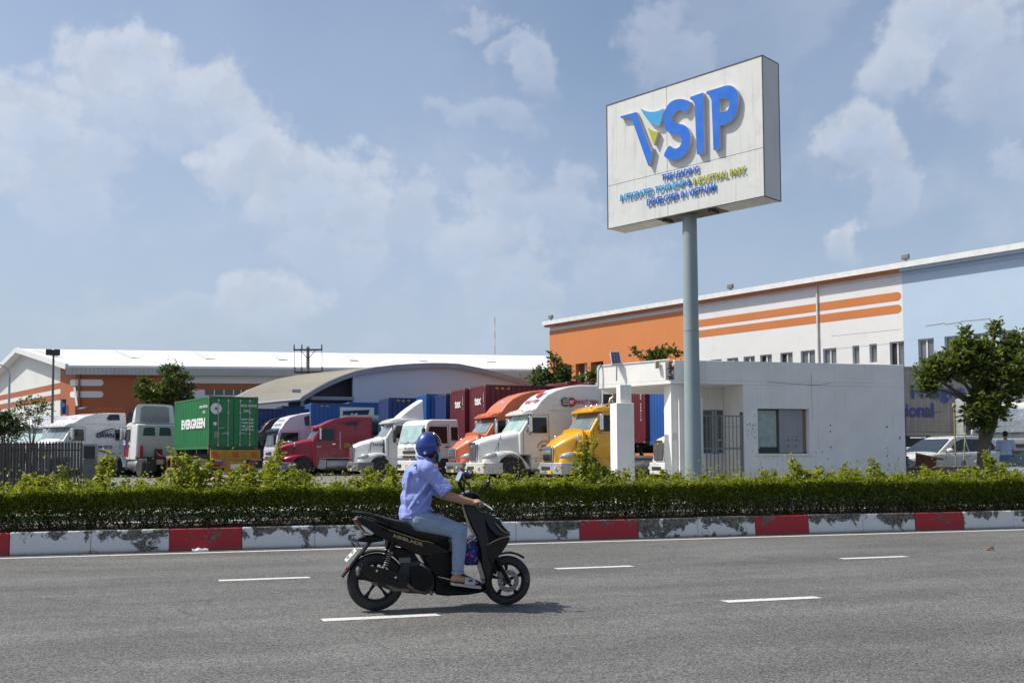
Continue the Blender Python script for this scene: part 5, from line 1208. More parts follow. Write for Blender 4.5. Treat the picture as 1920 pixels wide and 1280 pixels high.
    for s in (1, -1): truck_wheel(t, xc, s * 1.04, .525)
    MB().tube([(xc, -.9, .52), (xc, .9, .52)], .07, 8).build('axle', CHASSIS, t)
    if rear: rear_frame(t, -2.0, -8.0, (-5.7, -7.0) if ls < 5.2 else (-6.2, -7.5))
    else: rear_frame(t, -2.0, -5.0, ())
    if extras: extras(t, wf, BX)
    if logo: logo(t, wf, BX)
    return t
def side_text(t, s, size, mat, x, z, wf, width=None, bold=.004, y=None):
    return text('lettering', s, size, mat, t, Matrix(((-1, 0, 0, x), (0, 0, 1, (y if y is not None else wf(z) + .012)), (0, 1, 0, z), (0, 0, 0, 1))), .003, bold, width, world=False)
def nose_at(px, pyg, D, z=YZ):                                     # ground point under the nose
    p = at(px, pyg, D); return Vector((p.x, p.y, z))
INK = M('dark_blue_lettering', (.02, .03, .16), .5); BLK = M('black_lettering', (.03, .03, .035), .5); REDT = M('red_lettering', (.35, .02, .03), .5)
P_WHITE = W_PAINT; P_RED = M('truck_crimson', (.31, .006, .028), .3, var=.08, coat=.25, dirt=.12, dirtcol=(.16, .05, .05)); P_ORANGE = M('truck_orange', (.58, .135, .045), .45, var=.1, coat=.15, dirt=.35, dirtcol=(.45, .26, .17)); P_YELLOW = M('truck_yellow', (.72, .36, .012), .32, var=.06, coat=.4, dirt=.2, dirtcol=(.5, .3, .1)); P_GREYB = M('bumper_grey', (.16, .165, .17), .5, var=.1)
P_SILVER = M('truck_silver_grey', (.48, .48, .50), .35, .2, .08, coat=.3); P_MAR = M('truck_maroon', (.16, .02, .03), .35, coat=.4)
TEAL_WS = M('windscreen_teal', (.36, .52, .49), .06, var=.3, vs=2.2, spec=.9)  # windscreen glass in a pale, mottled teal
def place(px, D):                                                  # nose on the yard, D metres ahead
    p = at(px, 880, D); return Vector((p.x, p.y, YZ))
def lg_white(t, wf, BX):
    side_text(t, 'NHUT TIEN', .24, REDT, -4.75, 3.26, wf, 1.05, .008, y=wf(3.3) + .01); side_text(t, '61H-025.90', .22, BLK, -4.75, 2.86, wf, 1.15, .006)
    for x, m in ((-3.72, BLK), (-4.02, REDT)): MB().lathe([(.20, 0), (.20, .006), (.02, .007)], 'y', 20, (x, wf(3.35) + .012, 3.33)).build('emblem', m, t)
    for i in range(4): MB().box(-3.88, -3.6, wf(3.3) + .026, wf(3.3) + .03, 3.22 + i * .07, 3.245 + i * .07).build('emblem_stripe', P_WHITE, t)
    side_text(t, 'NT', .2, P_WHITE, -4.02, 3.26, wf, .2, .01, y=wf(3.35) + .022)
    side_text(t, 'ABG', .15, BLK, -2.7, 1.42, wf, .3, .004); side_text(t, 'LOGISTICS', .1, BLK, -2.7, 1.28, wf, .5, .003)
    MB().tube([(-2.7 + .3 * math.cos(a), wf(1.5) + .006, 1.42 + .26 * math.sin(a)) for a in np.linspace(0, PI, 12)], .012, 5).build('emblem', BLK, t)
    mw = Matrix.Translation((BX - .95, 0, 3.32)) @ Matrix.Rotation(R(-52), 4, 'Y') @ Matrix(((0, 0, 1, 0), (1, 0, 0, 0), (0, 1, 0, 0), (0, 0, 0, 1)))
    text('lettering', 'NHUT TIEN', .3, REDT, t, Matrix.Translation((.05, .1, 0)) @ mw, .004, .01, 1.5, world=False)
    o = MB().lathe([(.26, -.01), (.26, .01), (.18, .012)], 'x', 20); o.build('emblem', REDT, t, loc=(BX - 1.33, .22, 3.72), rot=(0, R(-48), 0))
def yaw_of(x, d): v = cv(x, d); return math.atan2(v.y, v.x)
HY2 = HEAD
tK = bonnet_truck('tall white sleeper truck with red NHUT TIEN lettering and chrome mirror', place(889, 41.6), HEAD, M('truck_white_soiled', (.68, .68, .65), .36, var=.06, coat=.25, dirt=.4, dirtcol=(.40, .37, .32), vs=1.2, dirtlow=1.0), 'prostar', M('bumper_white_soiled', (.58, .57, .53), .45, var=.1, dirt=.55, dirtcol=(.3, .27, .22)), roof='hi', length=5.5, BX=-1.6, gl=TEAL_WS, logo=lg_white)
def lg_or(t, wf, BX):
    mw = Matrix.Translation((BX - 1.05, .1, 3.42)) @ Matrix.Rotation(R(-52), 4, 'Y') @ Matrix(((0, 0, 1, 0), (1, 0, 0, 0), (0, 1, 0, 0), (0, 0, 0, 1)))
    text('lettering', 'ZNI', .36, M('faded_lilac', (.42, .36, .5), .6), t, mw, .004, .015, .8, world=False)
    mw = Matrix.Translation((BX - .86, .1, 3.18)) @ Matrix.Rotation(R(-52), 4, 'Y') @ Matrix(((0, 0, 1, 0), (1, 0, 0, 0), (0, 1, 0, 0), (0, 0, 0, 1)))
    MB().prism([mw @ Vector(p) for p in ((-.6, 0, 0), (.6, 0, 0), (.6, .15, 0), (-.6, .15, 0))], (.01, 0, 0)).build('emblem', M('faded_pale', (.62, .5, .45), .6), t)
tJ = bonnet_truck('faded orange sleeper truck with tall rounded roof and grey bumper', place(850, 44.7), HEAD, P_ORANGE, 'columbia', P_GREYB, roof='hi', length=5.2, BX=-1.15, logo=lg_or)
def lg_ye(t, wf, BX):
    MB().tube([(-3.2, -1.0, .9), (-3.2, -1.0, 3.2), (-3.25, -1.0, 3.42), (-3.38, -1.0, 3.5)], .075, 10).build('exhaust_stack', M('exhaust_tarnished', (.45, .34, .24), .35, .8, .2), t)
    for y in (-.7, -.2, .3, .75): MB().ball((BX - .75, y, 3.08), (.07, .06, .06), 8, 5).build('roof_horn', CHROME, t)
    MB().tube([(BX - .9, -1, 3.1), (BX - .9, 1, 3.1)], .02, 6).build('roof_bar', STEEL, t)
    side_text(t, '500', .14, INK, -2.35, 1.5, wf, .3, .004)
tL = bonnet_truck('bright yellow day-cab truck with chrome bar grille behind the left pillar', place(1030, 39.6), HEAD, P_YELLOW, 'columbia', M('bumper_silver', (.5, .5, .5), .35, .4, .1), roof='day', length=4.0, BX=-1.25, logo=lg_ye)
tM = bonnet_truck('white truck half hidden behind the right guardhouse pillar', place(1238, 37.6), HEAD - .1, P_WHITE, 'prostar', P_WHITE, roof='fairing', length=4.0, rear=True)
def lg_h(t, wf, BX):
    side_text(t, '61H-201.46', .2, BLK, -1.25, 1.62, lambda z: 0, 1.15, .006, y=1.0)
    MB().lathe([(.17, -.01), (.17, .01), (.1, .012)], 'x', 18).build('emblem', M('emblem_yellow', (.7, .52, .05), .5), t, loc=(BX - 1.25, .1, 3.40), rot=(0, R(-50), 0))
    MB().prism([(.10, -.3, .92), (.10, .1, .92), (.10, -.1, 1.3)], (.006, 0, 0)).build('warning_triangle', REDL, t)
tH = bonnet_truck('white truck lettered 61H-201.46 with slanted roof fairing and grey bumper', place(661, 51.5), HEAD, P_WHITE, 'prostar', P_GREYB, roof='fairing', length=4.0, BX=-1.45, logo=lg_h)
def lg_f(t, wf, BX):
    side_text(t, '09.BD', .32, M('gold_lettering', (.5, .3, .03), .5), -4.0, 1.62, wf, .95, .01); MB().bar((-3.3, wf(2) + .04, 1.5), (-3.3, wf(2.4) + .04, 2.5), .03, .03).build('grab_handle', W_PAINT, t)
    side_text(t, 'DN', .1, P_WHITE, -2.1, 1.62, wf, .22); MB().box(.07, .08, -.5, -.1, .95, 1.1).build('sticker', AMBER, t)
tF = bonnet_truck('crimson red sleeper truck with sloping bonnet and gold side lettering', place(521, 56.6), HEAD, P_RED, '9200', M('bumper_dark_steel', (.26, .26, .27), .45, .3), roof='mid', length=5.2, BX=-1.75, logo=lg_f)
# white sleepers at the left, nosing towards the road
def lg_dawn(t, wf, BX):
    side_text(t, 'DAWN', .36, INK, -4.15, 2.22, wf, 1.1, .016); side_text(t, '50E-127.76', .22, INK, -4.1, 1.62, wf, .95, .008)
    for z, m in ((2.72, INK), (2.62, M('swoosh_tan', (.5, .35, .15), .5))): MB().tube([(-3.6 - u * 1.2, wf(2.6) + .008, z - .34 + .36 * math.sin(u * 1.5)) for u in np.linspace(0, 1, 8)], [.012, .03, .035, .035, .03, .025, .02, .01], 6).build('swoosh', m, t)
    MB().tube([(-3.5 - u * 1.3, wf(1.4) + .008, 1.4 + .1 * math.cos(u * 3)) for u in np.linspace(0, 1, 8)], [.01, .025, .03, .03, .03, .025, .02, .01], 6).build('swoosh', INK, t)
    sidepanel('sleeper_window', [(-4.8, 2.08), (-4.8, 2.68), (-5.12, 2.68), (-5.12, 2.08)], 0, GLASS, t, wf=wf)
    sidepanel('upper_window', [(-4.3, 3.3), (-4.5, 3.52), (-5.1, 3.55), (-5.1, 3.22), (-4.4, 3.2)], 0, GLASS, t, wf=lambda z: wf(z) + .02)
    for y in (-.45, .45):
        mw = Matrix.Translation((BX - .98, y, 3.25)) @ Matrix.Rotation(R(-54), 4, 'Y') @ Matrix(((0, 0, 1, 0), (1, 0, 0, 0), (0, 1, 0, 0), (0, 0, 0, 1)))
        text('lettering', 'DAWN', .2, M('pale_blue_lettering', (.3, .38, .6), .5), t, mw, .004, .006, .55, world=False)
    MB().prism([(BX - 1.62, -.3, 3.80), (BX - 1.62, .3, 3.80), (BX - 1.95, .3, 3.91), (BX - 1.95, -.3, 3.91)], (0, 0, .03)).build('roof_hatch', GLASS, t)
D1 = yaw_of(-.55, -.83)
tA = bonnet_truck('white sleeper truck lettered DAWN beside the sliding gate motor head', place(42, 53.2), D1, W_PAINT, 'columbia', P_WHITE, roof='hi2', length=5.6, logo=lg_dawn, group='sleeper trucks parked at the left behind the gate')
pA = tA.location; side = cv(-.83, .55)
def lg_b(t, wf, BX): 
    mw = Matrix.Translation((BX - 1.15, .05, 3.42)) @ Matrix.Rotation(R(-54), 4, 'Y') @ Matrix(((0, 0, 1, 0), (1, 0, 0, 0), (0, 1, 0, 0), (0, 0, 0, 1)))
    text('lettering', 'N PHAT', .26, M('slate_lettering', (.12, .13, .25), .5), t, mw, .004, .01, 1.2, world=False)
bonnet_truck('silver-grey roofed sleeper truck next to the lettered white one', pA + cv(-2.3, 2.3), D1, P_SILVER, 'prostar', P_WHITE, roof='hi2', length=5.6, group='sleeper trucks parked at the left behind the gate', logo=lg_b, gl=TEAL_WS)
bonnet_truck('plain white sleeper truck second from the left behind the gate', pA + cv(-4.5, 4.6), D1, P_WHITE, 'prostar', P_WHITE, roof='hi2', length=5.6, group='sleeper trucks parked at the left behind the gate', gl=TEAL_WS)
bonnet_truck('maroon roofed truck farthest left behind the gate', pA + cv(-6.3, 6.6), D1, P_MAR, 'columbia', P_GREYB, roof='hi2', length=5.6, group='sleeper trucks parked at the left behind the gate')

def cabover(label, pos, rz, body, hi=False, group='trucks parked in a row in the yard', deco=None, low=None, rear=True):
    t = thing('truck', label, 'truck', pos, rz, group); top = 2.86 if not hi else 3.78
    wf = lambda z: 1.20 if z < 1.7 else 1.20 - .06 * (z - 1.7) if z < 2.9 else 1.13 - .12 * (z - 2.9)
    pts = [(0, .95), (.02, 1.55), (-.02, 1.62), (-.26, 2.62), (-.30, 2.70)] + ([(-.42, top - .06), (-.62, top), (-2.1, top + .02)] if not hi else [(-.42, 2.82), (-.62, 3.15), (-.95, 3.45), (-1.5, 3.62), (-2.1, top - .06), (-2.25, top)]) + [(-2.25, 1.1), (-1.75, .95)]
    MB().profile(pts, wf).build('cab', body, t, bevel=.09, seg=3, smooth=35)
    wx = lambda z: -.02 - (z - 1.62) * .24
    MB().prism([(wx(1.74) + .012, -1.05, 1.74), (wx(1.74) + .012, 1.05, 1.74), (wx(2.6) + .012, 1.0, 2.6), (wx(2.6) + .012, -1.0, 2.6)], (.012, 0, 0)).build('windscreen', TEAL_WS if not hi else WGLASS, t, smooth=0)
    for y in (-.6, .1, .7): MB().bar((.01, y, 1.70), (-.02, y + .5, 1.78), .02, .015).build('wiper', DARK, t)
    sidepanel('side_window', [(-.16, 1.72), (-.42, 2.52), (-1.42, 2.52), (-1.42, 1.70)], 0, GLASS, t, wf=wf)
    if not hi: sidepanel('rear_window', [(-1.66, 1.85), (-1.66, 2.5), (-2.05, 2.5), (-2.05, 1.85)], 0, GLASS, t, wf=wf)
    seam([(-.12, 1.02), (-.10, 1.66), (-.38, 2.6), (-1.52, 2.6), (-1.54, 1.3), (-1.3, 1.0)], 0, t, .007, wf)
    MB().box(-1.48, -1.3, wf(1.5) + .003, wf(1.5) + .03, 1.5, 1.55).build('door_handle', DARK, t)
    lw = low or body
    MB().prism([(x, y, .38) for x, y in ((-.9, 1.2), (-.2, 1.2), (.06, 1.08), (.10, .6), (.10, -.6), (.06, -1.08), (-.2, -1.2), (-.9, -1.2))], (0, 0, .5)).build('bumper', lw, t, bevel=.04, seg=3)
    for s in (1, -1):
        MB().box(.04, .115, s * .62, s * 1.0, .52, .70).build('headlight', M('headlight_dark', (.12, .13, .14), .12, .4, .4, vs=9, coat=1), t, bevel=.02); MB().box(.01, .05, s * .72, s * 1.12, .98, 1.12).build('corner_lamp', CLEAR, t, bevel=.01)
    for z in (.98, 1.22): MB().box(.02, .045, -.6, .55, z, z + .13).build('grille_slot', DARK, t, bevel=.008)
    MB().box(.118, .126, -.25, .1, .5, .68).build('number_plate', PLATE_Y, t)
    for s in (1, -1):
        o = MB().box(-.02, .12, s * 1.28, s * 1.46, 1.78, 2.42).build('mirror', DARK, t, bevel=.04, seg=3); MB().tube([(-.2, s * 1.12, 2.55), (.05, s * 1.36, 2.5), (.05, s * 1.36, 1.74), (-.1, s * 1.16, 1.66)], .016, 6).build('mirror_arm', DARK, o)
        truck_wheel(t, -1.25, s * 1.03, .52)
        MB().prism([(x, s * .85, z) for x, z in [(-1.25 + .68 * math.cos(a), .52 + .66 * math.sin(a)) for a in np.linspace(-.1, PI + .1, 12)] + [(-1.25 + .60 * math.cos(a), .52 + .58 * math.sin(a)) for a in np.linspace(PI + .1, -.1, 12)]], (0, s * .36, 0)).build('wheel_arch', lw, t, smooth=50)
        MB().box(-1.1, -.55, s * 1.0, s * 1.18, .45, .52).build('step', STEEL, t)
    if hi:
        sidepanel('roof_vent', [(-1.86, 2.95), (-1.8, 3.45), (-2.12, 3.58), (-2.12, 2.95)], 0, GLASS, t, wf=lambda z: wf(z) + .01)
        MB().loft([section(-.05, 1.05, 1.0, 2.58, 2.66, .03, .03), section(-.34, 1.12, 1.06, 2.62, 2.78, .06, .03)]).build('sun_visor', M('smoked_visor', (.06, .08, .10), .15), t, smooth=40)
        MB().prism([(-.50, -.72, 2.92), (-.50, .72, 2.92), (-.80, .62, 3.28), (-.80, -.62, 3.28)], (.03, 0, .03)).build('roof_window', WGLASS, t)
    if rear: rear_frame(t, -1.9, -6.4, (-4.6, -5.9))
    if deco: deco(t, wf)
    return t
def lg_fuso(t, wf): text('lettering', 'FUSO', .16, STEEL, t, Matrix(((0, 0, 1, .036), (1, 0, 0, .0), (0, 1, 0, 1.4), (0, 0, 0, 1))), .01, .004, .9, world=False); MB().prism([(.048, -.05, 1.02), (.048, .05, 1.02), (.048, 0, 1.1)], (.006, 0, 0)).build('badge', REDL, t)
tI = cabover('white flat-fronted FUSO truck beside the maroon container', place(768, 48.8), yaw_of(-.80, -.60), P_WHITE, deco=lg_fuso)
P_LILAC = M('truck_lilac_white', (.60, .57, .66), .35, var=.06, coat=.3)
def lg_hino(t, wf):
    text('lettering', 'HINO', .14, INK, t, Matrix(((0, 0, 1, .036), (1, 0, 0, .3), (0, 1, 0, 1.3), (0, 0, 0, 1))), .01, .004, .6, world=False)
tE = cabover('pale lilac-white high-roof flat-fronted truck behind the crimson truck', place(504, 59.4), HEAD + .14, P_LILAC, True, deco=lg_hino)
P_BLK = M('truck_black', (.008, .009, .011), .4, coat=.15, var=.3)
tD = cabover('black flat-fronted truck half hidden behind the green container', place(474, 64.0), HEAD, P_BLK, True, low=P_BLK, group='trucks parked in a row in the yard')
# the cab-over truck under a green tarpaulin load
def tarp_truck():
    p = place(628, 62.5)
    t = thing('truck', 'cargo truck loaded with crates under a green tarpaulin behind the crimson truck', 'truck', p, HEAD, 'trucks parked in a row in the yard')
    rings = []
    for i, x in enumerate(np.linspace(0, -6.2, 16)):
        ring = []
        for j in range(17):
            a = PI * j / 16; y = 1.28 * math.cos(a); q = abs(math.cos(a)); z = 2.55 + 1.15 * (math.sin(a) ** .42) + .07 * mnoise.noise((x * 1.3, y * 2, 1)) + (.0 if i not in (0, 15) else -.5 * math.sin(a))
            yy = y * (1.0 + .04 * mnoise.noise((x * 2, z * 2, 3))) if q > .5 else y
            ring.append((x + .05 * mnoise.noise((y * 2, z * 2, x)), yy, z))
        rings.append(ring + [(x, -1.2, 2.5), (x, 1.2, 2.5)][::1])
    MB().loft(rings).build('tarpaulin', M('tarpaulin_green', (.045, .085, .065), .45, var=.3, vs=2, bump=.6, bs=5), t, smooth=60, mods=(('SUBSURF', dict(levels=1, render_levels=1)),))
    cr_o = M('crate_orange', (.28, .10, .04), .7, var=.4, vs=4); cr_b = M('crate_dark', (.04, .05, .07), .7)
    for i in range(8):
        for k in range(3):
            MB().box(-.05 - i * .76, -.76 - i * .76, -1.15, 1.15, 1.25 + k * .42, 1.64 + k * .42).build('crate', cr_o if (k + i) % 3 else cr_b, t, bevel=.02)
    MB().box(.0, -6.3, -1.2, 1.2, 1.08, 1.22).build('deck', CHASSIS, t); rear_frame(t, .5, -6.2, (-4.0, -5.3))
    MB().box(1.0, 2.4, -1.1, 1.1, .9, 2.5).build('cab', W_PAINT, t, bevel=.12); 
    for s in (1, -1): truck_wheel(t, 1.6, s * 1.03, .5)
tarp_truck()

# ------------------------------------------------------------------ white day-cab tractor seen from behind
def daycab_rear():
    hd = yaw_of(-.62, .79); p = on_z(245, 894.7, YZ); left = Vector((-math.sin(hd), math.cos(hd), 0)); f = Vector((math.cos(hd), math.sin(hd), 0)); o = p - left * 1.2 + f * 3.35
    cream = M('cab_cream', (.52, .50, .45), .5, var=.08, dirt=.35, dirtcol=(.3, .27, .22))
    def ex(t, wf, BX):
        MB().loft([section(-2.45, 1.0, .9, 2.98, 3.05, .05, .02), section(-3.0, 1.08, .98, 2.98, 3.7, .12, .03), section(-3.55, 1.1, 1.02, 2.98, 4.02, .16, .03)]).build('roof_fairing', P_WHITE, t, smooth=45)
        MB().prism([(-3.56, y, z) for y, z in ((-.82, 3.06), (.82, 3.06), (.76, 3.84), (.6, 3.92), (-.6, 3.92), (-.76, 3.84))], (-.02, 0, 0)).build('fairing_recess', M('fairing_inner', (.32, .32, .31), .6, dirt=.3), t, bevel=.01)
        MB().loft([[(-3.585, -.78, 3.05), (-3.585, .78, 3.05), (-3.585, .78, 3.30), (-3.585, 0, 3.38), (-3.585, -.78, 3.30)], [(-3.66, -.7, 3.06), (-3.66, .7, 3.06), (-3.66, .7, 3.2), (-3.66, 0, 3.28), (-3.66, -.7, 3.2)]]).build('fairing_lip', M('fairing_inner2', (.24, .24, .24), .6), t)
        MB().box(-3.955, -3.965, -1.0, 1.0, 1.0, 2.86).build('cab_back', cream, t, bevel=.004)
        for s in (1, -1): MB().prism([(-3.968, s * .1, 2.28), (-3.968, s * .78, 2.28), (-3.968, s * .74, 2.66), (-3.968, s * .64, 2.74), (-3.968, s * .14, 2.74)], (-.012, 0, 0)).build('rear_window', M('rear_glass', (.05, .085, .085), .08), t, bevel=.02); MB().box(-3.968, -3.975, s * .08, s * .8, 1.35, 1.95).build('pressed_panel', cream, t, bevel=.004)
        MB().prism([(-2.05, 1.172, 1.15), (-2.7, 1.172, 1.15), (-2.7, 1.172, 1.95), (-2.0, 1.172, 1.75)], (0, .006, 0)).build('red_flash', M('flash_red', (.4, .03, .04), .4), t)
        MB().prism([(-2.35, 1.18, 1.5), (-2.55, 1.18, 1.5), (-2.6, 1.18, 2.0), (-2.35, 1.18, 2.0)], (0, .006, 0)).build('blue_flash', INK, t)
        for s in (1, -1): MB().box(-4.7, -3.95, s * .65, s * 1.18, 1.06, 1.14).build('mudguard', DARK, t, bevel=.03); MB().box(-6.0, -5.96, s * .7, s * 1.2, .35, 1.05).build('mud_flap', BLACK, t)
        MB().box(-4.25, -4.15, -.2, .2, 1.0, 1.55).build('air_line_stand', CHASSIS, t); MB().tube([(-4.1, .1, 1.6), (-4.6, .2, 1.3), (-5.0, .1, 1.15)], .03, 6).build('air_line', REDL, t)
        MB().box(-4.05, -4.2, .82, 1.0, 1.1, 1.75).build('canister', M('red_canister', (.4, .03, .03), .4), t, bevel=.03)
    t = bonnet_truck('white day-cab tractor turned away, cream rear wall with two small windows', (o.x, o.y, YZ), hd, P_WHITE, 'prostar', P_WHITE, roof='day', length=4.0, rear=False, extras=ex, group=None)
    f_ = MB()
    for y in (-.42, .42): f_.box(-6.4, -4.9, y - .045, y + .045, .72, .98)
    f_.build('chassis_frame', CHASSIS, t)
    for x in (-4.75,):
        for y in (1.08, -1.08): truck_wheel(t, x, y, .52, True)
    return t
daycab_rear()
# trailer carrying the green container
GH = yaw_of(-.555, .83); gf = Vector((math.cos(GH), math.sin(GH), 0)); gl2 = Vector((-gf.y, gf.x, 0))
gp = at(392, 742, 48); zbox = at(392, 842, 48).z; gc = Vector((gp.x, gp.y, 0)) + gf * 6.06 - gl2 * 1.22
def d_ever(t, L, H, w):
    put(t, 'EVERGREEN', .62, WT, -3.45, w + .012, H - 1.5, 'left', width=4.1, bold=.035); put(t, 'EMCU 0876762', .17, WT, -5.2, w + .012, H - .55, 'left', width=1.3); put(t, '22G1', .17, WT, -5.3, w + .012, H - .82, 'left', width=.4)
    put(t, 'EMCU 0876762', .16, WT, -L - .012, -.72, H - .5, 'rear', width=.86); put(t, '22G1', .16, WT, -L - .012, -.66, H - .76, 'rear', width=.33)
    for i, s in enumerate(('MGW 30480', 'TARE 2200', 'NET 28280', 'CUB 33.2')): put(t, s, .10, WT, -L - .012, -.68, H - 1.15 - i * .17, 'rear', width=.6)
    MB().lathe([(.27, -.004), (.27, .004), (.01, .005)], 'x', 24, (-L - .012, .88, H - .62)).build('emblem_disc', WT, t)
    st = []
    for i in range(16): a = 2 * PI * i / 16; r_ = .11 if i % 2 == 0 else .045; st.append((-L - .022, .88 + r_ * math.cos(a), H - .62 + r_ * math.sin(a)))
    MB().prism(st, (-.004, 0, 0)).build('emblem_star', C_GREEN, t); MB().lathe([(.09, -.004), (.09, .004), (.01, .005)], 'x', 16, (-L - .012, .92, H - 1.35)).build('emblem_disc', WT, t)
    MB().box(-L - .014, -L - .006, .74, .96, .55, .85).build('data_plate', M('data_plate', (.3, .24, .2), .6), t)
    for y in (.93, -.93): MB().box(-L + .0, -L + .03, y - .02, y + .02, .2, 2.3).build('rust_edge', M('rust_edge', (.3, .2, .1), .8), t) if False else None
container('green EVERGREEN container with white lettering on a yellow trailer', (gc.x, gc.y, zbox), GH, 6.06, 2.59, C_GREEN, doors=True, deco=d_ever, trim=M('container_green_rusty', (.02, .15, .055), .6, var=.2, dirt=.75, dirtcol=(.22, .13, .06), vs=4), group=None)
def trailer():
    t = thing('semi_trailer', 'yellow skeletal trailer with striped rear bar under the green container', 'trailer', (gc.x, gc.y, YZ), GH); hz = zbox - YZ
    YEL = M('trailer_yellow', (.45, .22, .015), .55, var=.25, dirt=.7, dirtcol=(.25, .17, .08), vs=3); f = MB()
    for y in (-.5, .5): f.box(.5, -6.3, y - .07, y + .07, hz - .42, hz - .07)
    for x in (-.3, -2, -4, -5.9): f.box(x - .07, x + .07, -1.2, 1.2, hz - .22, hz - .008)
    f.build('frame', CHASSIS, t, smooth=0)
    MB().box(-6.30, -6.42, -1.22, 1.22, hz - .52, hz - .02).build('rear_beam', YEL, t, bevel=.01)
    MB().box(-6.30, -6.40, -.55, .55, hz - 1.15, hz - .53).build('rear_panel', YEL, t, bevel=.01)
    st = M('hazard_red', (.45, .03, .02), .5)
    for y0 in (-1.1, -.15, .8):
        for k in range(3): MB().prism([(-6.425, y0 + k * .11 - .03, hz - .42), (-6.425, y0 + k * .11 + .03, hz - .42), (-6.425, y0 + k * .11 + .13, hz - .15), (-6.425, y0 + k * .11 + .07, hz - .15)], (-.004, 0, 0)).build('hazard_stripe', st, t)
    for s in (1, -1):
        MB().box(-6.2, -6.36, s * .62, s * 1.15, hz - .78, hz - .58).build('tail_lamp_box', DARK, t)
        for k in range(3): MB().lathe([(.07, 0), (.07, -.03), (.01, -.04)], 'x', 12, (-6.365, s * (.72 + k * .16), hz - .68)).build('tail_light', REDL if k < 2 or s > 0 else AMBER, t)
        MB().box(-6.2, -6.26, s * .6, s * 1.18, .3, hz - .9).build('mud_flap', BLACK, t)
        MB().box(-6.27, -6.29, s * .7, s * 1.05, .62, .78).build('reflector', st, t)
    MB().box(-6.27, -6.34, -1.0, 1.0, .55, .62).build('bumper_bar', YEL, t)
    MB().box(-6.405, -6.415, -.2, .25, hz - .95, hz - .72).build('number_plate', WT, t); MB().lathe([(.06, 0), (.06, -.04), (.01, -.05)], 'x', 12, (-6.41, -.42, hz - .6)).build('reversing_lamp', CLEAR, t)
    for x in (-3.6, -4.85):
        MB().tube([(x, -.8, .5), (x, .8, .5)], .09, 8).build('axle', CHASSIS, t)
        for y in (1.06, -1.06): truck_wheel(t, x, y, .5, True)
    for y in (1.16,):
        for x in (1.6, .7, -.2, -1.1): MB().box(x - .04, x + .04, y - .03, y + .03, .5, 1.1).build('side_guard_post', M('guard_tan', (.5, .33, .14), .6, dirt=.4), t)
        for z in (.45, 1.06): MB().box(1.7, -2.2, y - .03, y + .03, z, z + .09).build('side_guard_rail', MC['guard_tan'], t)
    for y in (.7, -.7): MB().box(.3, .45, y - .07, y + .07, .35, hz - .3).build('landing_leg', CHASSIS, t)
trailer()
# plain running gear under the row's containers
for o, short in TRAIL:
    t = thing('semi_trailer', 'dark skeletal trailer under ' + short, 'trailer', (o.location.x, o.location.y, YZ), HEAD, 'skeletal trailers under the container row'); hz = o.location.z - YZ; f = MB()
    for y in (-.5, .5): f.box(0, -12, y - .07, y + .07, hz - .42, hz - .07)
    for x in (-.3, -4, -8, -11.9): f.box(x - .07, x + .07, -1.2, 1.2, hz - .22, hz - .008)
    f.build('frame', CHASSIS, t, smooth=0)
    for x in (-9.2, -10.4):
        for y in (1.06, -1.06): truck_wheel(t, x, y, .5)
    for y in (.8, -.8): MB().box(-2.6, -2.45, y - .07, y + .07, 0, hz - .3).build('landing_leg', CHASSIS, t)
# ------------------------------------------------------------------ right-hand car park behind the low wall
LZ = .46
yp = lambda px, py, Y: on_plane(px, py, Vector((0, Y, 0)), Vector((0, 1, 0)))
tag(MB().box(19.35, 60, 27.78, 75, .0, LZ).build('car_park_ground', YARD, smooth=0), kind='structure')
WY = 27.62; wz = yp(1810, 872.5, WY).z
LW = M('retaining_wall_concrete', (.21, .195, .175), .9, var=.3, vs=1.5, bump=.5, bs=12, dirt=.6, dirtcol=(.07, .065, .055))
lw = tag(MB().box(19.2, 42, WY, WY + .14, .1, wz - .07).build('low_wall', LW, bevel=.01), 'low dark stained concrete wall under the wire fence', 'wall')
MB().box(19.18, 42, WY - .04, WY + .155, wz - .067, wz).build('wall_coping', M('coping_grey', (.34, .33, .31), .85, dirt=.5), lw, bevel=.012)
fc = thing('wire_fence', 'thin welded wire mesh fence on the low wall before the parked cars', 'fence', (24, WY + .06, wz)); wt = yp(1760, 788, WY).z
w = MB()
for i in range(330):
    x = 19.3 + i * .05; w.box(x - .0022, x + .0022, WY + .058, WY + .062, wz, wt + .0 * x)
for k in range(9):
    z = wz + .05 + k * (wt - wz - .06) / 8; w.box(19.3, 35.8, WY + .063, WY + .067, z - .002, z + .002)
tag(w.build('wire_mesh', M('fence_wire', (.14, .15, .15), .5, .4), fc, world=True, smooth=0), kind='stuff')
top = MB().tube([(19.25, WY + .06, yp(1700, 786, WY).z), (20.6, WY + .06, yp(1752, 778, WY).z), (21.8, WY + .06, yp(1800, 771, WY).z)], .014, 5).build('top_wire', M('rusty_rod', (.12, .07, .05), .8), fc, world=True)
PST = M('fence_post_green_grey', (.22, .26, .24), .6)
for px, a, b, wd, m in ((1857.5, 808, 876, .09, PST), (1698.5, 766, 900, .07, DARK)):
    p = yp(px, a, WY); q = yp(px, b, WY); MB().box(p.x - wd / 2, p.x + wd / 2, WY + .07, WY + .15, q.z, p.z).build('fence_post', m, fc, world=True, smooth=0)
p = yp(1794, 800, WY + .4); st = thing('stake', 'thin pale stake with rounded top beside the tree trunk', 'stake', (p.x, WY + .5, LZ)); h = yp(1794, 760, WY + .4).z - LZ
MB().tube([(0, 0, 0), (0, 0, h)], .022, 8).build('rod', M('stake_tan', (.45, .36, .2), .7), st); MB().ball((0, 0, h), (.07, .05, .09), 10, 6).build('top', MC['stake_tan'], st)
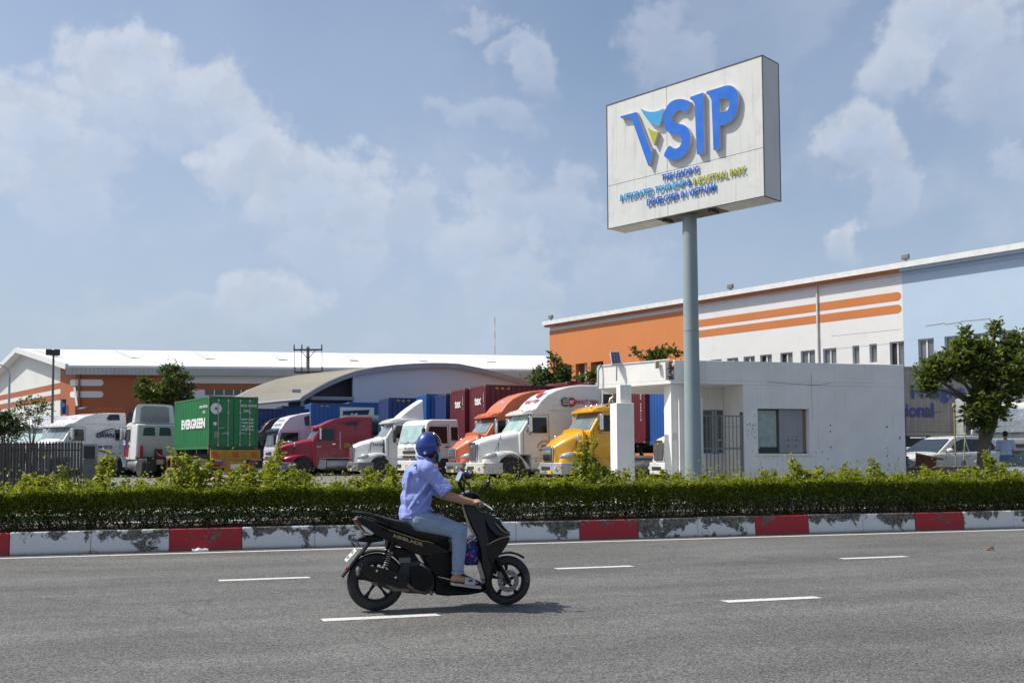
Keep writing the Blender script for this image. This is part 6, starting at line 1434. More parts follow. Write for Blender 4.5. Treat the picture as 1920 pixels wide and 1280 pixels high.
p = yp(1807, 870, WY + .25); st = thing('marker_pole', 'slim yellow-green marker pole standing in a dark foot', 'pole', (p.x, p.y, wz)); q0, q1 = yp(1806, 868, WY + .25), yp(1811, 788, WY + .25)
MB().tube([(0, 0, q0.z - wz), (q1.x - p.x, 0, q1.z - wz)], .018, 8).build('rod', M('pole_lime', (.36, .42, .22), .6), st); MB().lathe([(.08, -.1), (.07, .1), (.04, .18)], 'z', 12, (0, 0, 0)).build('foot', DARK, st)
# rusty steel plate box
q = [yp(px, py, WY - .25) for px, py in ((1720, 853), (1757, 857), (1755, 876), (1719, 877))]
rb = thing('rusty_plate', 'rust-brown steel sheet leaning on the low wall', 'steel sheet', (q[0].x, WY - .3, .15)); RS = M('rust_brown', (.16, .065, .04), .85, var=.35, vs=4, dirt=.4, dirtcol=(.08, .05, .04))
MB().prism(q, (0, .03, 0)).build('sheet', RS, rb, world=True)
a, b = yp(1719, 852, WY - .26), yp(1768, 861, WY - .26); MB().bar((a.x, WY - .27, a.z + .02), (b.x, WY - .27, b.z), .05, .06).build('top_plank', M('plank_brown', (.22, .12, .07), .8), rb, world=True)
a, b = yp(1719, 850, WY - .26), yp(1719, 895, WY - .26); MB().bar((a.x - .03, WY - .28, a.z + .03), (b.x - .03, WY - .28, b.z), .03, .03).build('prop', RS, rb, world=True)
# bicycle wheels and frame leaning by the guardhouse corner
p = yp(1705, 862, 28.4); bi = thing('bicycle', 'dark bicycle parked close to the guardhouse corner', 'bicycle', (p.x, 28.6, LZ), R(64))
for x in (-.52, .52):
    wl_ = MB().tube([(x + .31 * math.cos(a), 0, .33 + .31 * math.sin(a)) for a in np.linspace(0, 2 * PI, 25)], .018, 6, False).build('wheel', BLACK, bi)
    sp_ = MB()
    for k in range(12): a = 2 * PI * k / 12; sp_.bar((x, 0, .33), (x + .3 * math.cos(a), 0, .33 + .3 * math.sin(a)), .004, .004)
    tag(sp_.build('spokes', STEEL, wl_), kind='stuff')
MB().tube([(-.52, 0, .33), (-.15, 0, .3), (.42, 0, .75), (.52, 0, .33)], .018, 6).build('frame', DARK, bi); MB().tube([(-.15, 0, .3), (-.25, 0, .85)], .016, 6).build('seat_post', DARK, bi); MB().ball((-.25, 0, .9), (.13, .07, .035), 10, 6).build('saddle', BLACK, bi)
MB().tube([(.42, 0, .75), (.40, 0, .98), (.36, .27, 1.02)], .014, 6).tube([(.40, 0, .98), (.36, -.27, 1.02)], .014, 6).build('handlebar', CHROME, bi)

# white crossover car
def car(label, pos, rz, body, suv=True):
    t = thing('parked_car', label, 'car', pos, rz)
    def sec(x, hb, zb, zs, hs, zt=None, ht=None):                # x, half width at sill, sill, shoulder height and half width, roof
        pts = [(x, hb, zb), (x, hb + .03, zb + .2), (x, hs + .01, (zb + zs) / 2 + .08), (x, hs, zs - .04), (x, hs - .05, zs)]
        if zt is not None: pts += [(x, hs - .08 - (hs - .08 - ht) * .5, (zs + zt) / 2 + .02), (x, ht, zt - .05), (x, ht * .8, zt), (x, 0, zt + .025)]
        else: pts += [(x, hs - .2, zs + .03), (x, hs * .6, zs + .05), (x, hs * .3, zs + .06), (x, 0, zs + .065)]
        return pts + [(a, -b, c) for a, b, c in reversed(pts[:-1])]
    body_s = [sec(2.08, .55, .35, .72, .55), sec(2.02, .74, .28, .84, .74), sec(1.7, .84, .25, .93, .84), sec(1.1, .87, .24, 1.0, .87), sec(.85, .88, .24, 1.03, .88)]
    MB().loft(body_s + [sec(.8, .88, .24, 1.04, .88), sec(-1.4, .88, .24, 1.08, .88), sec(-1.95, .86, .26, 1.08, .84), sec(-2.12, .78, .36, 1.0, .74)]).build('body', body, t, smooth=50)
    roof = [(.92, 1.02), (.12, 1.50), (-.15, 1.59), (-.8, 1.62), (-1.5, 1.58), (-1.75, 1.52), (-2.05, 1.05)]
    wr = lambda z: .84 - .26 * max(0, (z - 1.02)) / .6 * .9
    MB().profile(roof + [(-2.0, .98), (.9, .98)], wr).build('cabin', body, t, bevel=.05, seg=3)
    for s in (1, -1):
        w_ = lambda z: wr(z) + .006
        for nm, pl in (('side_window', [(.42, 1.09), (.02, 1.40), (-.30, 1.50), (-.42, 1.51), (-.42, 1.09)]), ('side_window', [(-.50, 1.09), (-.50, 1.51), (-1.22, 1.50), (-1.30, 1.10)]), ('quarter_window', [(-1.38, 1.12), (-1.30, 1.49), (-1.6, 1.44), (-1.78, 1.14)])):
            MB().loft([[(x, s * (w_(z) - .01), z) for x, z in pl], [(x, s * (w_(z) + .008), z) for x, z in pl]]).build(nm, GLASS, t, smooth=0)
    MB().prism([(.90, -.76, 1.055), (.90, .76, 1.055), (.17, .58, 1.49), (.17, -.58, 1.49)], (.018, 0, .022)).build('windscreen', glass('car_screen', (.03, .045, .06), .04), t, smooth=0)
    MB().prism([(-2.03, -.7, 1.12), (-2.03, .7, 1.12), (-1.80, .58, 1.47), (-1.80, -.58, 1.47)], (-.02, 0, .015)).build('rear_window', GLASS, t, smooth=0)
    for s in (1, -1):
        m = MB().ball((.55, s * .98, 1.12), (.09, .13, .08), 12, 7).build('mirror', body, t); MB().bar((.55, s * .82, 1.08), (.55, s * .95, 1.08), .06, .04).build('mirror_arm', DARK, m)
        for x in (-.35, -1.15): MB().box(x - .1, x + .1, s * .885, s * .905, .93, .955).build('door_handle', STEEL, t)
        for x in (.62, -.46, -1.36): MB().bar((x, s * .886, .4), (x, s * .886, 1.05), .008, .008).build('door_seam', DARK, t)
        MB().ball((1.92, s * .66, .78), (.14, .14, .06), 10, 6).build('headlight', CLEAR, t); MB().box(-2.06, -1.9, s * .6, s * .84, .86, 1.0).build('tail_light', REDL, t, bevel=.02)
        MB().box(-2.0, 2.0, s * .84, s * .90, .22, .32).build('sill_trim', DARK, t); MB().bar((-.2, s * .55, 1.64), (-1.5, s * .55, 1.63), .03, .03).build('roof_rail', STEEL, t)
        for x in (1.35, -1.3):
            wh_ = MB().lathe([(.22, -.1), (.32, -.1), (.335, -.06), (.335, .06), (.32, .1), (.22, .1)], 'y', 24, (x, s * .80, .335)).build('wheel', TYRE, t); MB().lathe([(.02, .08 * s), (.21, .08 * s), (.22, .02 * s), (.02, .0)], 'y', 20, (x, s * .80, .335)).build('rim', RIM, wh_)
            MB().lathe([(.39, s * .885 - s * .02), (.39, s * .885)], 'y', 24, (x, 0, .335)).build('arch_trim', BLACK, t)
    MB().box(2.02, 2.09, -.5, .5, .5, .7).build('grille', DARK, t, bevel=.02)
    return t
p = at(1762, 840, 34.2); car('white crossover car parked behind the wire fence beside the tree', (p.x, p.y, LZ), yaw_of(-.93, -.36) + .02, W_PAINT)
CGREY = M('car_silver_blue', (.30, .34, .38), .3, .3, .06, coat=.4); p = yp(1906, 889, 23.6)
car('silver car cut by the right edge, passing beyond the hedge', (p.x + .9, 23.6, .0), PI, CGREY)
# white light trucks behind
p = at(1792, 860, 43); cabover('white light truck showing its windscreen above the crossover car roof', (p.x, p.y, LZ), yaw_of(-.55, -.83), W_DIRTY, group=None, rear=False)
def boxtruck():
    p = at(1893, 880, 35.5); t = cabover('white light truck with silver sunshade behind the standing man', (p.x, p.y, LZ), yaw_of(-.30, -.95), W_DIRTY, group=None, rear=True)
    SH = M('silver_sunshade', (.66, .68, .68), .25, .6, .25, vs=5, bump=1.0, bs=9)
    MB().prism([(.03, -1.0, 1.76), (.03, 1.0, 1.76), (-.17, .95, 2.58), (-.17, -.95, 2.58)], (.012, 0, .002)).build('sunshade', SH, t, smooth=0)
    MB().box(-2.4, -6.2, -1.1, 1.1, 1.1, 3.25).build('cargo_box', C_GREY, t, bevel=.03)
    for k in range(8): MB().box(-2.39, -2.36, -1.0, .1, 2.5 + k * .085, 2.55 + k * .085).build('louvre', M('louvre_grey', (.17, .18, .19), .6), t)
    MB().box(-2.39, -2.37, .25, 1.0, 2.55, 2.95).build('green_sign', M('sign_green', (.03, .25, .17), .5), t)
boxtruck()
# big taupe trailer with blue lettering
q0 = at(1697, 686, 41); q1 = at(2040, 686, 41); td = (q1 - q0).normalized(); H_ = 2.9
tr = container('large taupe trailer box with faded blue Freight lettering behind the tree', (q0.x - td.x * .6 - td.y * -1.22 * -1, q0.y, q0.z - H_), math.atan2(-td.y, -td.x), 12.19, H_, C_TAUPE, group=None)
tr.location = q0 - td * 1.2 + Vector((-td.y, td.x, 0)) * 1.22; tr.location.z = q0.z - H_
FBU = M('faded_blue_lettering', (.045, .07, .30), .6, var=.25, vs=2)
def tl(s, px0, px1, py, hgt):
    a = on_plane(px0, py, q0, Vector((-td.y, td.x, 0))); b = on_plane(px1, py, q0, Vector((-td.y, td.x, 0))); mw = frame((a + b) / 2 - Vector((-td.y, td.x, 0)) * .012, td)
    text('lettering', s, hgt, FBU, tr, mw, .003, .018, width=(b - a).length)
tl('Freight', 1708, 1808, 746, .78); tl('ional', 1699, 1751, 781, .8)
t = thing('semi_trailer', 'dark trailer frame under the large taupe box', 'trailer', tr.location, tr.rotation_euler.z); t.location.z = LZ; f = MB(); hz = tr.location.z - LZ
for y in (-.5, .5): f.box(0, -12, y - .07, y + .07, hz - .42, hz - .07)
f.build('frame', CHASSIS, t)
for x in (-9.2, -10.4):
    for y in (1.06, -1.06): truck_wheel(t, x, y, .5)
for y in (.8, -.8): MB().box(-2.6, -2.45, y - .07, y + .07, 0, hz - .3).build('landing_leg', CHASSIS, t)
# the tree on the right
TR = leaf_mat('glossy_tree_leaf', (.055, .088, .02), (.12, .165, .032), (.23, .27, .07), .42)
D = 31; a = lambda px, py, d=0: at(px, py, D + d)
tree('broadleaf_tree', 'large glossy-leaved tree standing behind the low wall at right', (a(1843, 872).x, a(1843, 872).y, LZ),
     [(a(1745, 700), .55), (a(1737, 722), .45), (a(1775, 688), .65), (a(1800, 665), .55), (a(1812, 622), .26), (a(1806, 642), .34), (a(1836, 648), .34), (a(1866, 612, .3), .24), (a(1866, 630, .3), .26), (a(1845, 672), .7), (a(1830, 700), .7), (a(1880, 668, .5), .6), (a(1905, 690), .7), (a(1880, 715, -.3), .65), (a(1925, 660, .5), .7), (a(1940, 710), .8), (a(1850, 745, -.3), .6), (a(1830, 770, -.4), .55), (a(1865, 785, -.4), .5), (a(1838, 800, -.3), .4), (a(1870, 760, .2), .5), (a(1905, 735), .35), (a(1790, 702), .5), (a(1820, 690), .45), (a(1900, 640, .4), .45)],
     700, .20, TR, .17, seed=11, wid=.52, per=12, trunk_pts=[a(1843, 892), a(1843, 860), a(1842, 838), a(1846, 800), a(1842, 760)])
MB().tube([a(1846, 838), a(1862, 800), a(1872, 760), a(1885, 725)], [.13, .10, .08, .05], 8).build('limb', BARK, bpy.data.objects['broadleaf_tree.003'] if 'broadleaf_tree.003' in bpy.data.objects else None, world=True)

# ------------------------------------------------------------------ people: shared body maker
SKIN = M('skin', (.40, .215, .14), .55, var=.08, vs=6)
HAIR = M('black_hair', (.012, .011, .011), .55, var=.3, vs=30)
def blob(parts, name, mat, parent=None, voxel=.012, smooth_it=6, subs=0, disp=None):
    """one continuous skin over overlapping tapered limbs"""
    mb = MB()
    for p in parts:
        if p[0] == 'c': mb.capsule(*p[1:])
        elif p[0] == 't': mb.tube([p[1], p[2]], [p[3], p[4]], 20)
        elif p[0] == 'b': mb.ball(p[1], p[2], 18, 12, p[3] if len(p) > 3 else None)
    mods = [('REMESH', dict(mode='VOXEL', voxel_size=voxel, use_smooth_shade=True)), ('SMOOTH', dict(factor=.5, iterations=smooth_it))]
    o = mb.build(name, mat, parent, smooth=0, mods=mods)
    if disp:
        tx = bpy.data.textures.new(name + '_folds', 'CLOUDS'); tx.noise_scale = disp[1]; tx.noise_depth = 2
        d = o.modifiers.new('folds', 'DISPLACE'); d.texture = tx; d.strength = disp[0]; d.mid_level = .5; d.texture_coords = 'LOCAL'
    return o
def standing_man():
    p = at(1887, 880, 31.2); rz = yaw_of(.35, .94); V = Vector           # back turned, local +x ahead
    sk = [('b', V((.01, 0, 1.585)), (.095, .075, .115)), ('c', V((0, 0, 1.40)), V((.005, 0, 1.52)), .055, .052)]
    for s in (1, -1):
        sk += [('c', V((0, s * .19, 1.36)), V((.04, s * .24, 1.10)), .05, .042), ('c', V((.04, s * .24, 1.10)), V((.22, s * .14, 1.12)), .04, .03), ('b', V((.28, s * .11, 1.13)), (.05, .025, .04))]
        for k in range(4): sk.append(('c', V((.30, s * .11, 1.10 + k * .02)), V((.36, s * (.09), 1.10 + k * .02)), .01, .008))
        sk += [('c', V((0, s * .09, .9)), V((.02, s * .1, .48)), .085, .06), ('c', V((.02, s * .1, .48)), V((-.01, s * .1, .09)), .06, .042), ('c', V((-.05, s * .1, .05)), V((.13, s * .12, .04)), .042, .035)]
    sk += [('b', V((0, 0, 1.2)), (.11, .16, .22)), ('b', V((0, 0, .95)), (.12, .155, .14)), ('b', V((.10, 0, 1.58)), (.025, .015, .02))]
    man = blob(sk, 'person', SKIN, None, .014, 4); man.location = (p.x, p.y, LZ); man.rotation_euler = (0, 0, rz); tag(man, 'man in pale blue shirt and jeans standing with his back turned by the right-hand truck', 'person')
    sh = [('b', V((0, 0, 1.22)), (.13, .185, .23)), ('b', V((0, 0, 1.03)), (.135, .185, .15)), ('c', V((-.01, -.17, 1.36)), V((-.01, .17, 1.36)), .075, .075)]
    for s in (1, -1): sh.append(('c', V((0, s * .19, 1.37)), V((.03, s * .235, 1.17)), .07, .07))
    blob(sh, 'shirt', M('shirt_pale_blue', (.42, .50, .66), .8, var=.1, vs=8, bump=.4, bs=16), man, .014, 5, disp=(.02, .09))
    je = [('b', V((0, 0, .93)), (.13, .165, .12))]
    for s in (1, -1): je += [('c', V((0, s * .09, .9)), V((.02, s * .1, .48)), .10, .078), ('c', V((.02, s * .1, .48)), V((-.01, s * .1, .12)), .078, .062)]
    blob(je, 'jeans', M('jeans_mid_blue', (.11, .19, .33), .85, var=.15, vs=9), man, .014, 4)
    blob([('b', V((-.012, 0, 1.62)), (.10, .085, .10))], 'hair', HAIR, man, .012, 2)
standing_man()
# ------------------------------------------------------------------ scooter
BKP = M('scooter_black', (.004, .0042, .005), .22, var=.1, coat=.25, spec=.3)
BKM = M('scooter_matt_black', (.0065, .0065, .007), .48, var=.2, spec=.22)
SEAT = M('seat_vinyl', (.014, .014, .015), .45, var=.15, bump=.2, bs=90)
GOLD = M('pinstripe_gold', (.42, .33, .15), .4, .3)
ALLOY = M('engine_alloy', (.16, .155, .15), .5, .6, .2, dirt=.3)
BX0, BY0 = 1.18, 9.51
bike = thing('motor_scooter', 'black scooter with gold AIRBLADE lettering ridden along the near lane', 'scooter', (BX0, BY0, 0))
def bp_(name, pts, mat, par=None, bevel=.012, seg=3, **k): return MB().profile(pts, .1).build(name, mat, par or bike, bevel=bevel, seg=seg, **k)
def scoot_wheel(x, r, w, rim_r, nm='wheel'):
    z = r + .002
    prof = [(rim_r, -w * .36)] + [(rim_r + (r - rim_r) * math.sin(t) ** .7, -w / 2 * math.cos(t)) for t in np.linspace(.25, PI - .25, 11)] + [(rim_r, w * .36)]
    ty = MB().ring(prof + [(rim_r - .004, 0)], 'y', 44).build(nm, TYRE, bike, loc=(x, 0, z), smooth=50)
    MB().ring([(rim_r + .003, -w * .34), (rim_r + .003, w * .34), (rim_r - .014, w * .34), (rim_r - .022, w * .12), (rim_r - .022, -w * .12), (rim_r - .014, -w * .34)], 'y', 40).build('rim', BKM, ty, smooth=40)
    MB().lathe([(.01, -.05), (.036, -.05), (.04, -.02), (.04, .02), (.036, .05), (.01, .05)], 'y', 18).build('hub', ALLOY, ty)
    for k in range(5):
        a = 2 * PI * k / 5 + .35; d = Vector((math.cos(a), 0, math.sin(a))); n_ = Vector((-d.z, 0, d.x))
        a0, a1, a2 = d * .03, d * (rim_r * .55), d * (rim_r - .018)
        MB().prism([a0 + n_ * .016 - Vector((0, .014, 0)), a1 + n_ * .010 - Vector((0, .014, 0)), a2 + n_ * .020 - Vector((0, .014, 0)), a2 - n_ * .020 - Vector((0, .014, 0)), a1 - n_ * .010 - Vector((0, .014, 0)), a0 - n_ * .016 - Vector((0, .014, 0))], (0, .028, 0)).build('spoke', BKM, ty, bevel=.004)
    return ty
wr_ = scoot_wheel(0, .272, .105, .185); wf_ = scoot_wheel(1.278, .240, .088, .172)
MB().ring([(.06, -.003), (.108, -.003), (.108, .003), (.06, .003)], 'y', 36, (0, -.062, 0)).build('brake_disc', M('disc_steel', (.25, .25, .255), .35, .9, .2), wf_)
dh = MB()
for k in range(20): a = 2 * PI * k / 20; dh.lathe([(.0075, -.0005), (.0075, .0005)], 'y', 7, ((.07 + .02 * (k % 2)) * math.cos(a), -.0665, (.07 + .02 * (k % 2)) * math.sin(a)))
tag(dh.build('disc_holes', BLACK, wf_), kind='stuff')
MB().box(1.17, 1.24, -.085, -.045, .27, .34).build('brake_caliper', ALLOY, bike, bevel=.012)
bp_('tail_panel', [(-.218, .872, .04), (-.161, .895, .075), (-.02, .845, .105), (.116, .787, .12), (.398, .684, .138), (.565, .622, .142), (.74, .535, .12), (.60, .520, .138), (.448, .512, .142), (.34, .54, .135), (.248, .585, .125), (.11, .655, .11), (-.015, .712, .09), (-.104, .735, .06)], BKP, bevel=.02)
bp_('seat', [(-.03, .892, .10), (.0, .908, .11), (.122, .868, .135), (.229, .842, .15), (.34, .795, .155), (.47, .765, .15), (.60, .73, .125), (.685, .69, .08), (.705, .662, .06), (.683, .640, .06), (.564, .637, .10), (.405, .685, .13), (.122, .790, .125), (.0, .84, .10)], SEAT, bevel=.028, seg=4)
for s in (1, -1): MB().tube([(-.202, s * .045, .935), (-.12, s * .10, .925), (.0, s * .128, .888), (.08, s * .135, .850), (.12, s * .13, .80)], [.014, .017, .017, .017, .014], 8).build('grab_rail', BKM, bike)
MB().tube([(-.205, -.045, .935), (-.215, 0, .938), (-.205, .045, .935)], .014, 8).build('grab_rail', BKM, bike)
bp_('tail_light', [(-.222, .868, .035), (-.188, .872, .06), (-.11, .79, .09), (-.088, .738, .07), (-.115, .735, .05)], M('tail_lens_dark', (.10, .008, .012), .12, coat=.8), bevel=.006)
for s in (1, -1): MB().prism([(-.150, s * .085, .815), (-.115, s * .099, .80), (-.03, s * .112, .735), (-.055, s * .10, .728), (-.11, s * .09, .755)], (0, s * .012, 0)).build('turn_signal', CLEAR, bike, bevel=.004)
bp_('rear_stub', [(-.19, .678, .05), (-.10, .715, .06), (.03, .705, .07), (.075, .66, .07), (-.05, .645, .06), (-.17, .658, .05)], BKM)
MB().prism([(-.06, -.075, .66), (-.06, .075, .66), (-.325, .05, .335), (-.325, -.05, .335)], (.016, 0, -.010)).build('mudguard', BKM, bike, bevel=.006)
MB().box(-.012, .012, -.03, .03, -.015, .015).build('reflector', REDL, bike, loc=(-.275, 0, .408), rot=(0, R(42), 0), bevel=.004)
pc_ = Vector((-.235, 0, .528)); u_ = Vector((.67, 0, .74)); nz = Vector((-.74, 0, .67))
PW = M('plate_white', (.72, .74, .76), .4, var=.05)
pl_ = MB().prism([pc_ + Vector((0, y, 0)) + u_ * v for y, v in ((-.095, -.07), (.095, -.07), (.095, .07), (-.095, .07))], nz * .006).build('number_plate', PW, bike, bevel=.003)
mw = Matrix(((0, u_.x, nz.x, 0), (-1, u_.y, nz.y, 0), (0, u_.z, nz.z, 0), (0, 0, 0, 1)))
for s_, v in (('59-X1', .016), ('532.88', -.046)): text('lettering', s_, .045, BLK, bike, Matrix.Translation(pc_ + u_ * v + nz * .0075) @ mw, .001, .0, .13, world=False)
# exhaust
mf = MB().tube([(-.185, -.165, .395), (-.165, -.165, .39), (-.02, -.165, .35), (.16, -.165, .305), (.27, -.16, .275)], [.038, .050, .058, .060, .045], 18).build('muffler', BKM, bike)
MB().lathe([(.012, -.012), (.03, -.014), (.044, -.004), (.046, .012)], 'x', 20, (-.19, -.165, .396)).build('muffler_end', M('muffler_tip', (.22, .22, .22), .4, .6), mf)
MB().lathe([(.024, -.001), (.024, .006)], 'x', 14, (-.206, -.165, .396)).build('muffler_hole', BLACK, mf)
MB().prism([(-.160, -.222, .462), (-.02, -.226, .440), (.12, -.226, .400), (.262, -.222, .345), (.275, -.22, .262), (.205, -.222, .222), (.09, -.226, .268), (-.08, -.226, .335), (-.165, -.222, .40)], (0, .02, 0)).build('heat_shield', BKP, mf, bevel=.010, seg=3)
for x, z in ((-.02, .402), (.155, .335)): MB().lathe([(.010, 0), (.010, -.006), (.004, -.009)], 'y', 10, (x, -.227, z)).build('bolt', CHROME, mf)
for k in range(3): MB().bar((.05 + k * .06, -.229, .335 - k * .022), (.09 + k * .06, -.229, .32 - k * .022), .006, .014, (0, 1, 0)).build('shield_slot', BLACK, mf)
MB().tube([(.26, -.155, .27), (.34, -.14, .20), (.45, -.1, .165), (.56, -.03, .19)], .02, 8).build('exhaust_pipe', M('pipe_rusted', (.16, .12, .09), .5, .7), bike)
# engine
MB().profile([(.25, .46, .10), (.40, .47, .12), (.50, .40, .13), (.54, .30, .13), (.54, .20, .12), (.48, .15, .11), (.30, .165, .11), (.12, .20, .09), (.0, .25, .08), (.02, .32, .08), (.18, .33, .09)], .1).build('engine_case', M('engine_dark', (.04, .04, .041), .5, .3, .3), bike, bevel=.02, seg=3)
MB().prism([(.30, -.155, .42), (.42, -.16, .43), (.52, -.16, .33), (.52, -.155, .235), (.44, -.155, .185), (.31, -.155, .22)], (0, .03, 0)).build('fan_cover', BKM, bike, bevel=.014, seg=3)
for k in range(6): MB().bar((.345 + k * .012, -.163, .345 - k * .025), (.49 - k * .006, -.163, .315 - k * .022), .006, .008, (0, 1, 0)).build('fan_rib', BKP, bike)
MB().prism([(.40, -.15, .455), (.425, -.15, .44), (.475, -.152, .36), (.455, -.152, .345), (.395, -.15, .43)], (0, .02, 0)).build('intake_cover', M('silver_cover', (.42, .42, .42), .35, .8), bike, bevel=.004)
MB().tube([(.50, -.12, .17), (.52, -.13, .168)], .025, 12).build('pivot_bolt', ALLOY, bike)
MB().prism([(.10, -.10, .30), (.20, -.11, .23), (.34, -.11, .21), (.34, -.11, .175), (.15, -.11, .19), (.06, -.10, .27)], (0, .03, 0)).build('swing_arm', ALLOY, bike, bevel=.008)
bp_('air_box', [(.16, .60, .09), (.34, .56, .10), (.40, .47, .10), (.30, .44, .10), (.17, .50, .09)], BKM)
MB().box(.20, .31, -.125, -.118, .455, .505).build('emission_label', M('label_grey', (.12, .12, .12), .5), bike)
rg = [(0 + .30 * math.cos(a), .272 + .30 * math.sin(a)) for a in np.linspace(R(25), R(118), 12)]; ri_ = [(0 + .285 * math.cos(a), .272 + .285 * math.sin(a)) for a in np.linspace(R(118), R(25), 12)]
MB().profile(rg + ri_, .062).build('rear_hugger', BKM, bike)
def coil(x0, z0, x1, z1, y):
    a, b = Vector((x0, y, z0)), Vector((x1, y, z1)); d = b - a; ax_ = d.normalized(); u = ax_.orthogonal().normalized(); v = ax_.cross(u)
    MB().tube([a + ax_ * (d.length * .30 + d.length * .62 * k / 70) + (u * math.cos(k * .72) + v * math.sin(k * .72)) * .021 for k in range(71)], .0055, 5).build('spring', M('spring_grey', (.30, .27, .24), .4, .6), s_abs)
for y in (-.125, .125):
    s_abs = MB().tube([(.150, y, .655), (.127, y, .575), (.124, y, .57), (.065, y, .40)], [.026, .026, .011, .011], 10).build('shock_absorber', BKM, bike); coil(.150, .655, .065, .40, y)
# middle: step-through, floor
bp_('under_cover', [(.42, .515, .12), (.60, .54, .12), (.72, .56, .09), (.80, .34, .10), (1.0, .245, .13), (1.03, .15, .12), (.88, .128, .11), (.66, .126, .11), (.55, .145, .11), (.55, .30, .11)], BKM, bevel=.02)
bp_('floorboard', [(.56, .325, .15), (.76, .268, .18), (.95, .228, .18), (1.04, .25, .15), (1.06, .17, .13), (.86, .165, .16), (.64, .20, .15)], BKP, bevel=.014)
for s in (1, -1): MB().tube([(.565, s * .158, .322), (.66, s * .175, .297), (.77, s * .188, .266)], [.003, .006, .003], 6).build('highlight_strip', CHROME, bike)  # thin chrome tube added as the silver highlight along the floorboard edge
bp_('under_seat', [(.02, .83, .09), (.40, .695, .105), (.66, .655, .09), (.70, .63, .07), (.70, .56, .08), (.55, .57, .10), (.30, .64, .09), (.05, .74, .08)], BKM)
bp_('side_cover', [(.57, .60, .10), (.70, .555, .11), (.79, .50, .06), (.76, .46, .06), (.64, .50, .12), (.52, .49, .13), (.46, .52, .13)], BKP, bevel=.015)
# front
bp_('leg_shield', [(.835, .98, .06), (.93, .99, .07), (1.04, .90, .09), (1.06, .66, .15), (1.13, .48, .155), (1.105, .38, .14), (1.08, .26, .135), (1.065, .13, .12), (1.02, .14, .12), (1.04, .27, .13), (.998, .40, .13), (.985, .56, .13), (.955, .68, .11), (.905, .78, .085)], BKP, bevel=.018)
bp_('front_core', [(1.0, .88, .06), (1.18, .79, .09), (1.27, .70, .06), (1.20, .57, .08), (1.12, .47, .11), (1.04, .50, .12), (1.0, .70, .10)], BKM)
bp_('front_cowl', [(.985, .932, .07), (1.06, .905, .10), (1.164, .848, .122), (1.245, .77, .122), (1.290, .715, .09), (1.315, .674, .05), (1.25, .678, .11), (1.18, .672, .135), (1.12, .70, .125), (1.06, .78, .10)], BKP, bevel=.02, seg=3)
bp_('front_panel', [(1.035, .600, .168), (1.10, .630, .168), (1.19, .662, .145), (1.27, .668, .10), (1.312, .662, .05), (1.288, .612, .06), (1.215, .535, .12), (1.13, .462, .155), (1.095, .39, .150), (1.06, .47, .158)], BKP, bevel=.018, seg=3)
for s in (1, -1):
    MB().tube([(1.035, s * .178, .606), (1.10, s * .176, .636), (1.19, s * .150, .668), (1.265, s * .105, .676), (1.30, s * .07, .672)], [.002, .005, .005, .005, .002], 6).build('pinstripe', GOLD, bike)
    MB().tube([(1.285, s * .11, .702), (1.24, s * .135, .716), (1.20, s * .143, .735), (1.165, s * .143, .775), (1.13, s * .133, .815)], [.002, .005, .005, .005, .002], 6).build('pinstripe', GOLD, bike)
    MB().prism([(1.18, s * .128, .845), (1.25, s * .126, .775), (1.292, s * .088, .72), (1.27, s * .118, .72), (1.20, s * .142, .79)], (0, s * .006, 0)).build('headlight', CLEAR, bike, bevel=.003)
MB().prism([(1.185, -.08, .846), (1.185, .08, .846), (1.300, .055, .706), (1.300, -.055, .706)], (.008, 0, .007)).build('headlight_lens', M('headlight_glass', (.10, .13, .17), .05, spec=.9, coat=1), bike, bevel=.004)
bp_('handlebar_cover', [(.822, 1.075, .07), (.85, 1.098, .09), (.93, 1.108, .11), (1.0, 1.075, .10), (1.015, 1.03, .09), (1.0, .985, .08), (.93, .945, .07), (.86, .955, .065), (.835, 1.0, .07)], BKP, bevel=.02, seg=3)
MB().prism([(.835, -.07, 1.09), (.835, .07, 1.09), (.915, .085, 1.122), (.915, -.085, 1.122)], (0, 0, .004)).build('speedometer', GLASS, bike)
for s in (1, -1):
    MB().tube([(.93, s * .10, 1.03), (.935, s * .20, 1.015), (.938, s * .24, 1.005)], .014, 8).build('handlebar', BKM, bike)
    MB().tube([(.938, s * .235, 1.005), (.944, s * .355, .992)], .019, 12).build('grip', BLACK, bike); MB().tube([(.944, s * .357, .992), (.945, s * .375, .990)], .022, 12).build('bar_end', ALLOY, bike)
    MB().tube([(.965, s * .15, 1.01), (1.0, s * .22, 1.0), (1.035, s * .31, .972), (1.05, s * .365, .950)], [.008, .007, .006, .008], 6).build('brake_lever', CHROME, bike)
    st = MB().tube([(.955, s * .19, 1.03), (.97, s * .25, 1.09), (.975, s * .29, 1.16)], .008, 6).build('mirror_stem', BKM, bike)
c_ = Vector((1.015, -.315, 1.19)); MB().ball(c_, (.022, .035, .052), 14, 8, Matrix.Rotation(R(18), 3, 'Y')).build('mirror', BKP, bike)
c_ = Vector((.86, .30, 1.255)); MB().tube([(.975, .29, 1.16), (.93, .30, 1.20), (.88, .30, 1.24)], .008, 6).build('mirror_stem', BKM, bike)
m_ = MB().prism([c_ + Vector((.010 + .40 * z - .22 * y, y, z)) for y, z in ((-.052, -.03), (-.035, -.05), (.035, -.05), (.052, -.03), (.056, .03), (.035, .052), (-.035, .052), (-.05, .035))], (.022, 0, 0)).build('mirror', BKP, bike, bevel=.006)
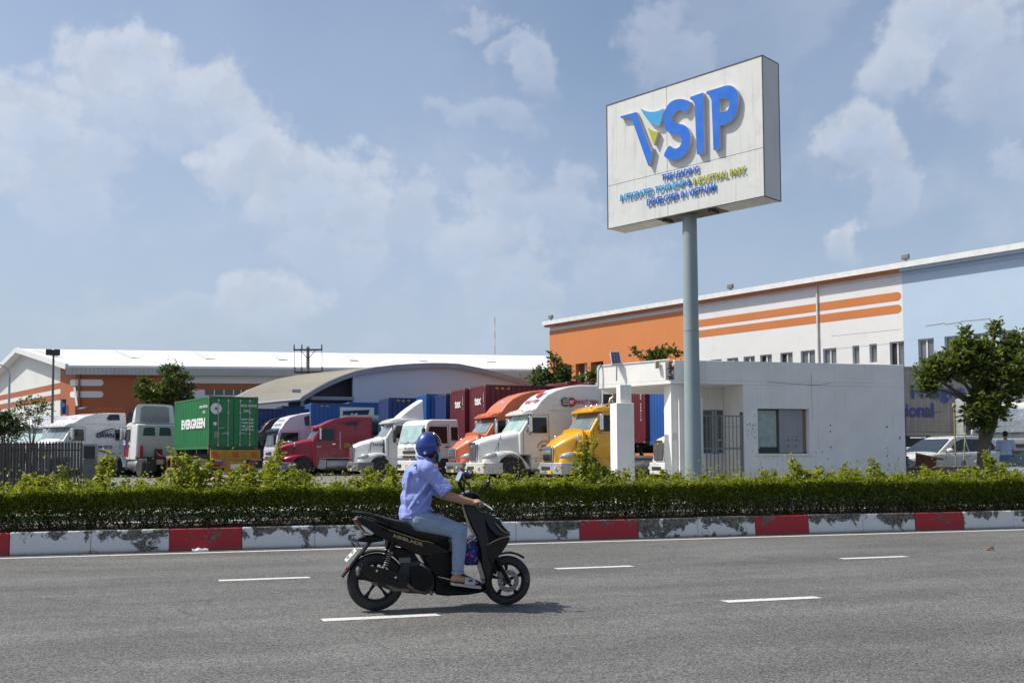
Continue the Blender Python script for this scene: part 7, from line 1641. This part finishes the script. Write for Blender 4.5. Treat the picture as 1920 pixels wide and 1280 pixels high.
MB().prism([c_ + Vector((.006 + .40 * z - .22 * y, y * .92, z * .92)) for y, z in ((-.052, -.03), (-.035, -.05), (.035, -.05), (.052, -.03), (.056, .03), (.035, .052), (-.035, .052), (-.05, .035))], (.002, 0, 0)).build('mirror_glass', M('mirror_glass', (.9, .92, .94), .03, 1, 0), m_, smooth=0)
fg = [(1.278 + .283 * math.cos(a), .242 + .283 * math.sin(a)) for a in np.linspace(R(52), R(140), 12)]; fi_ = [(1.278 + .262 * math.cos(a), .242 + .262 * math.sin(a)) for a in np.linspace(R(140), R(52), 12)]
MB().profile([(x, z, .058) for x, z in fg + fi_], .058).build('front_fender', BKP, bike, bevel=.006)
MB().profile([(1.10, .50, .055), (1.18, .53, .055), (1.20, .40, .055), (1.16, .30, .05), (1.12, .36, .05)], .05).build('fender_stay', BKM, bike, bevel=.01)
for s in (1, -1): MB().tube([(1.135, s * .078, .50), (1.20, s * .078, .38), (1.285, s * .078, .225)], [.018, .022, .02], 10).build('fork', BKM, bike)
MB().tube([(1.278, -.09, .242), (1.278, .09, .242)], .012, 10).build('axle', ALLOY, bike); MB().tube([(0, -.11, .274), (0, .10, .274)], .012, 10).build('axle', ALLOY, bike)
# gold lettering along the tail
ld = Vector((.565 - .116, 0, -.150)).normalized(); lu = Vector((0, -.02, 1)); ln_ = Vector((0, -1, 0)); 
mw = Matrix(((ld.x, -.28, 0, .285), (0, 0, -1, -.150), (ld.z, .96, 0, .655), (0, 0, 0, 1)))
text('lettering', 'AIRBLADE', .05, GOLD, bike, mw, .002, .0012, .30, world=False)
MB().tube([(.10, -.132, .770), (.30, -.146, .700), (.40, -.150, .664), (.47, -.154, .652), (.53, -.154, .632)], [.002, .004, .004, .004, .002], 6).build('pinstripe', GOLD, bike)
# phone holder and round ornament fixed to the left mirror stem
orn = thing('phone_holder', 'phone clamp with a round dark ornament above the scooter handlebar', 'phone holder', (BX0 + .86, BY0 + .03, 1.105))
MB().box(-.03, .0, -.04, .04, .02, .115).build('clamp', BKM, orn, bevel=.008, rot=(0, R(-18), 0)); MB().tube([(.0, 0, -.02), (.0, 0, .10), (.03, 0, .15)], .008, 6).build('stem', BKM, orn)
NAVY = M('ornament_navy', (.012, .014, .035), .3, coat=.5); ob = MB().ball((.045, 0, .175), (.058, .052, .052), 16, 10).build('ball', NAVY, orn)
for y, a in ((-.034, .055), (.03, .03)): MB().lathe([(.006, 0), (.017, -.002), (.018, .004)], 'y', 14, (.05 if y < 0 else .015, y - .018, .195)).build('disc', M('disc_white', (.7, .7, .72), .4), ob)
MB().prism([(.01, -.005, .215), (-.05, -.005, .245), (-.015, -.005, .195)], (0, .01, 0)).build('fin', NAVY, ob, bevel=.003)
# flowered bag hanging in the step-through
def flower_mat():
    m = bpy.data.materials.new('bag_flowers'); m.use_nodes = True; T = NT(m.node_tree); b = T.n['Principled BSDF']; P = T.node('ShaderNodeTexCoord').outputs['Object']
    v = T.node('ShaderNodeTexVoronoi'); T.put(v.inputs['Vector'], P); v.inputs['Scale'].default_value = 27
    f = T.math('LESS_THAN', v.outputs['Distance'], .36); h = T.xyz(v.outputs['Color'])[0]; ctr = T.math('LESS_THAN', v.outputs['Distance'], .13)
    c = T.mix(T.math('GREATER_THAN', h, .55), (.12, .09, .55), (.62, .05, .22)); c = T.mix(T.math('LESS_THAN', h, .22), c, (.10, .22, .12))
    c = T.mix(f, (.022, .018, .17), c); c = T.mix(T.math('MULTIPLY', ctr, T.math('GREATER_THAN', h, .4)), c, (.6, .42, .06))
    T.put(b.inputs['Base Color'], c); b.inputs['Roughness'].default_value = .6; return m
bag = thing('shoulder_bag', 'navy flower-print bag hanging in front of the rider\'s knee', 'bag', (BX0 + .92, BY0 - .03, .40))
rings = []
for z, w, d in ((0, .066, .035), (.02, .074, .055), (.10, .076, .062), (.18, .07, .05), (.235, .06, .03), (.25, .055, .015)):
    rings.append([(w * math.copysign(abs(math.cos(a)) ** .6, math.cos(a)) + .012 * mnoise.noise((z * 20, a, 1)), d * math.copysign(abs(math.sin(a)) ** .7, math.sin(a)) + .01 * mnoise.noise((a * 2, z * 15, 4)), z) for a in np.linspace(0, 2 * PI, 20, endpoint=False)])
MB().loft(rings).build('bag_body', flower_mat(), bag, smooth=60, mods=(('SUBSURF', dict(levels=1, render_levels=1)),))
SILV = M('silver_wrap', (.62, .63, .66), .22, .7, .3, vs=12, bump=.8, bs=30)
for a, b in (((-.06, -.02, .20), (.02, -.02, .265)), ((-.05, -.04, .22), (.045, -.05, .285)), ((.0, -.03, .255), (.05, -.03, .235)), ((-.035, .0, .235), (.03, .0, .29))): MB().tube([a, b], .009, 6).build('handle_strip', SILV, bag)
MB().tube([(-.05, -.01, .24), (-.01, .0, .29), (.05, -.01, .25)], .006, 6).build('strap', NAVY, bag)

# ------------------------------------------------------------------ rider
V = Vector
def rider():
    X = lambda x, y, z: V((x, y, z))
    sk = [('b', X(.525, 0, 1.535), (.098, .074, .115)), ('b', X(.555, 0, 1.465), (.062, .055, .068)), ('b', X(.622, 0, 1.515), (.018, .014, .022)), ('c', X(.455, 0, 1.38), X(.495, 0, 1.47), .058, .054)]
    for s in (1, -1): sk.append(('b', X(.505, s * .078, 1.505), (.022, .012, .032)))
    turn = Matrix.Rotation(R(20), 3, 'Z'); piv = V((.505, 0, 0))           # head turned towards the yard
    sk = [(p[0], piv + turn @ (p[1] - piv), p[2], turn) if p[0] == 'b' else p for p in sk]
    for s in (1, -1):
        sk += [('c', X(.46, s * .17, 1.335), X(.655, s * .245, 1.085), .052, .043), ('c', X(.655, s * .245, 1.085), X(.77, s * .262, 1.045), .045, .040), ('c', X(.77, s * .262, 1.045), X(.885, s * .275, 1.018), .038, .029)]
        sk += [('c', X(.885, s * .275, 1.018), X(.925, s * .285, 1.020), .030, .030), ('b', X(.918, s * .292, 1.018), (.034, .042, .020))]
        for k in range(4):
            y = s * (.262 + .022 * k); sh = -.004 * abs(k - 1)
            for p, q, r0, r1 in ((X(.935, y, 1.024), X(.966 + sh, y, 1.018), .0105, .010), (X(.966 + sh, y, 1.018), X(.972 + sh, y, .988), .010, .0092), (X(.972 + sh, y, .988), X(.950, y, .970), .0092, .0085)): sk.append(('c', p, q, r0, r1))
        sk += [('c', X(.895, s * .262, 1.010), X(.925, s * .246, .988), .013, .0115), ('c', X(.925, s * .246, .988), X(.955, s * .250, .972), .0115, .0095)]
        sk += [('c', X(.38, s * .10, .845), X(.765, s * .185, .735), .07, .05), ('c', X(.765, s * .185, .735), X(.745, s * .20, .36), .055, .042), ('c', X(.745, s * .20, .36), X(.735, s * .20, .32), .040, .036), ('b', X(.715, s * .20, .30), (.034, .032, .034)), ('c', X(.73, s * .20, .305), X(.87, s * .215, .272), .036, .030), ('b', X(.87, s * .213, .268), (.05, .045, .022))]
        for k in range(5): sk.append(('c', X(.90, s * (.178 + .017 * k), .262), X(.945 - .009 * k, s * (.178 + .018 * k), .250), .0115 if k == 0 else .0085, .011 if k == 0 else .0075))
    sk += [('b', X(.40, 0, 1.15), (.12, .155, .24)), ('b', X(.37, 0, .90), (.11, .14, .09)), ('c', X(.44, -.15, 1.33), X(.44, .15, 1.33), .06, .06)]
    man = blob(sk, 'person', SKIN, None, .0062, 3); man.location = (BX0, BY0, 0)
    tag(man, 'scooter rider in periwinkle shirt, pale jeans and blue half helmet, seen from behind', 'person')
    SH = M('shirt_periwinkle', (.265, .325, .68), .85, var=.05, vs=7, bump=.75, bs=13)
    sh = [('b', X(.375, 0, .935), (.155, .185, .115)), ('b', X(.385, 0, 1.05), (.152, .182, .15)), ('b', X(.405, 0, 1.20), (.158, .195, .17)), ('b', X(.40, 0, 1.29), (.13, .19, .11)), ('c', X(.437, -.155, 1.345), X(.437, .155, 1.345), .077, .077), ('c', X(.452, 0, 1.37), X(.468, 0, 1.435), .082, .066), ('b', X(.30, 0, .90), (.082, .165, .055))]
    for s in (1, -1):
        sh += [('c', X(.462, s * .185, 1.335), X(.575, s * .228, 1.195), .078, .070), ('t', X(.575, s * .228, 1.195), X(.642, s * .254, 1.112), .070, .075)]
    # cloth folds: raised rolls just under the surface
    for a, b, r0 in (((.29, -.15, 1.30), (.262, -.10, 1.06), .026), ((.45, -.20, 1.20), (.30, -.165, .98), .024), ((.49, -.185, 1.12), (.35, -.18, .93), .022), ((.26, -.10, 1.05), (.28, -.14, .90), .028), ((.37, -.19, 1.02), (.52, -.12, .94), .022), ((.31, -.17, .92), (.50, -.15, .97), .018), ((.53, -.235, 1.30), (.62, -.315, 1.13), .016), ((.47, -.245, 1.28), (.56, -.315, 1.12), .015), ((.33, -.165, 1.37), (.45, -.12, 1.425), .016), ((.225, -.1, .88), (.30, -.17, .875), .02)):
        sh.append(('c', V(a) + V((.009, .006 if a[1] < 0 else -.004, 0)), V(b) + V((.009, .006 if b[1] < 0 else -.004, 0)), r0 * .85, r0 * .6))
    s_o = blob(sh, 'shirt', SH, man, .0075, 5, disp=(.009, .06))
    MB().tube([(.452 + .072 * math.cos(a) + .012, .066 * math.sin(a), 1.432 - .028 * math.cos(a)) for a in np.linspace(.5, 2 * PI - .5, 20)], [.011] * 20, 8).build('collar', SH, man, smooth=60)
    k_ = MB(); k_.tube([V(p).lerp(V(q), u) for p, q in zip([(.35, -.045, 1.42), (.29, -.05, 1.35), (.255, -.045, 1.25), (.24, -.04, 1.10)], [(.29, -.05, 1.35), (.255, -.045, 1.25), (.24, -.04, 1.10), (.215, -.035, .87)]) for u in np.linspace(0, 1, 9)[:-1]], .0035, 5)
    k_.build('back_seam', M('shirt_seam', (.13, .15, .40), .9), man, mods=(('SHRINKWRAP', dict(target=s_o, wrap_method='NEAREST_SURFACEPOINT', wrap_mode='ABOVE_SURFACE', offset=.0012)),))
    sm = MB()
    for a, b in zip([(.285, -.035, 1.375), (.262, -.03, 1.30), (.245, -.028, 1.18), (.238, -.025, 1.05), (.232, -.02, .93)], [(.262, -.03, 1.30), (.245, -.028, 1.18), (.238, -.025, 1.05), (.232, -.02, .93), (.225, -.02, .88)]): sm.bar(a, b, .004, .004)
    JN = M('jeans_washed', (.24, .315, .43), .85, var=.16, vs=7, bump=.6, bs=20, dirt=.25, dirtcol=(.38, .43, .50))
    je = [('b', X(.375, 0, .875), (.155, .178, .085))]
    for s in (1, -1):
        je += [('c', X(.40, s * .105, .85), X(.60, s * .155, .80), .105, .092), ('c', X(.60, s * .155, .80), X(.768, s * .188, .742), .092, .075), ('c', X(.768, s * .188, .742), X(.765, s * .195, .62), .078, .070), ('c', X(.765, s * .195, .62), X(.752, s * .20, .395), .070, .058)]
        for a, b, r0 in (((.70, .235, .70), (.80, .225, .655), .016), ((.69, .225, .66), (.79, .235, .61), .014), ((.72, .25, .45), (.80, .235, .42), .012), ((.71, .245, .50), (.79, .24, .48), .011), ((.47, .20, .90), (.60, .225, .86), .016), ((.45, .20, .84), (.56, .235, .80), .016)):
            je.append(('c', X(a[0], s * a[1], a[2]), X(b[0], s * b[1], b[2]), r0, r0 * .8))
    blob(je, 'jeans', JN, man, .0075, 4, disp=(.010, .06))
    for s in (1, -1): MB().lathe([(.050, -.006), (.060, -.006), (.061, .018), (.052, .018)], 'z', 22, (.750, s * .20, .352)).build('jeans_hem', JN, man, smooth=50)
    SAN = M('sandal_grey', (.42, .41, .39), .7, var=.15, vs=9)
    for s in (1, -1):
        so_ = MB().prism([(x, s * y, .268 - (x - .68) * .155) for x, y in ((.68, .165), (.70, .155), (.80, .162), (.90, .158), (.965, .175), (.975, .21), (.955, .252), (.88, .262), (.78, .245), (.70, .24), (.68, .225))], (.004, 0, -.026)).build('sandal', SAN, man, bevel=.006)
        rg = []
        for x in (.80, .83, .87, .90): rg.append([(x + .012 * math.sin(a), s * (.208 + .056 * math.cos(a)), .268 - (x - .68) * .155 + .058 * math.sin(a) * (1.06 - (x - .8) * 1.5)) for a in np.linspace(0, PI, 11)])
        MB().loft(rg, False, False).build('sandal_strap', SAN, so_, smooth=60, mods=(('SOLIDIFY', dict(thickness=.007, offset=1)),))
        MB().box(.84, .88, s * .266, s * .269, .275, .295).build('sandal_logo', INK, so_)
    # half helmet: shell, dark front visor, straps
    HB = M('helmet_blue', (.025, .055, .27), .28, .25, .06, coat=.5); HD = M('helmet_visor', (.018, .02, .024), .10, 0, .2, spec=.8)
    def shell(c, r, keep, n=36, m=24):
        rings = []
        mb = MB(); mb.ball(c, r, n, m); vs = mb.v; ok = [keep(V(p)) for p in vs]; idx = {}; out = MB()
        for i, p in enumerate(vs):
            if ok[i]: idx[i] = len(out.v); out.v.append(p)
        out.f = [tuple(idx[i] for i in f) for f in mb.f if len(f) == 4 and all(ok[i] for i in f)]; return out
    hc = V((.503, 0, 1.555)); solid = (('SOLIDIFY', dict(thickness=.010, offset=-1)),)
    low = lambda p: 1.462 + max(0, (p.x - .47)) * .42
    he = shell(hc, (.126, .108, .138), lambda p: p.z > low(p) and p.x < .548).build('helmet', HB, man, smooth=60, mods=solid)
    shell(hc, (.136, .114, .142), lambda p: p.z > low(p) + .035 and p.x > .530).build('visor', HD, he, smooth=60, mods=solid)
    shell(hc, (.1275, .1095, .1395), lambda p: 1.545 < p.z - (p.x - .5) * .12 < 1.556 and p.x < .545, 48, 60).build('helmet_groove', BLACK, he, smooth=60, mods=(('SOLIDIFY', dict(thickness=.002, offset=1)),))
    shell(hc, (.1285, .110, .139), lambda p: p.z < low(p) + .012 and p.z > low(p) - .012 and p.x < .56, 48, 60).build('helmet_rim', BLACK, he, smooth=60, mods=(('SOLIDIFY', dict(thickness=.004, offset=1)),))
    MB().lathe([(.010, 0), (.010, -.006), (.004, -.008)], 'y', 12, (.55, -.111, 1.585)).build('visor_screw', ALLOY, he)
    MB().box(.405, .425, -.092, -.088, 1.475, 1.50).build('sticker', W_PAINT, he)
    for s in (1, -1):
        MB().tube([(.535, s * .100, 1.50), (.548, s * .088, 1.455), (.575, s * .058, 1.405), (.59, s * .02, 1.388)], .0075, 6).build('chin_strap', BLACK, he); MB().tube([(.49, s * .098, 1.475), (.53, s * .092, 1.44), (.56, s * .075, 1.42)], .006, 6).build('chin_strap', BLACK, he)
    mk = MB(); mk.ball((.572, 0, 1.455), (.060, .064, .062), 20, 14)
    shell(V((.568, 0, 1.452)), (.066, .066, .066), lambda p: p.x > .57 and p.z < 1.50).build('face_mask', M('mask_light_blue', (.28, .52, .68), .8, var=.06), man, smooth=60, mods=(('SOLIDIFY', dict(thickness=.004, offset=1)),))
    for s in (1, -1): MB().tube([(.575, s * .066, 1.475), (.54, s * .080, 1.50), (.505, s * .085, 1.515)], .0025, 5).build('mask_loop', W_PAINT, man)
    blob([('b', X(.495, 0, 1.505), (.088, .081, .085))], 'hair', HAIR, man, .010, 2)
    # eyes
    for s in (1, -1): MB().ball((.606, s * .032, 1.535), (.010, .013, .010), 10, 6).build('eye', M('eye_white', (.6, .6, .58), .3), man); MB().ball((.613, s * .032, 1.535), (.005, .006, .006), 8, 5).build('pupil', BLACK, man)
    for o in [x for x in bpy.data.objects if x.parent == man]:
        if o.name.split('.')[0] in ('helmet', 'face_mask', 'mask_loop', 'eye', 'pupil') or (o.name.startswith('hair')):
            o.rotation_euler = (0, 0, R(20)); o.location = piv - turn @ piv
    return man
rider()

# ------------------------------------------------------------------ litter on the road
p = on_z(1857, 1031, 0); lf = thing('dead_leaf', 'curled dead brown leaf lying on the asphalt at right', 'leaf', p)
lf.scale = (.5, .5, .5)
MB().loft([[(-.16, -.05, .0), (-.1, .06, .05), (.0, .10, .02)], [(-.03, -.06, .05), (.02, .02, .11), (.10, .07, .06)], [(.10, -.04, .03), (.14, .02, .12), (.17, .04, .16)]], False, False).build('blade', M('dead_leaf', (.17, .10, .045), .8, var=.4, vs=9), lf, smooth=60, mods=(('SOLIDIFY', dict(thickness=.004)),))
p = on_z(375, 1033, 0); pb = thing('plastic_bag', 'crumpled clear plastic scrap lying against the red kerb block', 'litter', p)
pb.scale = (.75, .8, .75)
rg = []
for i in range(6): rg.append([(-.16 + .065 * i + .03 * mnoise.noise((i, j * .7, 2)), .05 * math.cos(j * PI / 5) , .002 + abs(.055 * math.sin(j * PI / 5) * (1 + .8 * mnoise.noise((i * 1.3, j, 5))))) for j in range(6)])
MB().loft(rg, False, False).build('scrap', M('plastic_scrap', (.62, .63, .63), .3, var=.2, vs=20), pb, smooth=20)
tf = on_z(540, 1040, 0)
